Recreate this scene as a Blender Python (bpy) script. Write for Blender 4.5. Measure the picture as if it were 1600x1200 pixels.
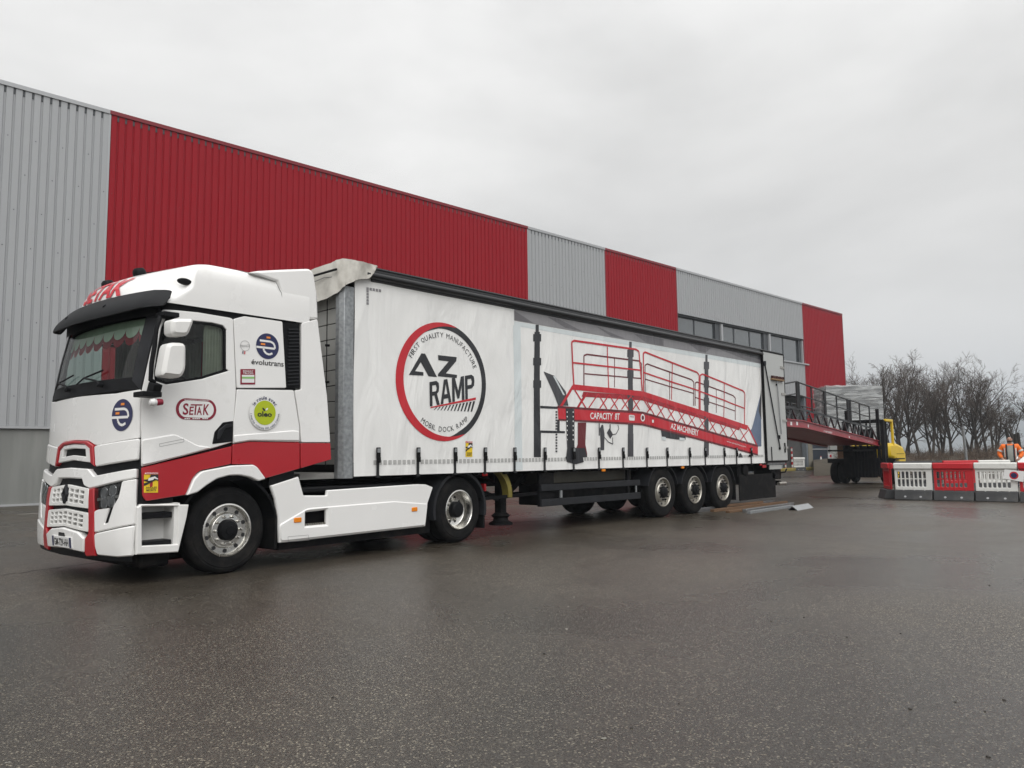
import bpy, bmesh, math, random
from mathutils import Vector, Matrix
from mathutils.geometry import delaunay_2d_cdt

R_ = math.radians
scene = bpy.context.scene
for o in list(bpy.data.objects):
    bpy.data.objects.remove(o, do_unlink=True)
COL = scene.collection

# ------------------------------------------------------------------ camera
# world axes: X runs along the lorry (rear = +X), Y away from the camera, Z up
CF, CPITCH, CROLL, CH, CYAW = 1190.635, R_(5.481), R_(-0.743), 1.274, R_(43.095)
CPOS = Vector((-5.8957, -8.5192, CH))
_fw = Vector((math.cos(CYAW) * math.cos(CPITCH), math.sin(CYAW) * math.cos(CPITCH), math.sin(CPITCH)))
_r = _fw.cross(Vector((0, 0, 1))).normalized()
_u = _r.cross(_fw)
CR = _r * math.cos(CROLL) + _u * math.sin(CROLL)
CU = _u * math.cos(CROLL) - _r * math.sin(CROLL)
cam_data = bpy.data.cameras.new("camera")
cam = bpy.data.objects.new("camera", cam_data)
COL.objects.link(cam)
cam_data.sensor_fit = 'HORIZONTAL'
cam_data.sensor_width = 36.0
cam_data.lens = CF / 1600.0 * 36.0
cam_data.clip_start = 0.05
cam_data.clip_end = 6000
m = Matrix.Identity(4)
for i in range(3):
    m[i][0], m[i][1], m[i][2], m[i][3] = CR[i], CU[i], -_fw[i], CPOS[i]
cam.matrix_world = m
scene.camera = cam

# ------------------------------------------------------------------ overcast sky
world = bpy.data.worlds.new("World")
scene.world = world
world.use_nodes = True
wn, wl = world.node_tree.nodes, world.node_tree.links
wn.clear()
w_out = wn.new('ShaderNodeOutputWorld')
w_bg = wn.new('ShaderNodeBackground')
w_sky = wn.new('ShaderNodeTexSky')
w_sky.sky_type = 'NISHITA'
w_sky.sun_disc = False
w_sky.sun_elevation = R_(49)
w_sky.sun_rotation = R_(215)
w_tc = wn.new('ShaderNodeTexCoord')
w_sep = wn.new('ShaderNodeSeparateXYZ')
wl.new(w_tc.outputs['Generated'], w_sep.inputs[0])
# cloud deck: brightness rises smoothly from the horizon to the zenith
w_ramp = wn.new('ShaderNodeValToRGB')
els = w_ramp.color_ramp.elements
els[0].position = 0.0
els[0].color = (0.60, 0.588, 0.572, 1)
els[1].position = 1.0
els[1].color = (1.5, 1.5, 1.49, 1)
e = els.new(0.22); e.color = (0.675, 0.665, 0.65, 1)
e = els.new(0.45); e.color = (0.83, 0.823, 0.81, 1)
e = els.new(0.62); e.color = (1.0, 0.995, 0.985, 1)
wl.new(w_sep.outputs['Z'], w_ramp.inputs[0])
w_map = wn.new('ShaderNodeMapping')
w_map.inputs['Scale'].default_value = (1.0, 1.0, 2.6)
wl.new(w_tc.outputs['Generated'], w_map.inputs[0])
w_noise = wn.new('ShaderNodeTexNoise')
w_noise.inputs['Scale'].default_value = 1.9
w_noise.inputs['Detail'].default_value = 6
w_noise.inputs['Roughness'].default_value = 0.52
w_noise.inputs['Distortion'].default_value = 0.25
wl.new(w_map.outputs[0], w_noise.inputs['Vector'])
w_cr = wn.new('ShaderNodeMapRange')
w_cr.inputs['From Min'].default_value = 0.3
w_cr.inputs['From Max'].default_value = 0.68
w_cr.inputs['To Min'].default_value = 0.75
w_cr.inputs['To Max'].default_value = 1.09
wl.new(w_noise.outputs[0], w_cr.inputs['Value'])
w_mul = wn.new('ShaderNodeVectorMath'); w_mul.operation = 'SCALE'
wl.new(w_ramp.outputs[0], w_mul.inputs[0])
wl.new(w_cr.outputs[0], w_mul.inputs['Scale'])
w_sk = wn.new('ShaderNodeVectorMath'); w_sk.operation = 'SCALE'
w_sk.inputs['Scale'].default_value = 0.05
wl.new(w_sky.outputs[0], w_sk.inputs[0])
w_mix = wn.new('ShaderNodeMix'); w_mix.data_type = 'RGBA'
w_mix.inputs['Factor'].default_value = 0.96
wl.new(w_sk.outputs[0], w_mix.inputs['A'])
wl.new(w_mul.outputs[0], w_mix.inputs['B'])
wl.new(w_mix.outputs['Result'], w_bg.inputs['Color'])
w_bg.inputs['Strength'].default_value = 0.92
wl.new(w_bg.outputs[0], w_out.inputs['Surface'])

sun_data = bpy.data.lights.new("sun", 'SUN')
sun_data.energy = 1.5
sun_data.angle = R_(60)
sun_data.color = (1.0, 0.985, 0.96)
sun = bpy.data.objects.new("sun", sun_data)
COL.objects.link(sun)
sun.location = (-10, -10, 30)
sun.rotation_euler = Vector((0.38, 0.58, -0.80)).to_track_quat('-Z', 'Y').to_euler()

vs = scene.view_settings
vs.view_transform = 'Standard'
vs.look = 'None'
vs.exposure = 0.40
vs.gamma = 1.0
vs.use_curve_mapping = False
scene.cycles.max_bounces = 8
scene.cycles.transparent_max_bounces = 12

# ------------------------------------------------------------------ materials
def mat(name, col, rough=0.5, metal=0.0, var=0.0, vscale=3.0, bump=0.0, bscale=40.0, rvar=0.0,
        coat=0.0, spec=0.5, stretch=(1, 1, 1), dirt=None, dscale=1.5, dthr=(0.55, 0.75), emit=None):
    m = bpy.data.materials.new(name)
    m.use_nodes = True
    nt = m.node_tree
    b = nt.nodes['Principled BSDF']
    b.inputs['Base Color'].default_value = (*col, 1)
    b.inputs['Roughness'].default_value = rough
    b.inputs['Metallic'].default_value = metal
    b.inputs['Coat Weight'].default_value = coat
    b.inputs['Coat Roughness'].default_value = 0.08
    b.inputs['Specular IOR Level'].default_value = spec
    tc = mp = None
    if var or bump or rvar or dirt:
        tc = nt.nodes.new('ShaderNodeTexCoord')
        mp = nt.nodes.new('ShaderNodeMapping')
        mp.inputs['Scale'].default_value = stretch
        nt.links.new(tc.outputs['Object'], mp.inputs[0])
    last = None
    if var:
        n = nt.nodes.new('ShaderNodeTexNoise')
        n.inputs['Scale'].default_value = vscale
        n.inputs['Detail'].default_value = 5
        nt.links.new(mp.outputs[0], n.inputs['Vector'])
        mr = nt.nodes.new('ShaderNodeMapRange')
        mr.inputs['From Min'].default_value = 0.3
        mr.inputs['From Max'].default_value = 0.7
        mr.inputs['To Min'].default_value = 1 - var
        mr.inputs['To Max'].default_value = 1 + var
        nt.links.new(n.outputs[0], mr.inputs['Value'])
        sc = nt.nodes.new('ShaderNodeVectorMath'); sc.operation = 'SCALE'
        sc.inputs[0].default_value = col
        nt.links.new(mr.outputs[0], sc.inputs['Scale'])
        last = sc.outputs[0]
    if dirt:
        n = nt.nodes.new('ShaderNodeTexNoise')
        n.inputs['Scale'].default_value = dscale
        n.inputs['Detail'].default_value = 8
        n.inputs['Roughness'].default_value = 0.65
        nt.links.new(mp.outputs[0], n.inputs['Vector'])
        mr = nt.nodes.new('ShaderNodeMapRange')
        mr.inputs['From Min'].default_value, mr.inputs['From Max'].default_value = dthr
        nt.links.new(n.outputs[0], mr.inputs['Value'])
        mx = nt.nodes.new('ShaderNodeMix'); mx.data_type = 'RGBA'
        nt.links.new(mr.outputs[0], mx.inputs['Factor'])
        mx.inputs['A'].default_value = (*col, 1)
        if last: nt.links.new(last, mx.inputs['A'])
        mx.inputs['B'].default_value = (*dirt, 1)
        last = mx.outputs['Result']
    if last: nt.links.new(last, b.inputs['Base Color'])
    if rvar:
        n = nt.nodes.new('ShaderNodeTexNoise')
        n.inputs['Scale'].default_value = vscale * 1.7
        n.inputs['Detail'].default_value = 6
        nt.links.new(mp.outputs[0], n.inputs['Vector'])
        mr = nt.nodes.new('ShaderNodeMapRange')
        mr.inputs['To Min'].default_value = max(0.02, rough - rvar)
        mr.inputs['To Max'].default_value = min(1, rough + rvar)
        nt.links.new(n.outputs[0], mr.inputs['Value'])
        nt.links.new(mr.outputs[0], b.inputs['Roughness'])
    if bump:
        n = nt.nodes.new('ShaderNodeTexNoise')
        n.inputs['Scale'].default_value = bscale
        n.inputs['Detail'].default_value = 5
        nt.links.new(mp.outputs[0], n.inputs['Vector'])
        bp = nt.nodes.new('ShaderNodeBump')
        bp.inputs['Strength'].default_value = bump
        bp.inputs['Distance'].default_value = 0.02
        nt.links.new(n.outputs[0], bp.inputs['Height'])
        nt.links.new(bp.outputs[0], b.inputs['Normal'])
    if emit:
        b.inputs['Emission Color'].default_value = (*emit[0], 1)
        b.inputs['Emission Strength'].default_value = emit[1]
    return m

def glass_mat(name, tint, ior=1.45):
    m = bpy.data.materials.new(name)
    m.use_nodes = True
    nt = m.node_tree
    nt.nodes.clear()
    o = nt.nodes.new('ShaderNodeOutputMaterial')
    mx = nt.nodes.new('ShaderNodeMixShader')
    t = nt.nodes.new('ShaderNodeBsdfTransparent')
    t.inputs[0].default_value = (*tint, 1)
    g = nt.nodes.new('ShaderNodeBsdfGlossy')
    g.inputs['Roughness'].default_value = 0.02
    f = nt.nodes.new('ShaderNodeFresnel')
    f.inputs[0].default_value = ior
    nt.links.new(f.outputs[0], mx.inputs[0])
    nt.links.new(t.outputs[0], mx.inputs[1])
    nt.links.new(g.outputs[0], mx.inputs[2])
    nt.links.new(mx.outputs[0], o.inputs[0])
    return m

M = {}
M['white_paint'] = mat('white_paint', (0.82, 0.815, 0.80), 0.26, var=0.03, vscale=1.2, coat=0.5, rvar=0.08,
                       dirt=(0.66, 0.65, 0.62), dscale=2.2, dthr=(0.60, 0.9))
M['red_paint'] = mat('red_paint', (0.40, 0.008, 0.016), 0.30, var=0.05, vscale=1.5, coat=0.4, rvar=0.08)
M['white_plastic'] = mat('white_plastic', (0.76, 0.755, 0.735), 0.42, var=0.04, vscale=5)
M['black_plastic'] = mat('black_plastic', (0.008, 0.0083, 0.0095), 0.5, var=0.25, vscale=6, bump=0.05, bscale=160, spec=.12)
M['dark_plastic'] = mat('dark_plastic', (0.020, 0.021, 0.024), 0.5, var=0.2, vscale=5, rvar=0.1, spec=.2)
M['chassis'] = mat('chassis', (0.007, 0.007, 0.008), 0.6, var=0.4, vscale=7, rvar=0.15, spec=.1,
                   dirt=(0.028, 0.025, 0.022), dscale=4, dthr=(0.5, 0.8))
M['rubber'] = mat('rubber', (0.0085, 0.0085, 0.009), 0.7, spec=.12, var=0.25, vscale=9, bump=0.15, bscale=60,
                  dirt=(0.030, 0.027, 0.024), dscale=5, dthr=(0.5, 0.85))
M['alu'] = mat('alu', (0.66, 0.65, 0.62), 0.24, metal=1.0, var=0.08, vscale=8, rvar=0.1)
M['alu_dull'] = mat('alu_dull', (0.46, 0.44, 0.395), 0.42, metal=0.9, var=0.15, vscale=14, rvar=0.12,
                    dirt=(0.24, 0.21, 0.16), dscale=9, dthr=(0.6, 0.85))
M['galv'] = mat('galv', (0.30, 0.315, 0.325), 0.5, metal=0.55, var=0.22, vscale=22, rvar=0.1)
M['steel'] = mat('steel', (0.42, 0.43, 0.44), 0.35, metal=0.9, var=0.1, vscale=9)
M['grey_metal'] = mat('grey_metal', (0.30, 0.295, 0.28), 0.55, var=0.1, vscale=5, dirt=(0.17, 0.16, 0.145), dscale=3)
M['orange_lens'] = mat('orange_lens', (0.80, 0.24, 0.01), 0.2)
M['red_lens'] = mat('red_lens', (0.35, 0.008, 0.012), 0.2)
M['lens_clear'] = mat('lens_clear', (0.55, 0.56, 0.57), 0.12, metal=0.7)
M['glass'] = glass_mat('glass', (0.60, 0.72, 0.67), 1.5)
M['side_glass'] = glass_mat('side_glass', (0.78, 0.84, 0.82), 1.5)
M['lamp_glass'] = glass_mat('lamp_glass', (0.75, 0.77, 0.78), 1.45)
M['navy'] = mat('navy', (0.018, 0.022, 0.085), 0.35)
M['print_white'] = mat('print_white', (0.78, 0.78, 0.77), 0.4)
M['print_orange'] = mat('print_orange', (0.80, 0.25, 0.03), 0.4)
M['print_yellow'] = mat('print_yellow', (0.80, 0.56, 0.02), 0.4)
M['print_black'] = mat('print_black', (0.02, 0.02, 0.022), 0.42)
M['print_maroon'] = mat('print_maroon', (0.24, 0.008, 0.03), 0.4)
M['print_lime'] = mat('print_lime', (0.42, 0.50, 0.01), 0.4)
M['print_green'] = mat('print_green', (0.25, 0.50, 0.16), 0.4)
M['print_grey'] = mat('print_grey', (0.25, 0.25, 0.25), 0.45)
M['print_red'] = mat('print_red', (0.55, 0.02, 0.035), 0.4)

# ------------------------------------------------------------------ object helpers
def tag(o, label=None, cat=None, group=None, kind=None):
    if label: o['label'] = label
    if cat: o['category'] = cat
    if group: o['group'] = group
    if kind: o['kind'] = kind
    return o

def empty(name, loc=(0, 0, 0), rz=0.0, label=None, cat=None, group=None):
    o = bpy.data.objects.new(name, None)
    o.empty_display_size = 0.3
    COL.objects.link(o)
    o.location = loc
    o.rotation_euler = (0, 0, rz)
    tag(o, label, cat, group)
    return o

def mesh_obj(name, verts, faces, material, parent=None, smooth=True, angle=32, bevel=0.0, mats=None, midx=None):
    me = bpy.data.meshes.new(name)
    me.from_pydata([tuple(v) for v in verts], [], faces)
    me.update()
    if mats:
        for mm in mats: me.materials.append(mm)
        me.polygons.foreach_set('material_index', midx)
    else:
        me.materials.append(material)
    if smooth:
        me.polygons.foreach_set('use_smooth', [True] * len(me.polygons))
        me.set_sharp_from_angle(angle=R_(angle))
    o = bpy.data.objects.new(name, me)
    COL.objects.link(o)
    if parent: o.parent = parent
    if bevel:
        bv = o.modifiers.new('bevel', 'BEVEL')
        bv.width = bevel
        bv.segments = 2
        bv.limit_method = 'ANGLE'
        bv.angle_limit = R_(40)
        bv.harden_normals = False
    return o

def share(src, name, parent=None, loc=None, rz=None):
    o = src.copy()
    o.name = name
    COL.objects.link(o)
    o.parent = parent
    if loc is not None: o.location = loc
    if rz is not None: o.rotation_euler = (0, 0, rz)
    return o

def copy_tree(src, parent=None, loc=None, rz=None, label=None):
    o = src.copy()
    COL.objects.link(o)
    o.parent = parent
    if loc is not None: o.location = loc
    if rz is not None: o.rotation_euler = (0, 0, rz)
    if label: o['label'] = label
    for ch in list(src.children):
        copy_tree(ch, o)
    return o

class MB:
    def __init__(s):
        s.v = []; s.f = []
    def add(s, vs, fs):
        n = len(s.v)
        s.v += [Vector(p) for p in vs]
        s.f += [tuple(i + n for i in f) for f in fs]
        return s
    def box(s, x0, x1, y0, y1, z0, z1):
        return s.add([(x0, y0, z0), (x1, y0, z0), (x1, y1, z0), (x0, y1, z0), (x0, y0, z1), (x1, y0, z1), (x1, y1, z1), (x0, y1, z1)],
                     [(3, 2, 1, 0), (4, 5, 6, 7), (0, 1, 5, 4), (1, 2, 6, 5), (2, 3, 7, 6), (3, 0, 4, 7)])
    def bar(s, a, b, w, h, up=(0, 0, 1)):
        a, b = Vector(a), Vector(b)
        d = (b - a).normalized()
        side = d.cross(Vector(up))
        if side.length < 1e-4: side = d.cross(Vector((0, 1, 0)))
        side.normalize()
        upv = side.cross(d).normalized()
        vs = []
        for p in (a, b):
            for sx, sz in ((-1, -1), (1, -1), (1, 1), (-1, 1)):
                vs.append(p + side * (w / 2 * sx) + upv * (h / 2 * sz))
        return s.add(vs, [(0, 1, 2, 3), (7, 6, 5, 4), (4, 5, 1, 0), (5, 6, 2, 1), (6, 7, 3, 2), (7, 4, 0, 3)])
    def tube(s, a, b, r, n=8, r2=None, cap=True):
        a, b = Vector(a), Vector(b)
        r2 = r if r2 is None else r2
        d = (b - a).normalized()
        x = d.orthogonal().normalized()
        y = d.cross(x)
        vs = []
        for p, rr in ((a, r), (b, r2)):
            for i in range(n):
                t = 2 * math.pi * i / n
                vs.append(p + x * (rr * math.cos(t)) + y * (rr * math.sin(t)))
        fs = [(i, (i + 1) % n, n + (i + 1) % n, n + i) for i in range(n)]
        if cap: fs += [tuple(range(n - 1, -1, -1)), tuple(range(n, 2 * n))]
        return s.add(vs, fs)
    def path(s, pts, r, n=8):
        pts = [Vector(p) for p in pts]
        rings = []
        prev = None
        for i, p in enumerate(pts):
            if i == 0: d = pts[1] - p
            elif i == len(pts) - 1: d = p - pts[i - 1]
            else: d = (pts[i + 1] - p).normalized() + (p - pts[i - 1]).normalized()
            d.normalize()
            x = d.orthogonal().normalized() if prev is None else (prev - d * prev.dot(d)).normalized()
            prev = x
            y = d.cross(x)
            rings.append([p + x * (r * math.cos(2 * math.pi * k / n)) + y * (r * math.sin(2 * math.pi * k / n)) for k in range(n)])
        vs = [v for rg in rings for v in rg]
        fs = []
        for i in range(len(rings) - 1):
            for k in range(n):
                a, b = i * n + k, i * n + (k + 1) % n
                fs.append((a, b, b + n, a + n))
        fs.append(tuple(range(n - 1, -1, -1)))
        fs.append(tuple((len(rings) - 1) * n + k for k in range(n)))
        return s.add(vs, fs)
    def lathe(s, prof, origin, axis=(0, 1, 0), n=32, closed=False, cap0=True):
        """prof: list of (r, a) radius and axial position"""
        o = Vector(origin); ax = Vector(axis).normalized()
        x = ax.orthogonal().normalized(); y = ax.cross(x)
        vs = []
        for (r, a) in prof:
            for k in range(n):
                t = 2 * math.pi * k / n
                vs.append(o + ax * a + x * (r * math.cos(t)) + y * (r * math.sin(t)))
        fs = []
        L = len(prof)
        for i in range(L if closed else L - 1):
            j = (i + 1) % L
            for k in range(n):
                k2 = (k + 1) % n
                fs.append((i * n + k, j * n + k, j * n + k2, i * n + k2))
        if not closed:
            if cap0: fs.append(tuple(range(n)))
            fs.append(tuple((L - 1) * n + k for k in range(n - 1, -1, -1)))
        return s.add(vs, fs)
    def prism(s, poly, fn, d0, d1):
        """poly: 2d outline, fn(u,v,d)->3d"""
        n = len(poly)
        vs = [fn(u, v, d0) for u, v in poly] + [fn(u, v, d1) for u, v in poly]
        fs = [tuple(range(n - 1, -1, -1)), tuple(range(n, 2 * n))]
        fs += [(i, (i + 1) % n, n + (i + 1) % n, n + i) for i in range(n)]
        return s.add(vs, fs)
    def grid(s, rows):
        n = len(rows[0])
        vs = [p for r in rows for p in r]
        fs = []
        for i in range(len(rows) - 1):
            for k in range(n - 1):
                fs.append((i * n + k, i * n + k + 1, (i + 1) * n + k + 1, (i + 1) * n + k))
        return s.add(vs, fs)
    def build(s, name, material, parent=None, smooth=True, angle=32, bevel=0.0, fix=True):
        o = mesh_obj(name, s.v, s.f, material, parent, smooth, angle, bevel)
        if fix:
            bm = bmesh.new(); bm.from_mesh(o.data)
            bmesh.ops.recalc_face_normals(bm, faces=bm.faces)
            bm.to_mesh(o.data); bm.free()
            if smooth: o.data.set_sharp_from_angle(angle=R_(angle))
        return o

# ------------------------------------------------------------------ photo pixel -> direction
def ray(px, py):
    return _fw + CR * ((px - 800) / CF) + CU * ((600 - py) / CF)
def zm(ox, oy, k, *pts):
    return [(ox + x / k, oy + y / k) for x, y in pts]
def ground_pt(px, py):
    d = ray(px, py); t = -CPOS.z / d.z
    return CPOS + d * t
def at_depth(px, py, t):
    return CPOS + ray(px, py) * t

# ------------------------------------------------------------------ surfaces and sheets
class Surf:
    """P(u,v) gives a point; sign picks the outward side"""
    def __init__(s, fn, flip=1.0, to_local=None):
        s.fn = fn; s.flip = flip; s.to_local = to_local
    def N(s, u, v, e=0.004):
        a = s.fn(u + e, v) - s.fn(u - e, v)
        b = s.fn(u, v + e) - s.fn(u, v - e)
        return a.cross(b).normalized() * s.flip
    def P(s, u, v, o=0.0):
        p = s.fn(u, v)
        return p + s.N(u, v) * o if o else p
    def px(s, px, py, guess, o=0.0):
        """(u,v) of the surface point seen at a photo pixel (Newton)"""
        d = ray(px, py); c = CPOS.copy()
        if s.to_local:
            c2 = s.to_local(c); d = s.to_local(c + d) - c2; c = c2
        u, v = guess
        ax = d.orthogonal().normalized(); ay = d.cross(ax).normalized()
        for it in range(25):
            def res(u, v):
                q = s.P(u, v, o) - c
                return q.dot(ax), q.dot(ay)
            r0 = res(u, v)
            h = 1e-3
            ru = res(u + h, v); rv = res(u, v + h)
            a, b = (ru[0] - r0[0]) / h, (rv[0] - r0[0]) / h
            cc, dd = (ru[1] - r0[1]) / h, (rv[1] - r0[1]) / h
            det = a * dd - b * cc
            if abs(det) < 1e-9: break
            du = (-r0[0] * dd + r0[1] * b) / det
            dv = (-a * r0[1] + cc * r0[0]) / det
            du = max(-.4, min(.4, du)); dv = max(-.4, min(.4, dv))
            u += du; v += dv
            if abs(du) + abs(dv) < 1e-5: break
        return (u, v)
    def pxs(s, pts, guess, o=0.0):
        out = []
        g = guess
        for p in pts:
            g = s.px(p[0], p[1], g, o)
            out.append(g)
        return out

def inside(p, poly):
    x, y = p; c = False; n = len(poly)
    j = n - 1
    for i in range(n):
        xi, yi = poly[i]; xj, yj = poly[j]
        if (yi > y) != (yj > y) and x < (xj - xi) * (y - yi) / (yj - yi) + xi: c = not c
        j = i
    return c
def area2(poly):
    return 0.5 * sum(poly[i - 1][0] * poly[i][1] - poly[i][0] * poly[i - 1][1] for i in range(len(poly)))
def densify(poly, L):
    out = []
    n = len(poly)
    for i in range(n):
        a, b = poly[i], poly[(i + 1) % n]
        d = math.hypot(b[0] - a[0], b[1] - a[1])
        k = max(1, int(math.ceil(d / L)))
        for j in range(k):
            t = j / k
            out.append((a[0] + (b[0] - a[0]) * t, a[1] + (b[1] - a[1]) * t))
    return out
def rounded(poly, r, seg=3):
    out = []
    n = len(poly)
    for i in range(n):
        p0, p, p1 = Vector(poly[i - 1]), Vector(poly[i]), Vector(poly[(i + 1) % n])
        a, b = p0 - p, p1 - p
        rr = min(r, a.length * 0.45, b.length * 0.45)
        if rr < 1e-4: out.append(tuple(p)); continue
        s, e = p + a.normalized() * rr, p + b.normalized() * rr
        for k in range(seg + 1):
            t = k / seg
            q = s * (1 - t) ** 2 + p * (2 * t * (1 - t)) + e * t ** 2
            out.append((q.x, q.y))
    return out
def inset(poly, b):
    n = len(poly)
    sgn = 1 if area2(poly) > 0 else -1
    out = []
    for i in range(n):
        p0, p, p1 = Vector(poly[i - 1]), Vector(poly[i]), Vector(poly[(i + 1) % n])
        d0, d1 = (p - p0), (p1 - p)
        if d0.length < 1e-9 or d1.length < 1e-9: out.append(tuple(p)); continue
        d0.normalize(); d1.normalize()
        n0 = Vector((-d0.y, d0.x)) * sgn; n1 = Vector((-d1.y, d1.x)) * sgn
        mm = n0 + n1
        if mm.length < 1e-6: out.append(tuple(p + n0 * b)); continue
        mm.normalize()
        c = max(0.45, mm.dot(n0))
        q = p + mm * (b / c)
        out.append((q.x, q.y))
    return out
def mirror_u(half):
    """close a half outline (running from the centre line out and back to it) with its mirror image in u"""
    return half + [(-u, v) for u, v in reversed(half)]

def cdt_fill(outer, holes, grid):
    pts = list(outer)
    edges = [(i, (i + 1) % len(outer)) for i in range(len(outer))]
    for h in holes:
        n = len(pts)
        pts += list(h)
        edges += [(n + i, n + (i + 1) % len(h)) for i in range(len(h))]
    if grid:
        us = [p[0] for p in outer]; vs_ = [p[1] for p in outer]
        u0, u1, v0, v1 = min(us), max(us), min(vs_), max(vs_)
        nu, nv = int((u1 - u0) / grid), int((v1 - v0) / grid)
        loops = [outer] + holes
        segs = [(l[i], l[(i + 1) % len(l)]) for l in loops for i in range(len(l))]
        for i in range(1, nu + 1):
            for j in range(1, nv + 1):
                p = (u0 + (u1 - u0) * i / (nu + 1), v0 + (v1 - v0) * j / (nv + 1))
                if not inside(p, outer) or any(inside(p, h) for h in holes): continue
                ok = True
                for a, b in segs:
                    dx, dy = b[0] - a[0], b[1] - a[1]
                    L2 = dx * dx + dy * dy
                    t = max(0, min(1, ((p[0] - a[0]) * dx + (p[1] - a[1]) * dy) / L2)) if L2 > 0 else 0
                    ex, ey = a[0] + t * dx - p[0], a[1] + t * dy - p[1]
                    if ex * ex + ey * ey < (grid * .35) ** 2: ok = False; break
                if ok: pts.append(p)
    vo, eo, fo, ov, oe, of = delaunay_2d_cdt([Vector(p) for p in pts], edges, [], 0, 1e-6)
    fs = []
    for f in fo:
        cx = sum(vo[i].x for i in f) / len(f); cy = sum(vo[i].y for i in f) / len(f)
        if inside((cx, cy), outer) and not any(inside((cx, cy), h) for h in holes):
            fs.append(tuple(f))
    return [(p.x, p.y) for p in vo], fs

def sheet_geo(surf, outer, o1, th, holes=(), edge=0.006, L=0.12, grid=0.0):
    if area2(outer) < 0: outer = outer[::-1]
    hl = []
    for h in holes:
        h = list(h)
        if area2(h) > 0: h = h[::-1]
        hl.append(densify(h, L))
    outer = densify(outer, L)
    loops = [outer] + hl
    ins = [inset(l, edge) if k == 0 else inset(l, -edge) for k, l in enumerate(loops)]
    v2, fs = cdt_fill(ins[0], ins[1:], grid)
    verts = [surf.P(u, v, o1) for u, v in v2]
    faces = list(fs)
    key = {}
    for i, p in enumerate(v2): key[(round(p[0], 5), round(p[1], 5))] = i
    def idx(p):
        k = (round(p[0], 5), round(p[1], 5))
        if k in key: return key[k]
        best = min(range(len(v2)), key=lambda i: (v2[i][0] - p[0]) ** 2 + (v2[i][1] - p[1]) ** 2)
        return best
    for l, li in zip(loops, ins):
        n = len(l)
        top = [idx(p) for p in li]
        b1 = len(verts); verts += [surf.P(u, v, o1 - edge) for u, v in l]
        b2 = len(verts); verts += [surf.P(u, v, o1 - th) for u, v in l]
        for i in range(n):
            j = (i + 1) % n
            if top[i] != top[j]: faces.append((top[j], top[i], b1 + i, b1 + j))
            faces.append((b1 + j, b1 + i, b2 + i, b2 + j))
    return verts, faces

def panel(name, surf, outer, material, parent, o=0.0, th=0.025, holes=(), edge=0.006, L=0.12, grid=0.0, rnd=0.0, angle=28):
    if rnd: outer = rounded(outer, rnd)
    v, f = sheet_geo(surf, outer, o, th, holes, edge, L, grid)
    b = MB(); b.v = [Vector(p) for p in v]; b.f = f
    return b.build(name, material, parent, True, angle)

def prints(name, surf, polys, material, parent, o=0.003, L=0.1, grid=0.0, holes=None):
    """flat print: thin filled outlines lying on a surface, one mesh"""
    vs, fs = [], []
    for k, poly in enumerate(polys):
        if area2(poly) < 0: poly = poly[::-1]
        v2, f2 = cdt_fill(densify(poly, L), [densify(h, L) for h in (holes or {}).get(k, [])], grid)
        n = len(vs)
        vs += [surf.P(u, v, o) for u, v in v2]
        fs += [tuple(i + n for i in f) for f in f2]
    b = MB(); b.v = [Vector(p) for p in vs]; b.f = fs
    return b.build(name, material, parent, True, 60)

def stroke(a, b, w):
    a, b = Vector(a), Vector(b)
    d = (b - a).normalized(); n = Vector((-d.y, d.x)) * (w / 2)
    return [tuple(a - n), tuple(b - n), tuple(b + n), tuple(a + n)]
def polyline(pts, w):
    return [stroke(pts[i], pts[i + 1], w) for i in range(len(pts) - 1)]
def circle(c, r, n=40, ry=None):
    ry = ry or r
    return [(c[0] + r * math.cos(2 * math.pi * i / n), c[1] + ry * math.sin(2 * math.pi * i / n)) for i in range(n)]

_glyph_cache = {}
def glyphs(txt, bold=0.0, shear=0.0, spacing=1.0):
    """outline font text as flat triangles, bounding box scaled to 0..1 x 0..1; returns verts, faces, aspect"""
    key = (txt, bold, shear, spacing)
    if key in _glyph_cache: return _glyph_cache[key]
    cu = bpy.data.curves.new('t', 'FONT')
    cu.body = txt
    cu.offset = bold
    cu.shear = shear
    cu.space_character = spacing
    cu.resolution_u = 3
    cu.fill_mode = 'FRONT'
    ob = bpy.data.objects.new('t', cu)
    COL.objects.link(ob)
    dg = bpy.context.evaluated_depsgraph_get()
    dg.update()
    me = bpy.data.meshes.new_from_object(ob.evaluated_get(dg))
    vs = [v.co.copy() for v in me.vertices]
    fs = [tuple(p.vertices) for p in me.polygons]
    bpy.data.objects.remove(ob, do_unlink=True)
    bpy.data.curves.remove(cu)
    bpy.data.meshes.remove(me)
    x0, x1 = min(v.x for v in vs), max(v.x for v in vs)
    y0, y1 = min(v.y for v in vs), max(v.y for v in vs)
    out = [((v.x - x0) / (x1 - x0), (v.y - y0) / (y1 - y0)) for v in vs]
    _glyph_cache[key] = (out, fs, (x1 - x0) / (y1 - y0))
    return _glyph_cache[key]

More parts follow.
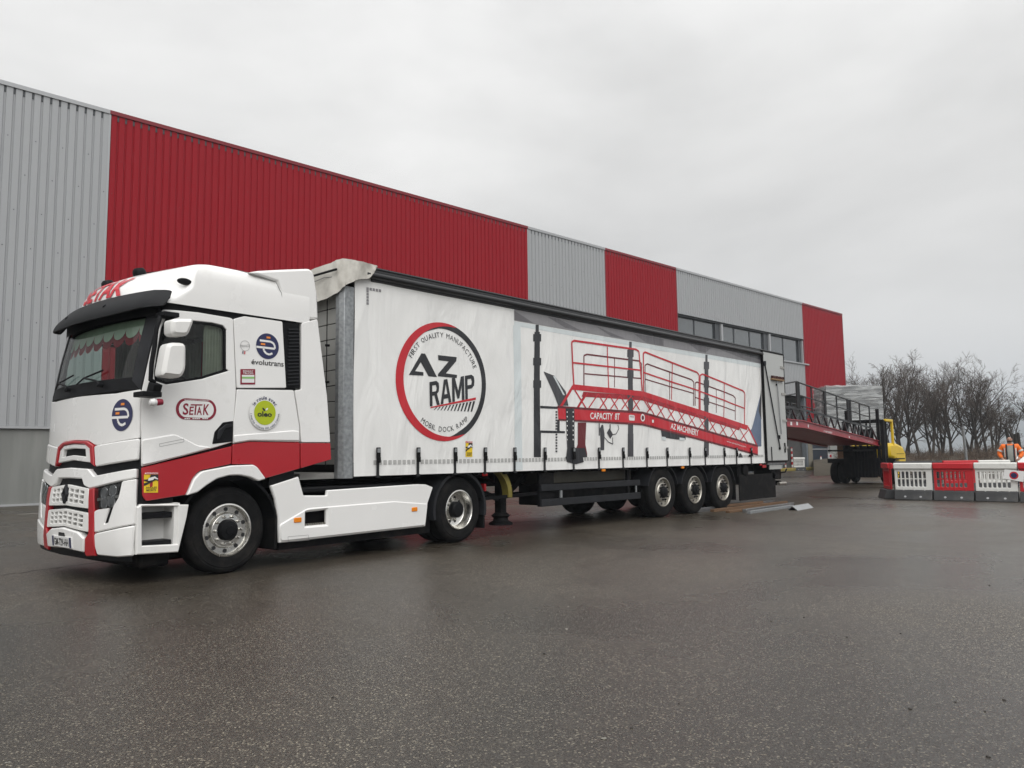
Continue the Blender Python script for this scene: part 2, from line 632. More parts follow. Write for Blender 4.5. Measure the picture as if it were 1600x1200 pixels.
def text_quad(name, txt, surf, quad, material, parent, o=0.004, bold=0.0, shear=0.0, spacing=1.0, fine=0):
    """quad: (u,v) corners bl, br, tr, tl"""
    gv, gf, asp = glyphs(txt, bold, shear, spacing)
    if fine:
        bm = bmesh.new()
        vv = [bm.verts.new((x, y, 0)) for x, y in gv]
        for f in gf:
            try: bm.faces.new([vv[i] for i in f])
            except ValueError: pass
        for k in range(fine):
            bmesh.ops.subdivide_edges(bm, edges=[e for e in bm.edges if e.calc_length() > .04], cuts=1, use_grid_fill=True)
        bmesh.ops.triangulate(bm, faces=bm.faces)
        bm.verts.index_update()
        gv = [(v.co.x, v.co.y) for v in bm.verts]; gf = [tuple(v.index for v in f.verts) for f in bm.faces]
        bm.free()
    bl, br, tr, tl = [Vector(q) for q in quad]
    vs = []
    for x, y in gv:
        q = bl * ((1 - x) * (1 - y)) + br * (x * (1 - y)) + tr * (x * y) + tl * ((1 - x) * y)
        vs.append(surf.P(q.x, q.y, o))
    return mesh_obj(name, vs, gf, material, parent, False)

def text_arc(name, txt, surf, c, r, h, a0, a1, material, parent, o=0.004, bold=0.0, inward=False, su=1.0):
    """letters spread along an arc between angles a0..a1 (degrees); inward = feet outside, read from below"""
    ws = []
    for ch in txt:
        ws.append(0.45 if ch == ' ' else max(0.22, glyphs(ch, bold)[2] * (1.0 if ch not in 'l' else 1.0)) )
    gap = 0.22
    tot = sum(ws) + gap * (len(ws) - 1)
    pos = 0
    vs, fs = [], []
    for ch, w in zip(txt, ws):
        if ch != ' ':
            gv, gf, asp = glyphs(ch, bold)
            n = len(vs)
            ta, tb = pos / tot, (pos + w) / tot
            ch_h = h * (0.72 if ch in 'aceimnorsuvwxz' else 1.0)
            for x, y in gv:
                t = ta + (tb - ta) * x
                a = R_(a0 + (a1 - a0) * t)
                rr = r + (ch_h * y) * (-1 if inward else 1)
                vs.append(surf.P(c[0] + su * rr * math.cos(a), c[1] + rr * math.sin(a), o))
            fs += [tuple(i + n for i in f) for f in gf]
        pos += w + gap
    return mesh_obj(name, vs, fs, material, parent, False)
# ================================================================== ground
def asphalt():
    m = bpy.data.materials.new('wet_asphalt'); m.use_nodes = True
    nt = m.node_tree; N = nt.nodes; Lk = nt.links
    b = N['Principled BSDF']
    tc = N.new('ShaderNodeTexCoord')
    def noise(scale, det=4, rough=.55, vec=None, dist=0):
        n = N.new('ShaderNodeTexNoise'); n.inputs['Scale'].default_value = scale
        n.inputs['Detail'].default_value = det; n.inputs['Roughness'].default_value = rough
        n.inputs['Distortion'].default_value = dist
        Lk.new(vec or tc.outputs['Object'], n.inputs['Vector']); return n.outputs[0]
    def mr(v, a, c, lo, hi):
        n = N.new('ShaderNodeMapRange'); n.inputs['From Min'].default_value = a; n.inputs['From Max'].default_value = c
        n.inputs['To Min'].default_value = lo; n.inputs['To Max'].default_value = hi
        Lk.new(v, n.inputs['Value']); return n.outputs[0]
    def mix(fac, A, B):
        n = N.new('ShaderNodeMix'); n.data_type = 'RGBA'
        if hasattr(fac, 'is_output'): Lk.new(fac, n.inputs['Factor'])
        else: n.inputs['Factor'].default_value = fac
        for k, v in (('A', A), ('B', B)):
            if hasattr(v, 'is_output'): Lk.new(v, n.inputs[k])
            else: n.inputs[k].default_value = (*v, 1)
        return n.outputs['Result']
    big = noise(0.10, 5, .6, dist=.5)
    mid = noise(0.45, 5, .6, dist=.3)
    c = mix(mr(big, .35, .65, 0, 1), (0.034, 0.0262, 0.0192), (0.049, 0.0392, 0.0295))
    c = mix(mr(mid, .42, .70, 0, .5), c, (0.024, 0.0187, 0.014))
    # aggregate: every stone its own tone, a few pale ones
    vo = N.new('ShaderNodeTexVoronoi'); vo.inputs['Scale'].default_value = 128
    Lk.new(tc.outputs['Object'], vo.inputs['Vector'])
    sep = N.new('ShaderNodeSeparateColor'); Lk.new(vo.outputs['Color'], sep.inputs[0])
    c = mix(mr(sep.outputs[0], .40, 1.0, 0, .62), c, (0.120, 0.104, 0.082))
    c = mix(mr(sep.outputs[2], .55, .9, 0, .75), c, (0.008, 0.0068, 0.0056))
    c = mix(mr(sep.outputs[1], .90, .96, 0, .85), c, (0.32, 0.283, 0.215))
    wet = noise(0.28, 5, .55, dist=.4)
    c = mix(mr(wet, .36, .60, .5, 0), c, (0.014, 0.0112, 0.009))
    Lk.new(c, b.inputs['Base Color'])
    r = mr(wet, .38, .62, .23, .44)
    Lk.new(r, b.inputs['Roughness'])
    b.inputs['Specular IOR Level'].default_value = 0.38
    bp = N.new('ShaderNodeBump'); bp.inputs['Strength'].default_value = 0.45; bp.inputs['Distance'].default_value = 0.006
    vd = N.new('ShaderNodeTexVoronoi'); vd.inputs['Scale'].default_value = 128; vd.feature = 'SMOOTH_F1'
    Lk.new(tc.outputs['Object'], vd.inputs['Vector'])
    Lk.new(vd.outputs['Distance'], bp.inputs['Height'])
    Lk.new(bp.outputs[0], b.inputs['Normal'])
    return m
M['asphalt'] = asphalt()
M['earth'] = mat('earth', (0.06, 0.05, 0.035), 0.95, var=0.35, vscale=0.6, bump=0.4, bscale=3)
b = MB(); b.add([(-110, -2670, -.03), (2670, -2670, -.03), (2670, 2670, -.03), (-110, 2670, -.03)], [(0, 1, 2, 3)])
tag(b.build('ground', M['earth']), 'dull brown open ground beyond the paved yard', 'ground', kind='structure')
b = MB(); b.add([(-60, -60, 0), (64, -60, 0), (64, 70, 0), (-60, 70, 0)], [(0, 1, 2, 3)])
tag(b.build('yard', M['asphalt']), 'wet dark asphalt yard with pale aggregate showing', 'yard', kind='structure')
# painted line and laying joint in front of the wall
M['line_paint'] = mat('line_paint', (0.42, 0.41, 0.38), 0.6, var=0.2, vscale=4, dirt=(0.09, .085, .08), dscale=5, dthr=(.5, .7))
p0, p1 = ground_pt(30, 804), ground_pt(70, 801.5)
d = (p1 - p0).normalized(); n_ = Vector((-d.y, d.x, 0)) * .05
b = MB(); b.add([p0 - n_ + Vector((0, 0, .004)), p1 + d * 1.2 - n_ + Vector((0, 0, .004)), p1 + d * 1.2 + n_ + Vector((0, 0, .004)), p0 + n_ + Vector((0, 0, .004))], [(0, 1, 2, 3)])
tag(b.build('parking_line', M['line_paint']), 'short worn white line painted on the asphalt by the concrete plinth', 'marking', kind='structure')
M['joint'] = mat('joint', (0.026, 0.022, 0.018), 0.55, var=0.3, vscale=3)
random.seed(3)
for k, (a, c, w) in enumerate((((0, 899), (225, 870), .05), ((745, 822), (905, 808), .05), ((1216, 766), (1330, 771), .06))):
    pa, pc = ground_pt(*a), ground_pt(*c)
    b = MB(); rows = [[], []]
    d = (pc - pa); n_ = Vector((-d.y, d.x, 0)).normalized()
    for i in range(25):
        q = pa + d * (i / 24) + n_ * random.uniform(-.04, .04)
        ww = w * random.uniform(.4, 1.0)
        rows[0].append(q - n_ * ww / 2 + Vector((0, 0, .003))); rows[1].append(q + n_ * ww / 2 + Vector((0, 0, .003)))
    b.grid(rows); tag(b.build('laying_joint', M['joint']), 'dark tarred joint line running across the asphalt', 'marking', 'tarred joints in the asphalt', 'structure')
# grit and leaf bits lying about
b = MB()
random.seed(11)
for (px, py) in ((1256, 965), (1323, 996), (1407, 990), (1422, 1108), (1493, 1097), (1539, 1112), (1546, 915), (1595, 911), (1061, 1100), (987, 1138), (1205, 971), (1569, 1094), (850, 1022), (1544, 1183), (300, 1010), (520, 1090)):
    q = ground_pt(px, py); s = random.uniform(.005, .009)
    b.lathe([(s * 1.2, 0), (s, s * .7), (0, s)], q, (random.uniform(-.3, .3), random.uniform(-.3, .3), 1), 6)
tag(b.build('grit', M['joint']), 'small dark bits of grit scattered on the asphalt', 'grit', kind='stuff')
b = MB()
for (px, py) in ((943, 1154), (888, 948), (897, 933), (945, 948), (1074, 934), (885, 983), (1059, 1144), (1490, 1089), (700, 900), (730, 870), (12, 1192), (430, 1078)):
    q = ground_pt(px, py); n0 = len(b.v); s = random.uniform(.006, .012)
    b.lathe([(s, 0), (s * .9, .003), (0, .004)], q, (0, 0, 1), 7)
    for v in b.v[n0:]: v.x += random.uniform(-.4, .4) * s; v.y += random.uniform(-.4, .4) * s
qa, qb = ground_pt(872, 852), ground_pt(928, 855)
rows_ = [[], []]
for i in range(12):
    t_ = i / 11; q = qa.lerp(qb, t_); w_ = .035 * math.sin(math.pi * t_) * random.uniform(.6, 1.2) + .004
    rows_[0].append(q + Vector((0, -w_, .003))); rows_[1].append(q + Vector((0, w_, .003)))
b.grid(rows_)
tag(b.build('pale_chips', mat('pale_chip', (.20, .19, .165), .7)), 'pale flattened chips pressed into the asphalt', 'grit', kind='stuff')

# ================================================================== warehouse
BYAW, BY = R_(-3.411), 18.2712
BD = Vector((math.cos(BYAW), math.sin(BYAW), 0)); BN = Vector((-math.sin(BYAW), math.cos(BYAW), 0))   # BN points into the building
WH = empty('warehouse', (0, BY, 0), BYAW, 'long warehouse clad in vertical red and grey ribbed metal sheets', 'warehouse')
def bpx(px, py):
    """photo pixel -> (s along wall, z)"""
    d = ray(px, py); o = Vector((0, BY, 0))
    t = (o - CPOS).dot(BN) / d.dot(BN); q = CPOS + d * t - o
    return q.dot(BD), q.z
ZTOP = 13.05
M['clad_grey'] = mat('clad_grey', (0.355, 0.365, 0.375), 0.5, metal=0.1, var=0.05, vscale=.35, stretch=(1, 1, .25), rvar=.08)
M['clad_red'] = mat('clad_red', (0.285, 0.010, 0.018), 0.6, var=0.06, vscale=.35, stretch=(1, 1, .25), rvar=.06, spec=.16)
M['plinth'] = mat('plinth', (0.19, 0.195, 0.185), 0.8, var=0.14, vscale=2.2, stretch=(1, 1, .12), bump=0.15, bscale=14,
                  dirt=(0.26, 0.265, 0.25), dscale=1.3, dthr=(.55, .8))
M['trim_grey'] = mat('trim_grey', (0.40, 0.41, 0.42), 0.4, metal=.2)
M['trim_red'] = mat('trim_red', (0.20, 0.012, 0.02), 0.4)
M['win_frame'] = mat('win_frame', (0.055, 0.06, 0.066), 0.4)
M['win_glass'] = mat('win_glass', (0.05, 0.062, 0.068), 0.03, spec=1.0, coat=1.0)
M['roof_grey'] = mat('roof_grey', (0.2, 0.2, 0.2), 0.8, var=.1)
def sheet_mesh(w, z0, z1, key, nrib):
    pit = w / nrib; prof = []
    for k in range(nrib):
        x = k * pit
        prof += [(x, 0.0), (x + pit * .16, 0.0), (x + pit * .24, -.038), (x + pit * .92, -.038)]
    prof.append((w, 0.0)); 
    n = len(prof)
    vs = [(x, y, z0) for x, y in prof] + [(x, y, z1) for x, y in prof]
    fs = [(i, i + 1, n + i + 1, n + i) for i in range(n - 1)]
    return vs, fs
_sheets = {}
def cladding(s0, s1, z0, z1, key):
    n = max(1, round((s1 - s0) / 1.0)); w = (s1 - s0) / n
    for k in range(n):
        kk = (round(w, 4), z0, z1, key)
        if kk not in _sheets:
            v, f = sheet_mesh(w, z0, z1, key, 4)
            _sheets[kk] = mesh_obj('cladding_sheet', v, f, M[key], WH, False)
            o = _sheets[kk]
        else:
            o = share(_sheets[kk], 'cladding_sheet', WH)
        o.location = (s0 + k * w, 0, 0)
    # fixing screws
    b = MB(); random.seed(int(s0 * 10) + 7)
    pit = w / 4
    r = 0
    z = z0 + .9
    while z < z1 - .5:
        for i in range(0, n * 4):
            if (i + r * 2) % 3 == 0 and s0 < 30:
                x = s0 + i * pit + pit * .58
                b.add([(x - .014, -.046, z - .014), (x + .014, -.046, z - .014), (x + .014, -.046, z + .014), (x - .014, -.046, z + .014)], [(0, 1, 2, 3)])
        z += 1.15; r += 1
    if b.v:
        o = b.build('fixing_screws', M['trim_red' if key == 'clad_red' else 'win_frame'], WH, False); o['kind'] = 'stuff'
S1, S2, S3, S4, S5, S6 = 2.93, 22.62, 28.78, 35.75, 52.84, 60.12
ZW0, ZW1, ZL = 8.19, 10.14, 5.63
cladding(-22.0, S1, 2.41, ZTOP - .1, 'clad_grey')
cladding(S1, S2, 2.41, ZTOP - .1, 'clad_red')
cladding(S2, S3, 2.41, ZTOP - .1, 'clad_grey')
cladding(S3, S4, 2.41, ZTOP - .1, 'clad_red')
cladding(S4, S5, ZW1, ZTOP - .1, 'clad_grey')
cladding(S4, S5, ZL, ZW0, 'clad_grey')
cladding(S5, S6, 2.41, ZTOP - .1, 'clad_red')
# copings, one length per colour
for a, c, k in ((-22, S1, 'trim_grey'), (S1, S2, 'trim_red'), (S2, S3, 'trim_grey'), (S3, S4, 'trim_red'), (S4, S5, 'trim_grey'), (S5, S6 + .06, 'trim_red')):
    b = MB(); b.box(a, c - .004, -.075, .35, ZTOP - .13, ZTOP); b.build('coping', M[k], WH)
for s in (S1, S2, S3, S4, S5):
    b = MB(); b.box(s - .035, s + .035, -.05, .01, 2.42 if s < 40 else ZL, ZTOP - .14); b.build('joint_trim', M['trim_grey' if s in (S1, S2) else 'trim_red'], WH)
b = MB(); b.box(S6 - .03, S6 + .06, -.06, .12, 2.42, ZTOP - .14); b.build('corner_trim', M['trim_red'], WH)
b = MB(); b.box(-22, S4, -.07, -.005, 2.33, 2.405); b.build('drip_sill', M['trim_grey'], WH)
# concrete plinth panels
s = -22.0
while s < S4 - .1:
    e_ = min(s + 5.95, S4)
    b = MB(); b.box(s, e_ - .02, .02, .25, 0.0, 2.4); b.build('plinth_panel', M['plinth'], WH)
    s += 5.95
b = MB(); b.box(-22, S4, -.03, .019, 0.0, 0.06); b.build('base_angle', M['trim_grey'], WH)
# carcass behind
b = MB()
b.box(-22, S6, 12.0, 40.0, 0, ZTOP - .3)
b.box(-22, S4, .26, 12.0, 0, ZTOP - .3)
b.box(S4, S6, .9, 12.0, ZL + .2, ZTOP - .3)
b.box(S5, S6, .26, 12.0, 0, ZL + .19)
b.build('carcass', M['roof_grey'], WH)
b = MB(); b.box(S6 - .02, S6 + .03, .1, 40, 2.4, ZTOP - .05); b.build('gable_cladding', M['clad_red'], WH)
b = MB(); b.box(-22, S6, -.02, .3, ZTOP - .32, ZTOP - .14); b.build('eaves_beam', M['win_frame'], WH)
# window band
M['band_dark'] = mat('band_dark', (0.02, 0.022, 0.025), .5)
b = MB(); b.box(S4, S5, .30, .88, ZW1 - .02, ZW1 + .1); b.box(S4, S5, .05, .30, ZW1 - .12, ZW1 - .0); b.build('lintel', M['band_dark'], WH)
b = MB(); b.box(S4, S5 + .6, -.12, .35, ZW0 - .06, ZW0 + .04); b.build('window_sill', M['trim_grey'], WH)
groups = [(35.78, 40.30, (37.97,)), (41.13, 46.80, (42.86, 44.98)), (47.66, 52.2, (49.91,))]
for g0, g1, mul in groups:
    xs_ = [g0] + list(mul) + [g1]
    for a, c in zip(xs_, xs_[1:]):
        b = MB()
        t = .06
        b.box(a, c, .2, .28, ZW0 + .04, ZW0 + .04 + t); b.box(a, c, .2, .28, ZW1 - .12 - t, ZW1 - .12)
        b.box(a, a + t, .2, .28, ZW0 + .1, ZW1 - .18); b.box(c - t, c, .2, .28, ZW0 + .1, ZW1 - .18)
        wf = b.build('window', M['win_frame'], WH)
        b = MB(); b.box(a + t, c - t, .23, .245, ZW0 + .1, ZW1 - .18); b.build('pane', M['win_glass'], wf)
for a, c in ((40.30, 41.13), (46.80, 47.66), (52.2, S5)):
    b = MB(); b.box(a + .03, c - .22, .12, .3, ZW0 + .04, ZW1 - .12); b.build('pier', M['win_frame'], WH)
    b = MB(); b.box(c - .2, c, .0, .3, ZW0 + .04, ZW1 - .12); b.build('pier', M['trim_grey'], WH)
b = MB(); b.box(S5 - .0, S5 + .1, -.02, .32, ZL, ZW1); b.build('reveal', M['clad_red'], WH)
# open loading bay under the low wall
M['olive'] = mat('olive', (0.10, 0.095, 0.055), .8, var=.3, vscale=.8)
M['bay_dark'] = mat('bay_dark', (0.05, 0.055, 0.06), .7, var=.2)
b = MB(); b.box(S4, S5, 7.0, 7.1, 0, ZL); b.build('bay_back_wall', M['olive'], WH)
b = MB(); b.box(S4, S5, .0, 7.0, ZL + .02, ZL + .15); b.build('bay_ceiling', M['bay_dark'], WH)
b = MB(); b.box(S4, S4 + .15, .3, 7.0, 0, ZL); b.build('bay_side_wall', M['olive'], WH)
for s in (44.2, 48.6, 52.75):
    b = MB(); b.box(s - .16, s + .16, .05, .4, 0, ZL); b.build('bay_column', mat('column_grey', (.16, .18, .2), .5), WH)
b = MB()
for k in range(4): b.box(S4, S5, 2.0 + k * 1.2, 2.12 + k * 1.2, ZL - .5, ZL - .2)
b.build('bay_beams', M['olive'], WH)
b = MB(); b.bar((49.0, 3.2, .3), (52.6, 3.2, 3.4), .25, .2); b.bar((49.0, 4.2, .3), (52.6, 4.2, 3.4), .25, .2); b.build('bay_stair', M['bay_dark'], WH)
M['kerb_yellow'] = mat('kerb_yellow', (0.30, 0.24, 0.06), .7, var=.3, vscale=2, dirt=(.2, .19, .17), dscale=2)
b = MB(); b.box(44.3, S5 + .8, -.5, -.1, 0, .22); b.build('bay_kerb', M['kerb_yellow'], WH, bevel=.03)
# ground floor under the end bay: dark door, pale panel
b = MB(); b.box(S5, 53.55, .02, .25, 0, 2.4); b.build('plinth_panel', mat('plinth_tan', (.22, .20, .16), .8, var=.1), WH)
d0, d1 = 53.6, 56.3
b = MB(); b.box(d0, d1, .10, .2, 0, 2.4); dd = b.build('sectional_door', mat('door_blue', (0.018, 0.026, 0.042), .45), WH)
b = MB(); b.box(d0, d1, .05, .098, 1.55, 1.63); b.build('door_rail', M['trim_grey'], dd)
b = MB(); b.box(d1, d1 + .14, .0, .25, 0, 2.4); b.build('door_post', M['trim_grey'], WH)
b = MB(); b.box(d1 + .14, d1 + .34, .06, .25, 0, 2.4); b.build('plinth_panel', M['bay_dark'], WH)
b = MB(); b.box(d1 + .35, S6, .02, .25, 0, 2.4); b.build('plinth_panel', mat('plinth_pale', (.38, .39, .37), .7, var=.06, vscale=2), WH)
b = MB(); b.box(55.0, 56.2, -.12, -.02, 2.0, 2.16); b.build('wall_lamp', M['print_white'], WH)
# ================================================================== tractor unit
KX, KY, TY = 1.6, 1.27, 0.0667        # king pin and the slight angle of the tractor to its trailer
_c, _s = math.cos(TY), math.sin(TY)
def to_tractor(p):
    dx, dy = p.x - KX, p.y - KY
    return Vector((KX + dx * _c + dy * _s, KY - dx * _s + dy * _c, p.z))
TR = empty('tractor_unit', (KX - (KX * _c - KY * _s), KY - (KX * _s + KY * _c), 0), TY,
           'white and red sleeper-cab tractor unit coupled to the curtain-sided trailer', 'lorry')

# plan outline of the cab: half front, corner, straight side
_tab = []
for i in range(40):
    d = 1.12 * i / 39
    _tab.append((d, -3.0 + 0.16 * (d / 1.25) ** 2.2))
_d0, _x0 = _tab[-1]
_sl = 0.16 * 2.2 / 1.25 * (_d0 / 1.25) ** 1.2
_ctl = (1.25, _x0 + _sl * (1.25 - _d0))
_end = (1.25, _ctl[1] + 0.16)
for i in range(1, 13):
    t = i / 12
    _tab.append(tuple(_tab[39][k] * (1 - t) ** 2 + _ctl[k] * 2 * t * (1 - t) + _end[k] * t * t for k in (0, 1)))
_tab.append((1.25, 4.0))
_arc = [0.0]
for i in range(1, len(_tab)):
    _arc.append(_arc[-1] + math.hypot(_tab[i][0] - _tab[i - 1][0], _tab[i][1] - _tab[i - 1][1]))
def plan(u):
    a = abs(u); sg = 1 if u >= 0 else -1
    lo, hi = 0, len(_arc) - 1
    while hi - lo > 1:
        md = (lo + hi) // 2
        if _arc[md] <= a: lo = md
        else: hi = md
    t = (a - _arc[lo]) / (_arc[hi] - _arc[lo])
    d = _tab[lo][0] + (_tab[hi][0] - _tab[lo][0]) * t
    x = _tab[lo][1] + (_tab[hi][1] - _tab[lo][1]) * t
    return x, 1.25 - sg * d
U_SIDE0 = _arc[-2]; X_SIDE0 = _tab[-2][1]
def u_of_x(x): return U_SIDE0 + (x - X_SIDE0)
def lerp_tab(z, tab):
    if z <= tab[0][0]: return tab[0][1]
    for (a, fa), (b, fb) in zip(tab, tab[1:]):
        if z <= b:
            t = (z - a) / (b - a)
            return fa + (fb - fa) * t
    return tab[-1][1]
KTAB = [(0.2, -0.02), (0.45, -0.05), (0.9, -0.04), (1.2, -0.01), (1.5, 0.0), (2.02, 0.01), (2.5, 0.09), (2.95, 0.19), (3.2, 0.25)]
def sstep(t):
    t = max(0, min(1, t)); return t * t * (3 - 2 * t)
def cab_fn(u, z):
    x, y = plan(u)
    return Vector((x + lerp_tab(z, KTAB) * sstep((-2.0 - x) / 0.7), y, z))
CAB = Surf(cab_fn, 1.0, to_tractor)
GS, GF = (2.2, 1.5), (0.7, 1.5)
def cs(pts): return CAB.pxs(pts, GS)
def cf(pts): return CAB.pxs(pts, GF)
A_ = lambda *p: zm(220, 400, 5, *p)
B_ = lambda *p: zm(220, 620, 5, *p)
C1 = lambda *p: zm(60, 390, 6.6667, *p)
C2 = lambda *p: zm(60, 560, 6.6667, *p)
C3 = lambda *p: zm(60, 720, 6.6667, *p)
D_ = lambda *p: zm(400, 720, 4, *p)
def centre(half):
    """snap the first and last point of a half outline to the centre line"""
    h = list(half)
    h[0] = (0.0, h[0][1]); h[-1] = (0.0, h[-1][1])
    return mirror_u(h)[:-1] if False else h + [(-u, v) for u, v in reversed(h) if u > 1e-6]
def mir(poly): return [(-u, v) for u, v in reversed(poly)]
CG = 0.12

# dark inner shell seen through the panel gaps
def cab_strip(name, z0, z1, u0, u1, o, material, nz=2, mirror=True):
    b = MB()
    for sg in ((1, -1) if mirror else (1,)):
        rows = []
        for j in range(nz + 1):
            z = z0 + (z1 - z0) * j / nz
            rows.append([CAB.P(sg * (u0 + (u1 - u0) * i / 60), z, o) for i in range(61)])
        b.grid(rows)
    return b.build(name, material, TR, True, 50)
XR = -0.95
cab_strip('cab_shell', 1.13, 2.06, 0.0, u_of_x(XR), -0.034, M['black_plastic'], 4)
cab_strip('cab_shell', 0.84, 1.13, 0.0, u_of_x(-2.44), -0.034, M['black_plastic'], 2)
cab_strip('cab_shell', 0.98, 1.13, u_of_x(-1.30), u_of_x(XR), -0.034, M['black_plastic'], 1)
cab_strip('header_rail', 2.84, 3.06, 0.0, u_of_x(XR), -0.034, M['black_plastic'], 2)
cab_strip('rear_pillar', 2.04, 2.86, u_of_x(-1.86), u_of_x(XR), -0.034, M['black_plastic'], 1)
b = MB(); b.box(XR - .03, XR, 0.04, 2.46, 0.84, 3.5); b.build('cab_rear_wall', M['grey_metal'], TR)
b = MB(); b.box(-2.62, XR, 0.06, 2.44, 1.05, 1.15); b.build('cab_floor', M['black_plastic'], TR)

# ---- left and right side panels
door = cs(zm(0, 0, 1, (252.8, 483.4), (310, 488), (360, 496.5), (364.5, 498.5), (369.2, 608), (367.6, 632), (363, 691), (332, 700.5), (220.3, 729.3), (219.6, 660), (221.2, 608)))
win = cs(A_((195, 484), (560, 522), (640, 542), (668, 575), (668, 880), (684, 898), (480, 960), (200, 1003), (110, 975), (106, 900), (160, 560)))
red_door = cs(B_((2, 555), (714, 386), (706, 524), (470, 574), (440, 592), (402, 640), (350, 766), (45, 814), (13, 775)))
fender = cs(B_((350, 771), (405, 643), (448, 597), (475, 580), (700, 537), (870, 531), (903, 552), (968, 640), (908, 659), (845, 628), (765, 612), (680, 614), (585, 640), (505, 690), (435, 745)))
sl_up = cs(A_((727, 492), (810, 470), (1108, 512), (1138, 1030), (752, 1032)))
vent = cs(A_((1112, 516), (1246, 526), (1250, 1038), (1143, 1031)))
sl_lo = cs(B_((753, -58), (1195, -52), (1241, 240), (1243, 352), (850, 346), (722, 366), (727, 200), (742, 60)))
red_sl = cs(B_((720, 373), (850, 352), (1243, 358), (1243, 560), (975, 637), (907, 547), (872, 527), (714, 527)))
fair = cs(B_((1256, -575), (1380, -606), (1455, 0), (1480, 356), (1253, 356), (1247, 240), (1203, -50), (1253, -55)))
red_fair = cs(B_((1250, 363), (1481, 363), (1487, 490), (1250, 558)))
for sg in (1, -1):
    f = (lambda p: p) if sg == 1 else mir
    dr = panel('door', CAB, f(door), M['white_paint'], TR, 0.0, 0.03, holes=[f(win)], rnd=0.02, grid=CG, edge=0.008)
    panel('door_lower', CAB, f(red_door), M['red_paint'], TR, 0.0, 0.03, rnd=0.015, grid=CG)
    panel('wheel_arch', CAB, f(fender), M['white_paint'], TR, 0.035, 0.09, rnd=0.02, edge=0.012)
    panel('sleeper_hatch', CAB, f(sl_up), M['white_paint'], TR, 0.0, 0.03, rnd=0.02, grid=0.2)
    panel('sleeper_side', CAB, f(sl_lo), M['white_paint'], TR, 0.0, 0.03, rnd=0.015, grid=0.2)
    panel('sleeper_lower', CAB, f(red_sl), M['red_paint'], TR, 0.0, 0.03, rnd=0.012, grid=0.2)
    panel('side_deflector', CAB, f(fair), M['white_paint'], TR, 0.005, 0.035, rnd=0.02, grid=0.2)
    panel('deflector_lower', CAB, f(red_fair), M['red_paint'], TR, 0.005, 0.035, rnd=0.01)
    # window: rubber frame ring, glass
    fr = panel('window_frame', CAB, f(win), M['black_plastic'], dr, -0.004, 0.03, holes=[inset(f(win), 0.028)], edge=0.003)
    panel('side_window', CAB, inset(f(win), 0.02), M['side_glass'], dr, -0.016, 0.006, edge=0.001)
    # air intake grille with slats
    vg = panel('air_intake', CAB, f(vent), M['black_plastic'], TR, -0.012, 0.02, edge=0.004)
    ua = max(abs(vent[0][0]), abs(vent[3][0])) - .02; ub = min(abs(vent[1][0]), abs(vent[2][0]))
    u0, u1 = (ua, ub) if sg == 1 else (-ub, -ua)
    for k in range(17):
        z = 2.18 + 0.043 * k
        zz = [(u0 + 0.03, z), (u1 - 0.012, z + .02 * 1), (u1 - 0.012, z + 0.036), (u0 + 0.03, z + 0.016)]
        panel('slat', CAB, zz, M['dark_plastic'], vg, 0.004, 0.014, edge=0.003)

# pressed swage on the door and sleeper, door handle recess
sw = cs(B_((5, 335), (262, 290), (350, 330), (440, 378), (520, 388), (560, 398), (330, 462), (2, 540)))
panel('door_swage', CAB, sw, M['white_paint'], TR, 0.016, 0.016, rnd=0.03, edge=0.014, grid=CG)
sw2 = cs(B_((725, 300), (1190, 262), (1235, 270), (1240, 345), (850, 342), (724, 362)))
panel('side_swage', CAB, sw2, M['white_paint'], TR, 0.012, 0.012, rnd=0.02, edge=0.011)
hd = cs(B_((557, 370), (575, 275), (640, 200), (722, 188), (716, 350)))
h = panel('door_handle', CAB, hd, M['black_plastic'], TR, 0.006, 0.012, rnd=0.012, edge=0.004)
hb = cs(B_((600, 262), (660, 215), (712, 210), (706, 235), (650, 250), (610, 330), (590, 330)))
panel('grip', CAB, hb, M['dark_plastic'], h, 0.022, 0.02, rnd=0.012)
ln = cs(B_((140, 368), (330, 330), (330, 352), (142, 390)))
prints('press_line', CAB, [q for q in polyline(ln + [ln[0]], 0.004)], M['print_grey'], TR, 0.018)

# ---- front panels
hood = centre(cf(C2((380, 405), (800, 366), (1068, 322), (1062, 600), (1059, 830), (622, 906), (585, 902), (520, 860), (380, 855))))
panel('hood', CAB, hood, M['white_paint'], TR, 0.0, 0.03, rnd=0.02, grid=CG, edge=0.008)
arch_h = cf(C2((380, 858), (520, 863), (585, 906), (597, 1122), (560, 1092), (550, 942), (498, 895), (380, 888)))
panel('hood_arch', CAB, centre(arch_h), M['red_paint'], TR, 0.022, 0.05, grid=CG, edge=0.008)
hl = cf(C2((590, 912), (1058, 836), (1046, 1056), (602, 1126)))
for f in (lambda p: p, mir):
    panel('hood_corner', CAB, f(hl), M['white_paint'], TR, 0.014, 0.05, rnd=0.02, grid=CG, edge=0.012)
vp = centre(cf(C2((380, 893), (497, 899), (548, 946), (556, 1085), (380, 1058))))
vh = centre(cf(C2((380, 938), (498, 944), (503, 1024), (380, 1008))))
panel('hood_vent', CAB, vp, M['white_paint'], TR, 0.01, 0.04, holes=[vh], grid=CG, edge=0.008)
brow = cf(C3((380, 72), (545, 86), (605, 160), (1030, 82), (1028, 182), (612, 280), (558, 290), (497, 258), (478, 188), (380, 182)))
panel('brow', CAB, centre(brow), M['white_paint'], TR, 0.03, 0.07, rnd=0.015, grid=CG, edge=0.012)
